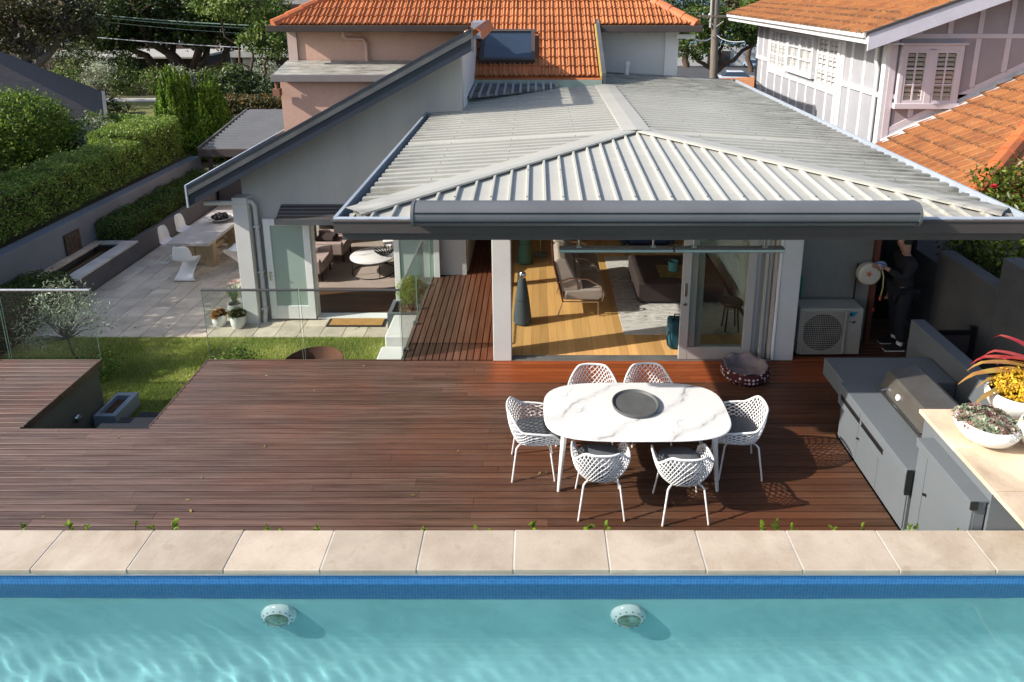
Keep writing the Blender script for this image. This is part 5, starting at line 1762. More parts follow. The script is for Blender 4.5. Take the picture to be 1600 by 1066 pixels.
# side boundary walls, stepped
bw = thing('boundary_wall', 'tall grey rendered boundary wall stepping up beside the passage', 'wall', (6.05, 9, 0))
M['boundary'] = mat('dark_grey_boundary_render', (.105, .105, .105), .9, c2=(.075, .075, .078), ns=1.2, bump=.35, bs=70, fine=.2)
MB().box(6.0, 8.32, 0, 6.22, 9.66, 1.50, .008).build('wall', M['boundary'], bw)
MB().box(6.001, 3.0, 0, 6.24, 8.315, 1.93, .008).build('wall', M['boundary'], bw)
MB().box(6.06, 9.665, 0, 6.24, 17, 1.25, .008).build('wall', M['boundary'], bw)
gt = thing('side_gate', 'dark metal gate with upright bars behind the low kitchen wall', 'gate', (5.6, 8.6, 0))
mb = MB(); mb.box(5.23, 8.52, .72, 5.92, 8.56, .78); mb.box(5.23, 8.52, .10, 5.92, 8.56, .15); mb.box(5.90, 8.51, 0, 5.96, 8.57, .84); mb.box(5.23, 8.52, .15, 5.27, 8.56, .72); mb.build('frame', M['black'], gt)
MB().box(5.275, 8.53, .46, 5.895, 8.55, .715).build('panel', M['darkmetal'], gt)
for k in range(8):
    MB().box(5.30 + k * .075, 8.53, .152, 5.325 + k * .075, 8.55, .455).build('bar', M['black'], gt)

# air conditioner, hose reel, person in the shade
ac = thing('air_conditioner', 'beige outdoor air conditioner unit standing in the shaded recess', 'air conditioner', (4.28, 9.3, 0))
M['acbeige'] = mat('beige_painted_steel', (.34, .325, .28), .5, fine=.04)
MB().box(3.83, 9.18, .05, 4.75, 9.52, .78, .012).build('casing', M['acbeige'], ac)
mb = MB(); mb.lathe([(0, 0), (.27, 0), (.27, .004), (0, .004)], 36); mb.M = None
g1 = MB(Tm((4.17, 9.178, .41), rx=rad(90))); g1.lathe([(0, .0), (.29, 0), (.29, .003), (0, .003)], 36); g1.build('fan_recess', M['black'], ac)
for k in range(3):
    f_ = MB(Tm((4.17, 9.172, .41), rx=rad(90)) @ Matrix.Rotation(k * 2.094, 4, 'Z')); f_.add([(.05, -.02, 0), (.26, -.09, .0), (.27, .09, .004), (.06, .05, .004)], [[0, 1, 2, 3]]); f_.build('fan_blade', M['darkmetal'], ac)
mb = MB()
for k in range(20): mb.box(3.875, 9.155, .09 + k * .034, 4.49, 9.158, .096 + k * .034)
for k in range(24): mb.box(3.875 + k * .0266, 9.158, .085, 3.879 + k * .0266, 9.161, .745)
mb.box(3.865, 9.150, .075, 3.885, 9.179, .755); mb.box(4.48, 9.150, .075, 4.50, 9.179, .755); mb.box(3.885, 9.150, .745, 4.48, 9.179, .757); mb.box(3.885, 9.150, .073, 4.48, 9.179, .085)
mb.build('grille', M['acbeige'], ac)
mb = MB(); mb.prism([(4.545, .665), (4.615, .665), (4.66, .735), (4.555, .735)], 'y', 9.176, 9.1795); mb.build('badge', mat('teal_badge', (.02, .22, .30), .4), ac)
mb = MB(); mb.prism([(4.552, .672), (4.59, .70), (4.552, .728)], 'y', 9.172, 9.1755); mb.box(4.545, 9.176, .575, 4.63, 9.1795, .583); mb.prism([(4.60, .545), (4.645, .575), (4.64, .592), (4.60, .583)], 'y', 9.176, 9.1795); mb.build('badge_mark', M['black'], ac)
mb = MB(); mb.tube([(3.80, 9.60, .5), (3.80, 9.60, 1.8)], .05, 8); mb.build('pipe_cover', M['recess'], ac)
gbn = thing('green_bottle', 'green plastic canister in the corner behind the air conditioner', 'canister', (3.85, 9.55, .78))
mb = MB(); mb.lathe([(.0, .785), (.07, .785), (.075, .80), (.075, 1.10), (.05, 1.15), (.022, 1.17), (.022, 1.20), (0, 1.20)], 16, (3.90, 9.58, 0)); mb.build('canister', mat('green_plastic', (.01, .16, .10), .4), gbn, smooth=True)
hr = thing('hose_reel', 'cream round hose reel with orange mark and dangling yellow hose on the recess corner', 'hose reel', (4.95, 9.52, 1.18))
mb = MB(Tm((4.93, 9.60, 1.18), rx=rad(90))); mb.lathe([(0, 0), (.15, 0), (.172, .02), (.172, .10), (.14, .13), (0, .135)], 30); mb.build('drum', mat('cream_plastic', (.60, .53, .43), .5), hr, smooth=True)
mb = MB(Tm((4.90, 9.462, 1.20), rx=rad(90)))
for k in range(5): mb.M = Tm((4.90, 9.4625, 1.20), rx=rad(90)) @ Matrix.Rotation(k * 1.2566, 4, 'Z'); mb.add([(0, -.008, 0), (.045, -.012, 0), (.05, .01, 0), (0, .008, 0)], [[0, 1, 2, 3]])
mb.build('orange_mark', mat('orange_print', (.62, .16, .03), .5), hr)
mb = MB()
for k in range(3): mb.tube([(5.06 + .085 * math.cos(a), 9.50 + .06 * math.sin(a), 1.30 + k * .022 + .015 * math.sin(a * 2)) for a in [i * math.pi / 9 for i in range(18)]], .013, 6, closed=True)
mb.build('coiled_hose', mat('pale_blue_hose', (.30, .42, .60), .4), hr, smooth='all')
mb = MB(); mb.tube([(5.07, 9.44, 1.28), (5.10, 9.43, 1.18), (5.11, 9.43, 1.0), (5.09, 9.43, .86)], .009, 6); mb.build('yellow_hose', mat('yellow_hose', (.55, .48, .16), .5), hr, smooth='all')
mb = MB(); mb.tube([(5.09, 9.43, .86), (5.085, 9.43, .80)], .018, 8); mb.tube([(5.02, 9.45, .66), (5.015, 9.45, .62)], .02, 8); mb.build('red_fitting', mat('red_fitting', (.60, .07, .03), .4), hr)
mb = MB(); mb.tube([(4.78, 9.59, 1.32), (4.77, 9.58, .75), (4.80, 9.58, .62)], .012, 6); mb.build('black_strap', M['black'], hr)

# person: standing in dark clothes, facing left, one hand at the reel
ps = thing('person', 'person in dark clothes and sneakers standing in the shaded passage by the hose reel', 'person', (5.42, 9.50, 0))
M['skin'] = mat('skin', (.40, .22, .15), .55, ns=6, fine=.05)
M['darkcloth'] = mat('black_clothing', (.016, .016, .018), .95, c2=(.012, .012, .014), bump=.3, bs=60)
M['darktrouser'] = mat('navy_black_trousers', (.014, .016, .022), .95, bump=.3, bs=60)


def skin_body(name, verts, edges, radii, root, m, sub=2):
    me = bpy.data.meshes.new(name)
    me.from_pydata(verts, edges, [])
    o = link(bpy.data.objects.new(name, me))
    o.parent = ps; o.location = -ORG['person']
    md = o.modifiers.new('skin', 'SKIN'); md.use_smooth_shade = True
    for i, r in enumerate(radii):
        sv = me.skin_vertices[0].data[i]
        sv.radius = r if isinstance(r, tuple) else (r, r)
        sv.use_root = (i == root)
    s2 = o.modifiers.new('sub', 'SUBSURF'); s2.levels = s2.render_levels = sub
    me.materials.append(m)
    return o


# one continuous body (skin), clothed by looser garments
px, py = 5.44, 9.50
V_ = [(px, py, .95), (px, py, 1.10), (px - .01, py, 1.28), (px, py, 1.42), (px - .01, py, 1.50), (px - .04, py, 1.60), (px - .05, py, 1.70),
      (px - .01, py - .18, 1.42), (px - .12, py - .22, 1.20), (px - .31, py - .12, 1.31), (px - .35, py - .08, 1.33),
      (px - .01, py + .18, 1.42), (px + .02, py + .23, 1.15), (px - .06, py + .20, .92), (px - .08, py + .19, .84),
      (px, py - .10, .90), (px - .03, py - .11, .50), (px + .02, py - .11, .09), (px - .14, py - .12, .045),
      (px, py + .10, .90), (px - .02, py + .11, .50), (px + .06, py + .11, .09), (px - .10, py + .12, .045)]
E_ = [(0, 1), (1, 2), (2, 3), (3, 4), (4, 5), (5, 6), (3, 7), (7, 8), (8, 9), (9, 10), (3, 11), (11, 12), (12, 13), (13, 14), (0, 15), (15, 16), (16, 17), (17, 18), (0, 19), (19, 20), (20, 21), (21, 22)]
rr_ = [(.12, .15), (.11, .14), (.11, .15), (.09, .12), .052, .085, .085, .055, .045, .034, .032, .055, .045, .034, .032, .085, .058, .042, .035, .085, .058, .042, .035]
skin_body('body', V_, E_, rr_, 0, M['skin'])
sh_ids = [0, 1, 2, 3, 4, 7, 8, 9, 11, 12, 13]  # black sleeves reach the wrists to stand for forearms in deep shade
sh_r = [(.14, .175), (.13, .165), (.13, .17), (.115, .15), .066, .085, .066, .048, .085, .066, .048]
mp = {k: i for i, k in enumerate(sh_ids)}
skin_body('shirt', [V_[k] for k in sh_ids], [(mp[a], mp[b_]) for a, b_ in E_ if a in mp and b_ in mp], sh_r, 0, M['darkcloth'])
tr_ids = [0, 15, 16, 17, 19, 20, 21]
mp = {k: i for i, k in enumerate(tr_ids)}
skin_body('trousers', [V_[k] if k not in (17, 21) else (V_[k][0], V_[k][1], .13) for k in tr_ids], [(mp[a], mp[b_]) for a, b_ in E_ if a in mp and b_ in mp], [(.15, .18), .11, .085, .075, .11, .085, .075], 0, M['darktrouser'])
for (sx_, sy_) in ((px - .04, py - .115), (px, py + .115)):
    mb = MB()
    pr_ = [(.10, .0), (.11, .06), (.06, .10), (-.04, .10), (-.13, .065), (-.18, .05), (-.19, .015), (-.17, .0)]
    mb.M = Tm((sx_, sy_, .006)); mb.prism([(x, z) for x, z in pr_], 'y', -.048, .048)
    s_ = mb.build('sneaker', M['darkcloth'], ps, bevel=.018)
    mb = MB(Tm((sx_, sy_, .004))); mb.box(-.185, -.05, 0, .11, .05, .022, .006); mb.build('sole', M['white'], s_)
    mb = MB(Tm((sx_, sy_, .006))); mb.tube([(.04, 0, .09), (.045, 0, .15)], .048, 10); mb.build('sock', M['white'], s_)
# hands with fingers
def hand(base, dirv, side, name='hand'):
    d = Vector(dirv).normalized(); s_ = Vector(side).normalized(); n_ = d.cross(s_)
    b_ = Vector(base)
    mb = MB()
    mb.tube([b_ - d * .02, b_ + d * .03, b_ + d * .085], [.026, .036, .036], 8, flat=.55)
    for k, (o_, L) in enumerate(((-.028, .07), (-.010, .082), (.010, .078), (.027, .06))):
        q = b_ + d * .08 + s_ * o_
        mb.tube([q, q + d * L * .5 + n_ * .006, q + d * L * .8 + n_ * .024, q + d * L * .9 + n_ * .042], [.0095, .009, .008, .006], 6)
    q = b_ + d * .02 - s_ * .03
    mb.tube([q, q + d * .03 - s_ * .025 + n_ * .012, q + d * .06 - s_ * .028 + n_ * .026], [.012, .010, .008], 6)
    mb.build(name, M['skin'], ps, smooth='all')


hand((px - .36, py - .07, 1.33), (-1, .15, .05), (0, .3, 1))
hand((px - .085, py + .19, .83), (-.15, 0, -1), (-1, 0, .1))
# head with face, hair
hc = Vector((px - .06, py, 1.70))
mb = MB()
def headf(u, v):
    a = 2 * math.pi * u; z = -1 + 2 * v
    r = math.sqrt(max(0, 1 - z * z)) ** .8
    x, y = math.cos(a) * r, math.sin(a) * r
    face = -x
    k = 1 - .18 * max(0, -z) ** 1.5
    X_ = hc.x + x * .098 * k
    Y_ = hc.y + y * .076 * k
    if face > .6 and abs(y) < .22: X_ -= .018 * max(0, 1 - abs(z + .08) / .28) * (1 - abs(y) / .22)      # nose
    if face > .6 and abs(y) > .2 and abs(z - .12) < .14: X_ += .006                                        # eye sockets
    return (X_, Y_, hc.z + z * .118)
mb.grid(headf, 28, 20, closeu=True); hd = mb.build('head', M['skin'], ps, smooth='all')
mb = MB()
for s_ in (-.028, .028): mb.lathe([(0, -.009), (.012, 0), (0, .009)], 8, (hc.x - .085, hc.y + s_, hc.z + .016))
mb.build('eye', M['white'], hd)
mb = MB(); mb.tube([(hc.x - .088, hc.y - .022, hc.z - .055), (hc.x - .094, hc.y, hc.z - .056), (hc.x - .088, hc.y + .022, hc.z - .055)], .005, 6); mb.build('mouth', mat('lips', (.30, .12, .10), .5), hd)
for s_ in (-1, 1):
    mb = MB(); mb.lathe([(0, -.03), (.014, -.018), (.018, .012), (0, .03)], 8, (hc.x + .01, hc.y + s_ * .076, hc.z), sy=.4); mb.build('ear', M['skin'], hd)
mb = MB()
def hair(u, v):
    a = 2 * math.pi * u; z = -.15 + 1.17 * v
    z = min(z, 1)
    r = math.sqrt(max(0, 1 - z * z)) ** .8
    x, y = math.cos(a) * r, math.sin(a) * r
    if x < -.3 and z < .45: x *= .80
    return (hc.x + .006 + x * .106, hc.y + y * .085, hc.z + z * .126)
mb.grid(hair, 24, 10, closeu=True); mb.build('hair', mat('dark_hair', (.02, .014, .010), .7, ns=20, bump=.5, bs=90), hd, smooth='all')

# ------------------------------------------------------------------ bowls and plants on the stone bench
def bowl(x, y, z, r, h, name, label, group=None):
    t = thing(name, label, 'planter', (x, y, z), 0, group)
    mb = MB(); mb.lathe([(r * .42, 0), (r * .50, .004), (r * .82, h * .30), (r * .99, h * .62), (r, h * .78), (r * .93, h * .98), (r * .88, h), (r * .85, h * .97), (r * .88, h * .78), (0, h * .78)], 44, (x, y, z))
    mb.build('bowl', M['gloss'], t, smooth='all')
    mb = MB(); mb.lathe([(0, h * .84), (r * .86, h * .82)], 24, (x, y, z)); mb.build('soil', M['soil'], t)
    return t


M['gloss'] = mat('white_glazed_ceramic', (.80, .80, .78), .18, c2=(.76, .76, .74), spec=.6, fine=.02)
bowl(4.13, 5.56, 1.251, .265, .215, 'planter_bowl', 'low white bowl full of purple green succulents, front left on the stone bench')
bowl(4.66, 5.98, 1.251, .25, .24, 'planter_bowl', 'white bowl with yellow flowering plant behind the succulent bowl')
bowl(4.56, 5.38, 1.251, .23, .27, 'planter_bowl', 'white bowl cut by the right edge of the photo, right of the succulents')


def rosettes(x, y, z, r, n, size, name, label, mats):
    t = thing(name, label, 'plant', (x, y, z))
    for mi, m in enumerate(mats):
        P, Nn = [], []
        V2, F2, lr = [], [], []
        for k in range(n // len(mats)):
            a = R.uniform(0, 6.28); q = r * math.sqrt(R.random())
            c = Vector((x + q * math.cos(a), y + q * math.sin(a), z + .06 * (1 - (q / r) ** 2) + R.uniform(0, .03)))
            ax = (Vector((math.cos(a), math.sin(a), 0)) * (.7 * q / r) + Vector((R.uniform(-.3, .3), R.uniform(-.3, .3), 1))).normalized()
            e1 = ax.orthogonal().normalized(); e2 = ax.cross(e1)
            s_ = size * R.uniform(.6, 1.25)
            for ring, (rn, el, L) in enumerate(((7, .25, 1.0), (6, .6, .8), (4, 1.05, .55))):
                for i in range(rn):
                    an = 6.283 * (i + ring * .5) / rn
                    d = (e1 * math.cos(an) + e2 * math.sin(an))
                    tip = c + (d * math.cos(el) + ax * math.sin(el)) * s_ * L
                    sd = ax.cross(d) * s_ * .26 * L
                    md = c.lerp(tip, .6)
                    b0 = len(V2)
                    V2 += [c, md + sd + ax * s_ * .05, tip, md - sd + ax * s_ * .05]
                    F2 += [[b0, b0 + 1, b0 + 2], [b0, b0 + 2, b0 + 3]]
                    lr += [R.random()] * 2
        from_np('rosettes', np.array([tuple(v - Vector((x, y, z))) for v in V2]), np.array(F2), m, t, fattr=np.array(lr))
    return t


succ1 = leafmat('purple_succulent', (.24, .14, .125), (.33, .20, .165), 12, .15, (.42, .33, .26), .4)
succ2 = leafmat('pale_green_succulent', (.22, .27, .17), (.30, .34, .23), 12, .15, (.36, .24, .22), .4)
rosettes(4.13, 5.56, 1.425, .235, 110, .066, 'succulent_plant', 'purple and pale green rosette succulents filling the front white bowl', [succ1, succ2])
yel = leafmat('yellow_flower_mass', (.80, .50, .03), (.88, .60, .06), 9, .35, (.55, .48, .06), .5)
t = thing('yellow_plant', 'dense golden yellow flowering plant spilling from the rear white bowl', 'plant', (4.66, 5.98, 1.45))
P, Nn, _s = blob_points([((4.70, 5.99, 1.53), (.21, .20, .14))], 260, 9, .12)
leaf_mesh('flower_mass', yel, P, .026, t, Nn, .5, .7)
P, Nn, _s = blob_points([((4.80, 5.76, 1.50), (.10, .07, .06))], 14, 5, .3)
leaf_mesh('green_leaves', M['tuft'], P, .07, t, Nn, .6, .5)


def strap_leaf(mb, p0, d, L, w_, droop, n=12, roll=0):
    d = Vector(d).normalized(); s_ = d.cross(Vector((0, 0, 1))).normalized()
    vs = []
    for i in range(n + 1):
        tt = i / n
        c = Vector(p0) + d * (L * tt) + Vector((0, 0, -droop * tt ** 2.2 * L))
        if tt > .86: c += Vector((0, 0, -.05 * (tt - .86) / .14)) - d * (.03 * (tt - .86) / .14)
        ww = w_ * (min(1, tt * 6 + .5)) * (1 - tt ** 2.5) + .002
        vs += [c - s_ * ww + Vector((0, 0, ww * .5)), c, c + s_ * ww + Vector((0, 0, ww * .5))]
    mb.add(vs, [[i * 3 + k, i * 3 + k + 1, (i + 1) * 3 + k + 1, (i + 1) * 3 + k] for i in range(n) for k in (0, 1)])


t = thing('leafy_plant', 'small green leafy plant in the white bowl at the right edge', 'plant', (4.56, 5.38, 1.46))
P, Nn, _s = blob_points([((4.56, 5.38, 1.53), (.15, .15, .09))], 40, 5, .2)
leaf_mesh('leaves', M['tuft'], P, .08, t, Nn, .5, .5)
br = thing('bromeliad', 'bromeliad with long red and bronze strap leaves at the right edge', 'plant', (5.25, 6.15, 1.25))
def bromat(name, a, c):
    b = NB(name)
    col = b.mix(b.ramp(b.noise(7, 4, (1, 1, 3)), .35, .65), a, c)
    return b.done(col, .35, 0, .5)
bm = [bromat('red_bromeliad_leaf', (.24, .014, .026), (.34, .06, .045)), bromat('bronze_bromeliad_leaf', (.30, .13, .045), (.36, .25, .06)), bromat('olive_bromeliad_leaf', (.17, .15, .05), (.30, .16, .05))]
dirs = [(-1, .32, .50, .62, .05, .34, 0), (-1, .15, .42, .66, .045, .30, 1), (-1, .45, .62, .55, .045, .30, 0), (-1, .0, .30, .74, .05, .28, 1), (-1, -.22, .10, .72, .055, .20, 2), (-1, -.05, .22, .62, .04, .22, 2),
        (-.6, .8, .8, .6, .045, .4, 0), (.2, .9, .8, .6, .05, .4, 1), (.8, .3, .7, .6, .05, .4, 0), (.6, -.6, .5, .6, .05, .4, 2), (-.2, -.8, .5, .5, .05, .4, 1), (-1, .28, .72, .5, .04, .4, 0)]
for (dx, dy, dz, L, w_, dr, k) in dirs:
    mb = MB(); strap_leaf(mb, (5.22, 6.12, 1.52), (dx, dy, dz), L * 1.5, w_ * 1.25, dr); mb.build('leaf', bm[k], br, smooth='all')
mb = MB(); mb.lathe([(.14, 0), (.17, .05), (.18, .22), (.16, .24), (0, .22)], 24, (5.25, 6.15, 1.251)); mb.build('pot', M['gloss'], br, smooth='all')

# ------------------------------------------------------------------ inside the extension
def seatbox(mb, x0, y0, z0, x1, y1, z1): mb.box(x0, y0, z0, x1, y1, z1, .035)


so = thing('recliner_sofa', 'two seat grey brown reclining sofa with chrome legs on the sunny timber floor', 'sofa', (.7, 11.3, 0))
M['sofa'] = mat('taupe_velvet', (.36, .30, .26), .8, c2=(.30, .25, .215), ns=4, bump=.2, bs=120)
M['sofaback'] = mat('red_brown_shell', (.15, .045, .03), .45)
for (a, c) in ((10.52, 11.30), (11.40, 12.18)):
    mb = MB(); mb.prism([(.44, .28), (1.02, .27), (1.13, .33), (1.14, .42), (1.06, .48), (.48, .45)], 'y', a, c); mb.build('seat', M['sofa'], so, bevel=.03)
    mb = MB(); mb.prism([(.42, .40), (.72, .42), (.70, .56), (.60, .78), (.50, .98), (.36, 1.04), (.28, .96)], 'y', a + .01, c - .01); mb.build('backrest', M['sofa'], so, bevel=.035)
    mb = MB(); mb.prism([(.72, .43), (.78, .45), (.74, .62), (.66, .68)], 'y', a + .03, c - .03); mb.build('lumbar_cushion', M['sofa'], so, bevel=.02)
    mb = MB(); mb.prism([(.43, .24), (.45, .24), (.275, .98), (.255, .98)], 'y', a - .01, c + .01); mb.build('back_shell', M['sofaback'], so)
for y in (10.50, 11.35, 12.20):
    mb = MB(); mb.tube([(.36, y, .02), (.44, y, .26), (1.02, y, .26), (1.02, y, .02)], .013, 8); mb.tube([(.34, y, .60), (.55, y, .68), (.85, y, .66), (1.05, y, .54), (1.10, y, .40), (1.08, y, .28)], .014, 8); mb.build('chrome_frame', M['chrome'], so, smooth=True)
for i, (x, y, lab) in enumerate(((-.225, 10.27, 'tapered dark grey floor speaker with chrome tip, nearest the glass door'), (-.225, 12.78, 'tapered green grey floor speaker farther back along the window'))):
    t = thing('floor_speaker', lab, 'speaker', (x, y, 0), 0)
    mb = MB(); mb.lathe([(.0, .0), (.12, .0), (.148, .03), (.145, .12), (.112, .42), (.085, .62), (.052, .80), (0, .80)], 30, (x, y, .002)); mb.build('body', mat('dark_teal_cloth' if i == 0 else 'green_cloth', (.065, .085, .095) if i == 0 else (.06, .15, .115), .8, bump=.2, bs=200), t, smooth=True)
    mb = MB(); mb.lathe([(.052, .801), (.062, .82), (.06, .86), (.038, .892), (0, .90)], 20, (x, y, 0)); mb.build('tip', M['chrome'], t, smooth=True)
    mb = MB(); mb.lathe([(.1135, .428), (.1135, .436)], 30, (x, y, 0)); mb.build('seam', M['black'], t)
b = NB('mottled_grey_rug')
rg = b.noise(8.0, 8, (.8, 2.2, 1), rough=.78)
col = b.mix(b.ramp(rg, .42, .60), (.72, .69, .66), (.25, .24, .235))
b.bump(b.noise(120, 3), .4, .004)
M['rug'] = b.done(b.mix(b.ramp(b.noise(.9, 3), .4, .6), col, (.56, .53, .51)), .95, 0, .1)
rug = thing('rug', 'pale mottled grey rug under the dark ottoman', 'rug', (2.3, 11.4, 0))
MB().box(1.375, 9.87, .001, 3.42, 13.1, .013, .002).build('rug', M['rug'], rug)
ot = thing('ottoman', 'large square dark brown ottoman on the grey rug', 'ottoman', (2.4, 11.6, .013))
M['brownfab'] = mat('dark_brown_fabric', (.050, .034, .032), .9, c2=(.04, .027, .026), ns=4, bump=.3, bs=160)
MB().box(1.74, 10.92, .05, 3.2, 12.22, .40, .02).build('cushion', M['brownfab'], ot); MB().box(1.8, 11.0, .013, 3.1, 12.1, .05).build('base', M['black'], ot)
ty = thing('ottoman_tray', 'yellow patterned tray on the dark ottoman', 'tray', (2.5, 11.4, .4))
MB().box(2.16, 11.16, .402, 2.95, 11.66, .43, .004).build('tray', mat('mustard_tray', (.20, .14, .035), .5, c2=(.09, .065, .025), ns=7), ty)
cu = thing('teal_candle', 'teal glass candle jar standing on the yellow tray', 'candle', (2.42, 11.45, .43))
mb = MB(); mb.lathe([(0, .002), (.085, .002), (.088, .17), (.078, .17), (.076, .10), (0, .10)], 24, (2.42, 11.42, .431)); mb.build('jar', mat('teal_glass_jar', (.10, .27, .28), .2), cu, smooth=True)
bgm = mat('teal_bag_fabric', (.008, .075, .11), .6, bump=.2, bs=60)
bag = thing('teal_bag', 'teal carry bag with black strap leaning behind the sliding door', 'bag', (2.1, 9.45, 0))
MB().box(2.00, 9.40, .0, 2.24, 9.68, .44, .03).build('body', bgm, bag)
mb = MB(); mb.tube([(1.99, 9.42, .30), (1.95, 9.40, .22), (1.97, 9.38, .10), (1.99, 9.42, .06)], .012, 6); mb.tube([(2.06, 9.5, .44), (2.08, 9.5, .54), (2.16, 9.5, .54), (2.18, 9.5, .44)], .012, 6); mb.build('strap', M['black'], bag, smooth='all')
sl = thing('bar_stool', 'small dark stool behind the sliding glass panel', 'stool', (3.05, 10.0, 0))
mb = MB(); mb.lathe([(0, .46), (.17, .46), (.18, .49), (.17, .52), (0, .52)], 24, (3.08, 10.02, 0)); mb.build('seat', M['black'], sl)
for k in range(4): mb = MB(); mb.tube([(3.08 + .15 * math.cos(k * 1.57 + .78), 10.02 + .15 * math.sin(k * 1.57 + .78), .02), (3.08 + .10 * math.cos(k * 1.57 + .78), 10.02 + .10 * math.sin(k * 1.57 + .78), .46)], .014, 6); mb.build('leg', M['black'], sl)
flp = thing('floor_lamp', 'chrome floor lamp with round base behind the recliner sofa', 'lamp', (.05, 13.3, 0))
mb = MB(); mb.lathe([(0, 0), (.16, 0), (.16, .02), (.02, .035), (0, .035)], 24, (.08, 13.2, .001)); mb.tube([(.08, 13.2, .03), (.08, 13.2, 1.5)], .012, 8); mb.build('stand', M['steel'], flp, smooth=True)
mb = MB(); mb.lathe([(.10, 1.75), (.18, 1.48)], 20, (.08, 13.2, 0), caps=False); mb.build('shade', M['white'], flp)
bch = thing('blue_armchair', 'dark blue armchair at the back of the living room', 'armchair', (2.3, 13.9, 0))
M['bluefab'] = mat('dark_blue_fabric', (.025, .045, .12), .9, bump=.2, bs=120)
MB().box(1.9, 13.5, .1, 2.75, 14.2, .45, .04).build('seat', M['bluefab'], bch); MB().box(1.9, 14.2, .1, 2.75, 14.4, .95, .04).build('backrest', M['bluefab'], bch)
for x in (1.78, 2.755): MB().box(x, 13.5, .1, x + .115, 14.35, .62, .03).build('armrest', M['bluefab'], bch)
MB().box(1.95, 13.55, .0, 2.7, 14.3, .1).build('base', M['black'], bch)
sb = thing('sideboard', 'dark sideboard against the back wall of the extension', 'sideboard', (1, 15.3, 0))
MB().box(-.2, 15.15, .1, 1.7, 15.58, .8, .01).build('body', M['brownfab'], sb); MB().box(-.1, 15.2, 0, 1.6, 15.5, .1).build('plinth', M['black'], sb)

# ------------------------------------------------------------------ inside the wing
def lounge(x, y, lab, pale):
    t = thing('lounge_chair', lab, 'armchair', (x, y, -.85))
    MB().box(x - .42, y - .36, -.64, x + .42, y + .36, -.42, .04).build('seat', pale, t)
    MB().box(x - .55, y - .36, -.64, x - .42, y + .36, -.10, .04).build('backrest', pale, t)
    for s_ in (-1, 1): MB().box(x - .41, y + s_ * .42 - .055, -.64, x + .40, y + s_ * .42 + .055, -.32, .03).build('armrest', pale, t)
    for sx in (-.4, .36):
        for sy in (-.3, .3): mb = MB(); mb.tube([(x + sx, y + sy, -.849), (x + sx, y + sy, -.63)], .02, 6); mb.build('leg', M['brownfab'], t)
M['rose'] = mat('dusty_rose_fabric', (.40, .31, .28), .9, c2=(.34, .26, .235), ns=5, bump=.3, bs=140)
lounge(-4.80, 15.2, 'dusty rose upholstered chair farther inside the gabled wing room', M['rose'])
lounge(-4.98, 14.15, 'dusty rose upholstered chair nearest the french doors', M['rose'])
pil = thing('dark_cushion', 'dark square cushion lying on the farther rose chair', 'cushion', (-4.9, 15.2, -.4))
MB().box(-5.1, 15.0, -.418, -4.65, 15.4, -.30, .05).build('cushion', M['brownfab'], pil)
for i, (x, y, r, zt, lab) in enumerate(((-3.62, 14.35, .50, -.46, 'nearer round white coffee table with black ring base'), (-3.10, 15.05, .44, -.36, 'farther round white coffee table behind the nearer one'))):
    t = thing('coffee_table', lab, 'coffee table', (x, y, -.85))
    mb = MB(); mb.lathe([(0, zt - .025), (r - .01, zt - .025), (r, zt - .018), (r, zt - .004), (r - .006, zt), (0, zt)], 40, (x, y, 0)); mb.build('tabletop', M['marble'], t, smooth=True)
    mb = MB(); mb.tube([(x + (r - .03) * math.cos(a), y + (r - .03) * math.sin(a), -.838) for a in [k * math.pi / 18 for k in range(36)]], .011, 6, closed=True)
    mb.tube([(x + (r - .03) * math.cos(a), y + (r - .03) * math.sin(a), zt - .036) for a in [k * math.pi / 18 for k in range(36)]], .010, 6, closed=True); mb.build('ring', M['black'], t, smooth='all')
    for k in range(4):
        a = k * 1.571 + .5; mb = MB(); mb.tube([(x + (r - .03) * math.cos(a), y + (r - .03) * math.sin(a), -.84), (x + (r - .03) * math.cos(a), y + (r - .03) * math.sin(a), zt - .03)], .010, 6); mb.build('leg', M['black'], t)
dw = thing('black_wire_bowl', 'black openwork bowl on the white coffee tables', 'bowl', (-3.35, 14.45, -.46))
mb = MB()
for k in range(16):
    a = k * .3927
    mb.tube([(-3.38 + .06 * math.cos(a), 14.42 + .06 * math.sin(a), -.45), (-3.38 + .16 * math.cos(a + .3), 14.42 + .16 * math.sin(a + .3), -.42), (-3.38 + .22 * math.cos(a + .6), 14.42 + .22 * math.sin(a + .6), -.35)], .012, 5)
mb.lathe([(0, -.458), (.07, -.456), (.07, -.44), (0, -.44)], 14, (-3.38, 14.42, 0))
mb.build('bowl', M['black'], dw, smooth='all')
fp = thing('fireplace', 'dark fireplace with timber surround at the back of the wing room', 'fireplace', (-3.6, 18.8, -.85))
MB().box(-4.3, 18.7, -.849, -3.0, 18.98, .5).build('surround', M['brownboard'], fp); MB().box(-4.0, 18.66, -.84, -3.3, 18.7, .1).build('opening', M['black'], fp)

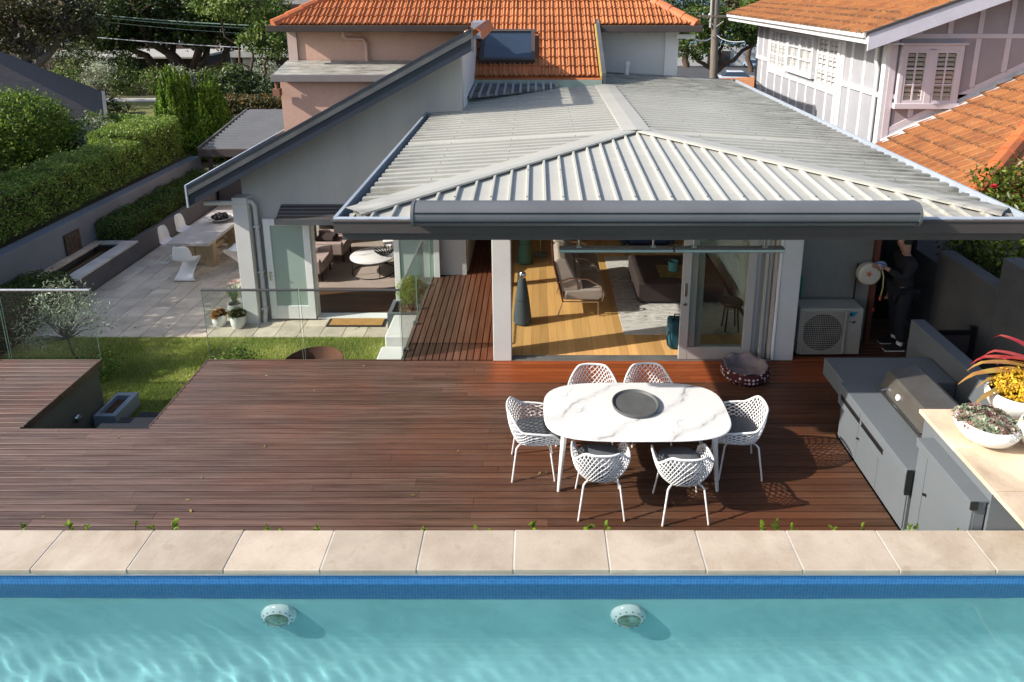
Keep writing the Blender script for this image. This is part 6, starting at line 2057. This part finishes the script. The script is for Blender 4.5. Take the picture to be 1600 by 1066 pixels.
# ------------------------------------------------------------------ patio: table, chairs, pots, mat, fire bowl
pt = thing('patio_table', 'long pale stone patio table on block legs with a bowl on it', 'table', (-7.65, 15.4, -.9))
M['ptable'] = mat('pale_concrete_tabletop', (.40, .37, .34), .6, c2=(.35, .32, .30), ns=2, bump=.1, bs=60)
M['ptimber'] = mat('pale_timber_table_leg', (.46, .35, .22), .65, c2=(.38, .28, .17), ns=2, stretch=(5, 5, .6))
MB().box(-8.12, 14.25, -.215, -7.18, 16.6, -.15, .006).build('tabletop', M['ptable'], pt)
for (a, c) in ((14.75, 14.95), (15.9, 16.1)):
    MB().box(-7.98, a, -.9, -7.78, c, -.217, .006).build('leg', M['ptimber'], pt); MB().box(-7.55, a, -.9, -7.35, c, -.217, .006).build('leg', M['ptimber'], pt)
    MB().box(-7.775, a + .03, -.80, -7.555, c - .03, -.30, .005).build('leg_panel', M['ptimber'], pt)
MB().box(-7.72, 14.96, -.72, -7.60, 15.89, -.62, .005).build('stretcher', M['ptimber'], pt)
bo = thing('fruit_bowl', 'wide pale bowl of dark fruit on the patio table', 'bowl', (-7.6, 15.75, -.15))
mb = MB(); mb.lathe([(.10, .0), (.20, .03), (.29, .085), (.275, .085), (.19, .045), (0, .03)], 30, (-7.6, 15.8, -.149)); mb.build('bowl', M['sill'], bo, smooth=True)
for k in range(16):
    a = k * 2.4; q = .045 * math.sqrt(k); r = .055
    mb = MB(); mb.lathe([(0, -r), (r * .7, -r * .7), (r, 0), (r * .7, r * .7), (0, r)], 10, (-7.6 + q * math.cos(a), 15.8 + q * math.sin(a), -.04 + .02 * (k < 6))); mb.build('fruit', M['black'] if k % 4 else M['soil'], bo, smooth='all')


def s_chair(x, y, rz, lab):
    """cantilevered one-piece chair: foot, S-bend, seat, back"""
    t = thing('curved_chair', lab, 'chair', (x, y, -.9), rz, 'white one-piece curved chairs around the patio table')
    prof = [(-.06, .0, .25), (-.20, .012, .26), (-.24, .03, .25), (-.20, .09, .20), (-.05, .20, .165), (.10, .30, .17), (.19, .38, .19), (.205, .42, .20), (.16, .45, .21), (.04, .435, .225), (-.12, .42, .23), (-.20, .45, .23), (-.235, .53, .225), (-.25, .64, .215), (-.27, .76, .19), (-.285, .83, .13)]
    vs = []
    for (yy, z, hw) in prof:
        for k in range(7):
            u = -1 + k / 3
            lift = .035 * abs(u) ** 3 if .40 < z < .47 else 0
            fwd = .05 * abs(u) ** 3 if z > .47 else (-.05 * abs(u) ** 2 if .05 < z < .35 else 0)
            vs.append((u * hw, yy + fwd, z + lift))
    n = len(prof)
    MB().add(vs, [[i * 7 + k, i * 7 + k + 1, (i + 1) * 7 + k + 1, (i + 1) * 7 + k] for i in range(n - 1) for k in range(6)]).build('shell', M['gloss'], t, smooth='all', local=True, solid=.014, subsurf=1)
    return t


s_chair(-7.62, 14.12, 0, 'white curved chair at the near end of the patio table')
s_chair(-8.45, 15.15, rad(-90), 'white curved chair on the left of the patio table, nearer one')
s_chair(-8.50, 16.0, rad(-90), 'white curved chair on the left of the patio table, farther one')
s_chair(-6.82, 14.75, rad(80), 'white curved chair turned sideways right of the patio table, by the pillar')
s_chair(-6.8, 15.7, rad(90), 'white curved chair on the right, mostly hidden by the pillar')

def pot(x, y, r, h, m, label, plant, pname):
    t = thing('plant_pot', label, 'pot', (x, y, -.9))
    mb = MB(); mb.lathe([(r * .72, .0), (r * .95, h * .3), (r, h * .65), (r * .92, h), (r * .84, h), (r * .88, h * .8), (0, h * .8)], 26, (x, y, -.9)); mb.build('pot', m, t, smooth=True)
    mb = MB(); mb.lathe([(0, h * .86), (r * .86, h * .85)], 18, (x, y, -.9)); mb.build('soil', M['soil'], t)


pot(-5.98, 11.93, .135, .22, M['gloss'], 'small white pot with orange brown succulent, leftmost by the pillar', None, None)
pot(-5.76, 12.16, .15, .34, mat('grey_glazed_pot', (.36, .37, .36), .4), 'tall grey pot with spiky flowering plant between two white pots', None, None)
pot(-5.60, 11.86, .14, .24, M['gloss'], 'white pot with trailing plant, right of the grey pot', None, None)
ap = thing('aloe_plant', 'spiky grey green aloe with red flower spikes in the tall grey pot', 'plant', (-5.76, 12.16, -.58))
alo = bromat('grey_green_aloe', (.15, .22, .11), (.22, .29, .15))
for k in range(26):
    a = R.uniform(0, 6.28); mb = MB(); strap_leaf(mb, (-5.76, 12.16, -.60), (math.cos(a) * R.uniform(.15, .6), math.sin(a) * R.uniform(.15, .6), 1), R.uniform(.32, .55), .018, R.uniform(.0, .15), 6); mb.build('leaf', alo, ap, smooth='all')
mb = MB()
for k in range(4):
    x, y = -5.76 + R.uniform(-.08, .08), 12.16 + R.uniform(-.06, .06)
    for i in range(6): mb.tube([(x, y, -.17 + i * .014), (x + R.uniform(-.015, .015), y + R.uniform(-.015, .015), -.17 + i * .014 - .008)], .0045, 5)
mb.build('flower_spikes', mat('red_aloe_flower', (.50, .06, .05), .6), ap)
rosettes(-5.98, 11.93, -.70, .115, 26, .075, 'orange_succulent', 'orange brown succulent in the leftmost small white pot', [leafmat('orange_succulent_leaves', (.26, .12, .03), (.34, .17, .05), 12, .2)])
rosettes(-5.60, 11.86, -.66, .12, 26, .085, 'green_succulent', 'dark green succulent in the right white pot', [leafmat('dark_succulent_leaves', (.06, .075, .025), (.13, .12, .04), 12, .2)])
dm = thing('door_mat', 'tan coir door mat with black border outside the french doors', 'mat', (-3.4, 12.06, -.9))
MB().box(-3.96, 11.84, -.897, -2.86, 12.28, -.884, .003).build('border', M['rubber'], dm)
MB().box(-3.91, 11.885, -.884, -2.91, 12.235, -.876, .002).build('coir', mat('tan_coir', (.50, .27, .085), .98, c2=(.42, .22, .065), ns=6, bump=.8, bs=200, fine=.25), dm)
fbw = thing('fire_bowl', 'rusty brown steel fire bowl on the lawn behind the deck edge', 'fire bowl', (-3.6, 10.0, -.915))
M['rust'] = mat('rusted_steel', (.13, .048, .026), .85, c2=(.075, .032, .022), ns=4, bump=.4, bs=40)
mb = MB(); mb.lathe([(.12, -.90), (.30, -.84), (.42, -.72), (.48, -.55), (.47, -.545), (.41, -.70), (.29, -.81), (0, -.86)], 40, (-3.6, 10.02, 0)); mb.build('bowl', M['rust'], fbw, smooth=True)
mb = MB()
for s_ in (-1, 1): mb.tube([(-3.6 + s_ * .47, 9.95, -.58), (-3.6 + s_ * .55, 9.96, -.575), (-3.6 + s_ * .55, 10.08, -.575), (-3.6 + s_ * .47, 10.09, -.58)], .014, 6)
mb.build('handle', M['rust'], fbw)
# pool lights
for (x, lab) in ((-2.08, 'white round pool light under water, left one'), (.745, 'white round pool light under water, right one')):
    t = thing('pool_light', lab, 'light', (x, WY, .21))
    mb = MB(Tm((x, WY, .21), rx=rad(90))); mb.lathe([(.142, .0), (.146, .018), (.138, .036), (.112, .060), (.098, .068), (.092, .062)], 40); rg_ = mb.build('ring', M['gloss'], t, smooth=True)
    mb = MB(Tm((x, WY, .21), rx=rad(90))); mb.lathe([(.091, .058), (.088, .068), (.06, .076), (0, .079)], 36); mb.build('lens', mat('pool_lamp_lens', (.42, .48, .42), .06, .7, c2=(.16, .17, .08), ns=14, fine=.02), t, smooth='all')
    for k in range(14):
        a = k * .4488; mb = MB(Tm((x + .118 * math.cos(a), WY - .057, .21 + .118 * math.sin(a)), rx=rad(90))); mb.box(-.004, -.004, -.002, .004, .004, .004); mb.build('slot', M['darkmetal'], rg_)
# water: a real refracting, gently rippled surface; sunlight focuses through it on wall and floor
b = NB('pool_water')
b.b.inputs['Base Color'].default_value = (.70, .955, .99, 1)
b.b.inputs['Roughness'].default_value = 0
b.b.inputs['IOR'].default_value = 1.33
b.b.inputs['Transmission Weight'].default_value = 1
M['water'] = b.m


def wave(x, y):
    h = 0
    amp = .20 + .52 * max(0, min(1, (-x - .3) / 4)) * max(.3, min(1, (4.75 - y) / 1.1)) + .14 * noise.noise((x * .5, y * .5, 7))
    for k, (dx, dy, L, A) in enumerate(((.9, .5, .40, .0013), (.5, .9, .27, .0010), (-.3, 1, .19, .0007), (.95, -.2, .15, .0005), (.7, .7, .12, .0004), (-.6, .8, .23, .0008))):
        n_ = math.hypot(dx, dy)
        ph = noise.noise((x * .7 + k * 9, y * .7, k * 3.1)) * 3.0
        h += A * math.sin((dx * x + dy * y) / n_ * 6.283 / L + ph)
    return h * amp


xs_ = np.linspace(PX0, PX1, 640)
ys2 = np.concatenate([np.linspace(-3.0, 1.5, 24), np.linspace(1.55, WY, 104)])
nx, ny2 = len(xs_), len(ys2)
V = np.array([(x, y, .66 + wave(x, y)) for y in ys2 for x in xs_])
ii, jj = np.meshgrid(np.arange(nx - 1), np.arange(ny2 - 1))
q0 = (jj * nx + ii).ravel()
F = np.stack([q0, q0 + 1, q0 + nx + 1, q0 + nx], 1)
water = from_np('pool_water', V, F, M['water'], smooth=True)
props(water, 'clear turquoise water of the swimming pool', kind='structure')
water.cycles.is_caustics_caster = True
for o in bpy.data.objects:
    if o.name.startswith(('pool_shell', 'mosaic_band', 'ring', 'lens')): o.cycles.is_caustics_receiver = True
sun_d.cycles.is_caustics_light = True
# ------------------------------------------------------------------ planting
def hedge(name, label, boxes, n_per_m2, size, m, cat='hedge', core=None):
    x0 = boxes[0]
    t = thing(name, label, cat, ((x0[0] + x0[3]) / 2, (x0[1] + x0[4]) / 2, x0[2]))
    Ps, Ns = [], []
    mb = MB()
    for (a, b_, c, d, e, f) in boxes:
        A = (d - a) * (e - b_) + 2 * (e - b_) * (f - c) + 2 * (d - a) * (f - c)
        P, Nn = box_points(a, b_, c, d, e, f, int(A * n_per_m2))
        Ps.append(P); Ns.append(Nn)
        k = .12
        mb.box(a + k, b_ + k, c, d - k, e - k, f - k, .05)
    leaf_mesh('foliage', m, np.concatenate(Ps), size, t, np.concatenate(Ns), .45, .62)
    mb.build('twigs', M['soil'], t)
    return t


def shrub(name, label, c, r, m, n_sub, per, size, cat='shrub', group=None, stem=None, spread=.2, ratio=.5, ground=None):
    gz_ = ground if ground is not None else c[2] - (r[2] if hasattr(r, '__len__') else r)
    t = thing(name, label, cat, (c[0], c[1], gz_), 0, group)
    P, Nn, S = blob_points([(c, r)], n_sub, per, spread)
    leaf_mesh('foliage', m, P, size, t, Nn, .45, ratio)
    mb = MB()
    rz = r[2] if hasattr(r, '__len__') else r
    for i in range(0, len(S), max(1, len(S) // 9)):
        limb(mb, (c[0] + R.uniform(-.05, .05), c[1], gz_), S[i], max(.012, rz * .035), .006, .05, 5, 4, i)
    mb.build('stem', stem or M['bark'], t)
    return t


def tree(label, base, fork, tr, clumps, m, n_sub, per, size, bark=None, spread=.2, limbs=14, name='tree', group=None, ratio=.5):
    t = thing(name, label, 'tree', base, 0, group)
    P, Nn, S = blob_points(clumps, n_sub, per, spread)
    leaf_mesh('crown', m, P, size, t, Nn, .4, ratio)
    mb = MB()
    limb(mb, base, fork, tr, tr * .72, 0, 10, 6, 3)
    forks = []
    for (c, r) in clumps:
        c2 = Vector(c) - Vector((0, 0, (r[2] if hasattr(r, '__len__') else r) * .5))
        limb(mb, fork, c2, tr * .55, tr * .25, .06, 8, 6, int(c[0] * 10))
        forks.append(c2)
    step = max(1, len(S) // limbs)
    per_c = len(S) // len(clumps)
    for i in range(0, len(S), step):
        limb(mb, forks[min(i // per_c, len(forks) - 1)], S[i], tr * .22, tr * .05, .05, 6, 5, i)
    mb.build('trunk', bark or M['bark'], t, smooth=True)
    return t


hedge('clipped_hedge', 'long clipped hedge growing on top of the grey retaining wall', [(-11.9, 9.0, .30, -10.78, 18.4, 1.24), (-12.2, 18.38, .25, -10.85, 20.6, 1.46)], 1350, .058, M['hedge'])
hedge('box_hedge', 'dark clipped box hedge in the bed along the far patio wall', [(-10.27, 15.25, -.52, -9.52, 19.9, -.02)], 2000, .045, M['darkhedge'])
hedge('box_hedge', 'dark box hedge block behind the olive tree at the left edge', [(-10.28, 10.4, -.95, -9.32, 12.85, -.25)], 1700, .048, M['darkhedge'])
hedge('shrub_hedge', 'bronze tipped dark hedge between carport and apartment block', [(-13.4, 25.0, -1.1, -8.9, 26.6, 1.25)], 420, .12, M['shrubbrown'])
hedge('low_hedge', 'low sunlit hedge rows between clipped hedge and far lawn', [(-16.5, 21.5, .1, -12.3, 22.4, .85), (-17.5, 24.0, .1, -12.6, 24.9, .75)], 500, .085, M['hedge'])
shrub('bush', 'large glossy green bush at the left edge in front of the shingle roof', (-15.9, 20.0, 1.15), (1.85, 1.6, 1.15), M['bush'], 700, 34, .105, 'bush', ground=.15, spread=.10)
shrub('bush', 'smaller loose bush between the large bush and the shingle roof corner', (-14.1, 21.6, .75), (.65, .6, .65), M['bush'], 80, 24, .10, 'bush', ground=.15)
shrub('bush', 'feathery grey green shrub right of the shingle roof corner', (-13.5, 20.9, .75), (.6, .6, .6), M['olive'], 60, 20, .08, 'bush', ground=.15)
for i, (x, y, r_, lab) in enumerate(((-14.0, 17.2, .75, 'low dark shrub behind the hedge, second from the left edge'), (-13.1, 18.8, .6, 'low dark shrub behind the hedge, in front of the large bush'), (-13.0, 16.0, .6, 'low shrub with orange leaves at the left edge behind the hedge'), (-12.9, 14.6, .55, 'lowest leafy shrub at the left edge behind the hedge'))):
    shrub('low_shrub', lab, (x, y, .45), (r_ * 1.3, r_, .42), M['shrubbrown'] if i == 2 else M['darkhedge'] if i < 2 else M['hedge'], 60, 20, .085, 'shrub', ground=.15)


def cypress(x, y, z0, h, r, label):
    t = thing('cypress', label, 'shrub', (x, y, z0), 0, 'bright green cypresses')
    P, Nn = [], []
    for k in range(120):
        a = R.uniform(0, 6.28); q = r * math.sqrt(R.random()) * .95
        top_ = h * (1 - .55 * (q / r) ** 2) * R.uniform(.88, 1.02)
        cx_, cy_ = x + q * math.cos(a), y + q * math.sin(a)
        n = int(200 * top_)
        tt = NP.rand(n) ** .8
        rr = .19 * np.sin(np.clip(tt * 1.02 + .06, 0, 1) * np.pi) ** .6 * (1 - .35 * tt)
        an = NP.rand(n) * 6.283
        lean = .12 * tt ** 2
        P.append(np.stack([cx_ + math.cos(a) * lean + rr * np.cos(an), cy_ + math.sin(a) * lean + rr * np.sin(an), z0 + top_ * tt], 1))
        Nn.append(np.stack([np.cos(an), np.sin(an), .3 + 0 * an], 1))
    leaf_mesh('foliage', M['lime'], np.concatenate(P), .11, t, np.concatenate(Nn), .5, .38, up=.6)
    mb = MB(); mb.tube([(x, y, z0), (x, y, z0 + h * .7)], [.06, .02], 6); mb.build('stem', M['bark'], t)


cypress(-11.75, 22.4, .0, 2.95, .62, 'bright green cypress clump at the hedge end, left one')
cypress(-10.85, 22.6, -.2, 2.75, .58, 'bright green cypress clump at the hedge end, right one beside the carport')
# olive tree and small plants by the deck
ol = thing('olive_tree', 'small silvery olive tree behind the left glass fence', 'tree', (-7.55, 10.2, -.93))
P, Nn, S = blob_points([((-7.75, 10.25, .22), (.50, .42, .42)), ((-7.2, 10.15, .12), (.36, .30, .36)), ((-8.05, 10.2, -.05), (.28, .3, .3)), ((-7.65, 10.2, .45), (.34, .3, .3))], 30, 16, .22)
leaf_mesh('crown', M['olive'], P, .062, ol, Nn, .3, .26, up=.35)
mb = MB(); limb(mb, (-7.45, 10.2, -.95), (-7.62, 10.2, -.25), .022, .016, 0, 7, 5, 1)
for i in range(0, len(S), 4): limb(mb, (-7.62, 10.2, -.25), S[i], .012, .004, -.05, 5, 4, i)
mb.build('trunk', M['greybark'], ol, smooth=True)
shrub('low_shrub', 'small rounded variegated shrub at the left deck corner behind glass', (-7.2, 10.15, -.66), (.36, .30, .26), M['hedge'], 60, 20, .05, 'shrub', ground=-.93)
shrub('low_shrub', 'small green grassy shrub at the deck edge left of the fire bowl', (-4.85, 10.05, -.62), (.34, .26, .22), M['bush'], 60, 18, .055, 'shrub', ground=-.93)
shrub('topiary_ball', 'round clipped topiary ball in the pebble planter by the side deck', (-2.32, 11.85, -.16), (.23, .22, .24), M['tuft'], 200, 16, .036, 'shrub', ground=-.56, spread=.12)
shrub('low_shrub', 'small shrub at the far end of the patio below the carport', (-9.4, 20.3, -.35), (.45, .4, .5), M['darkhedge'], 50, 20, .07, 'shrub', ground=-.95)
# hedge tips behind the pool coping
tips = [(22, .5), (100, .6), (132, .35), (205, .45), (262, 1.0), (232, .55), (415, .9), (433, .5), (492, .45), (660, .4), (745, .55), (768, .4), (832, .95), (920, 1.25), (948, .7), (1195, .95), (1218, 1.0), (1243, .6), (1303, .9), (1350, .4), (1425, 1.0), (1440, .5), (1525, .8), (1498, .4)]
ords = ['first', 'second', 'third', 'fourth', 'fifth', 'sixth', 'seventh', 'eighth', 'ninth', 'tenth', 'eleventh', 'twelfth', 'thirteenth', 'fourteenth', 'fifteenth', 'sixteenth', 'seventeenth', 'eighteenth', 'nineteenth', 'twentieth', 'twenty-first', 'twenty-second', 'twenty-third', 'twenty-fourth']
for k, (px_, s_) in enumerate(sorted(tips)):
    x = (px_ - 838) / 1080 * 5.93; y = R.uniform(5.0, 5.08)
    t = thing('hedge_tip', '%s bright green leaf tuft from the left behind the pool coping' % ords[k], 'plant', (x, y, 0), 0, 'leaf tufts peeking over the pool coping')
    mb = MB(); ph = .772 + .014 * s_
    limb(mb, (x, y, 0.0), (x, y, ph), .006, .003, 0, 5, 3, k); mb.build('stem', M['tuft'], t)
    V2, F2, lr = [], [], []
    for i in range(10):
        a = R.uniform(0, 6.28); el = R.uniform(.2, 1.2); L = R.uniform(.05, .085) * (.5 + .4 * s_)
        d = Vector((math.cos(a) * math.cos(el), math.sin(a) * math.cos(el) * .6, math.sin(el)))
        p = Vector((x, y, ph - R.uniform(-.005, .10)))
        if i > 4: p.z -= .08
        sd = d.cross(Vector((R.uniform(-.5, .5), 1.2, R.uniform(-.3, .6)))).normalized() * L * .27
        nn = sd.cross(d).normalized() * L * .10
        b0 = len(V2)
        V2 += [p, p + d * L * .35 + sd + nn, p + d * L * .75 + sd * .8 + nn, p + d * L, p + d * L * .75 - sd * .8 + nn, p + d * L * .35 - sd + nn, p + d * L * .5]
        F2 += [[b0, b0 + 1, b0 + 6], [b0 + 1, b0 + 2, b0 + 6], [b0 + 2, b0 + 3, b0 + 6], [b0 + 3, b0 + 4, b0 + 6], [b0 + 4, b0 + 5, b0 + 6], [b0 + 5, b0, b0 + 6]]
        lr += [R.random() * .8] * 6
    from_np('leaves', np.array([tuple(v - Vector((x, y, 0))) for v in V2]), np.array(F2), M['tuft'], t, fattr=np.array(lr))
MB().box(-9, 4.93, -.5, 3.6, 5.0, -.28).build('hedge_bed', M['soil'], deck)
# camellia at the right with a red flower
cm = shrub('camellia_bush', 'camellia bush with red flowers by the boundary wall at the right', (7.55, 9.9, 1.50), (1.10, 1.05, 1.25), M['camellia'], 650, 22, .085, 'bush', ground=-.95, spread=.10)
for (x, y, z, r_) in ((6.72, 9.75, 2.44, .055), (8.1, 9.3, 2.5, .05)):
    mb = MB()
    for k in range(14):
        a = k * 2.4; el = .2 + k * .09
        d = Vector((math.cos(a) * math.cos(el), math.sin(a) * math.cos(el), math.sin(el))); c = Vector((x, y, z)); sd = d.cross(Vector((0, 0, 1))).normalized() * r_ * .6
        mb.add([c, c + d * r_ * .8 + sd, c + d * r_ * 1.2, c + d * r_ * .8 - sd], [[0, 1, 2, 3]])
    mb.build('flower', mat('red_camellia_petal', (.55, .03, .05), .6), cm)

# garden trees left of the frame, whose shade lies over lawn and patio
for i, (x, y, zt) in enumerate(((-13.8, 8.5, 2.45), (-13.8, 10.9, 2.62), (-13.9, 13.2, 2.7), (-14.6, 15.6, 2.4))):
    tree('%s garden tree of the row beyond the left edge of the photo' % ('nearest', 'second', 'third', 'farthest')[i], (x, y, .15), (x, y, 1.2), .09, [((x, y, zt), (1.35, 1.6, 1.45))], M['bush'], 420, 26, .14, spread=.10, name='garden_tree', group='garden trees beyond the left edge')

# ------------------------------------------------------------------ street trees
tree('big fig tree with many spreading limbs behind the cypress clumps', (-20.4, 40.5, -.9), (-20.5, 40.5, -.35), .55,
     [((-24.0, 40.5, 3.3), (2.2, 2.0, 1.5)), ((-21.6, 41, 3.4), (2.0, 2.2, 1.5)), ((-18.8, 40.6, 3.4), (2.0, 2.0, 1.5)), ((-16.6, 40.5, 3.8), (1.8, 2.0, 1.5)), ((-22.6, 39.6, 5.0), (3.0, 2.4, 1.7)), ((-18.8, 40, 5.2), (3.0, 2.4, 1.8))], M['treedark'], 80, 36, .28, limbs=90, spread=.14)
tree('dark conifer with grey bare branches at the top left corner', (-23.4, 31, -.2), (-23.2, 31, 1.2), .42,
     [((-25.2, 31, 3.0), (2.0, 2.0, 1.1)), ((-22.6, 31.4, 3.5), (1.8, 2.0, 1.1)), ((-20.6, 31, 3.9), (1.5, 1.8, .9)), ((-24.4, 30.5, 4.7), (2.6, 2.4, 1.3)), ((-21.4, 31, 5.0), (2.2, 2.0, 1.3)), ((-23.4, 32, 6.2), (3.2, 2.6, 1.3))], M['treeolive'], 56, 30, .20, M['greybark'], limbs=150, spread=.12)
tree('sunny broadleaf tree left of the orange tiled roof', (-12.8, 31, -1.4), (-12.6, 31, 1.2), .13,
     [((-12.8, 31, 5.0), (2.0, 1.7, 1.3)), ((-11.4, 30.6, 3.3), (1.35, 1.2, 1.0)), ((-14.2, 31.5, 5.2), (1.5, 1.5, 1.0))], M['treelight'], 110, 30, .17, limbs=24, spread=.13)
for k, (x, y, z, r_) in enumerate(((-11.2, 29.2, .6, 1.1), (-12.9, 29.6, .9, 1.0), (-26.0, 41.5, 1.0, 1.7), (-29.5, 42.5, 1.4, 2.2), (-23.0, 38.6, .6, 1.1))):
    shrub('dark_shrub', ('dark shrub left of the pink wall, beside the bronze hedge', 'dark shrub under the sunny broadleaf tree', 'dark shrub in front of the white garage', 'large dark shrub behind the conifer at the left', 'dark shrub left of the fig trunk')[k], (x, y, z), (r_, r_ * .9, r_), M['treedark'], 90, 26, .17, 'shrub', ground=-1.2, spread=.15)
shr = [(-24.8, 36.4), (-23.2, 36.8), (-21.8, 36.5), (-20.4, 36.9), (-18.9, 36.6), (-17.4, 36.9), (-15.9, 36.5), (-14.4, 36.9)]
for k, (x, y) in enumerate(shr):
    shrub('garden_shrub', '%s sunlit shrub from the left in the row below the fig tree' % ords[k], (x, y, .45 + .2 * math.sin(k * 2.1)), (.75, .7, .85 + .15 * math.cos(k)), (M['treelight'], M['olive'], M['treemid'])[k % 3], 60, 18, .13, 'shrub', 'shrubs below the fig tree', ground=-.4)
for k, (x, y) in enumerate(((-19.3, 29.5), (-17.6, 28.8))):
    shrub('lawn_shrub', '%s dark small shrub standing on the sunny far lawn' % ('left', 'right')[k], (x, y, .35), (.5, .5, .55), M['treedark'], 40, 16, .10, 'shrub', ground=.0)
wall_trees = [(-60, 84), (-50, 78), (-41, 74), (-33, 80), (-26, 76), (-19, 82), (-12, 78)]
for k, (x, y) in enumerate(wall_trees):
    z = ground_z(x, y)
    tree('%s big tree from the left in the dark row behind the apartment block' % ords[k], (x, y, z), (x, y, z + 3), .5,
         [((x, y, z + 8), (5.5, 4, 4.2)), ((x + 3, y - 1, z + 12), (4.5, 4, 4.0)), ((x - 3, y, z + 13), (4.5, 4, 4.0))], M['treedark'] if k % 2 else M['treemid'], 60, 22, .55, limbs=14, spread=.17, group='trees behind the apartment block')
right_trees = [
    ('dark spreading street tree right behind the power pole', (14.6, 56, ground_z(14.6, 56)), (14.4, 56, -1.4), .42, [((12.4, 56, 1.0), (2.0, 2.0, 1.3)), ((15.2, 56.5, 1.9), (2.4, 2.2, 1.3)), ((18.0, 57, 2.0), (1.8, 2.0, 1.2)), ((13.6, 56, 2.8), (2.2, 2.0, .9))], M['treemid']),
    ('sunny tree beside the white house roof corner', (22.4, 66, ground_z(22.4, 66)), (22.2, 66, 0), .35, [((20.6, 66, 2.4), (1.9, 2.0, 1.3)), ((23.2, 66.5, 3.0), (2.4, 2.0, 1.6)), ((21.2, 66, 4.1), (2.0, 2, 1.4)), ((24, 66, 5), (2.4, 2, 1.6))], M['treelight']),
    ('green tree between the main house and the power pole', (13.0, 72, ground_z(13, 72)), (13.0, 72, -1), .4, [((11.4, 72, -1), (2.8, 2.2, 2.0)), ((13.6, 72, 1.4), (2.6, 2.2, 1.6)), ((11.0, 73, 2.3), (2.4, 2.2, 1.6))], M['treedark']),
    ('far tree over the street beyond the parked cars', (44, 128, ground_z(44, 128)), (44, 128, -5), .6, [((41, 128, 1.2), (5, 4, 3.0)), ((36, 130, 1.8), (4, 4, 2.8)), ((47, 128, 1.5), (4, 4, 3.2))], M['treemid']),
    ('far dark tree at the left side of the street', (25.5, 118, ground_z(25.5, 118)), (25.5, 118, -4), .6, [((24, 118, .6), (4.5, 4, 3.0)), ((28.5, 119, .6), (4, 4, 3.0)), ((20, 118, 1.2), (4.5, 4, 3))], M['treedark']),
    ('olive tree against the strip of harbour water', (31, 100, ground_z(31, 100)), (30.6, 100, -.5), .4, [((28.8, 100, 3.0), (1.7, 2, 1.4)), ((31.6, 100, 3.6), (2.0, 2, 1.6))], M['treeolive'])]
for (lab, b0, f0_, tr0, cl, m_) in right_trees:
    far = b0[1] > 90
    tree(lab, b0, f0_, tr0, cl, m_, 70, 26, .55 if far else .30, limbs=20, spread=.16)
# unseen hedge added behind the camera to hold back sky light
hedge('sky_block_hedge', 'unseen dark hedge added behind the camera to hold back sky light', [(-16, -9.0, -.9, 16, -7.2, 2.4)], 60, .22, M['darkhedge'])

# a few dry leaves on deck, patio and coping
P = []
for k in range(34):
    P.append((R.uniform(-7.5, 3.4), R.uniform(5.3, 9.0), .004))
P = [p for p in P if not (-6.4 < p[0] < -4.8 and p[1] > 7.5)]
P += [(R.uniform(-8.8, -2.8), R.uniform(11.5, 12.2), -.893) for k in range(16)]
lv = leaf_mesh('fallen_leaves', leafmat('dry_fallen_leaf', (.22, .15, .06), (.34, .27, .12), 9, .2), np.array(P), .055, None, np.tile(np.array([[0, 0, 1.0]]), (len(P), 1)), .9, .5)
props(lv, 'a few dry leaves lying on deck and patio', 'leaves', kind='stuff')
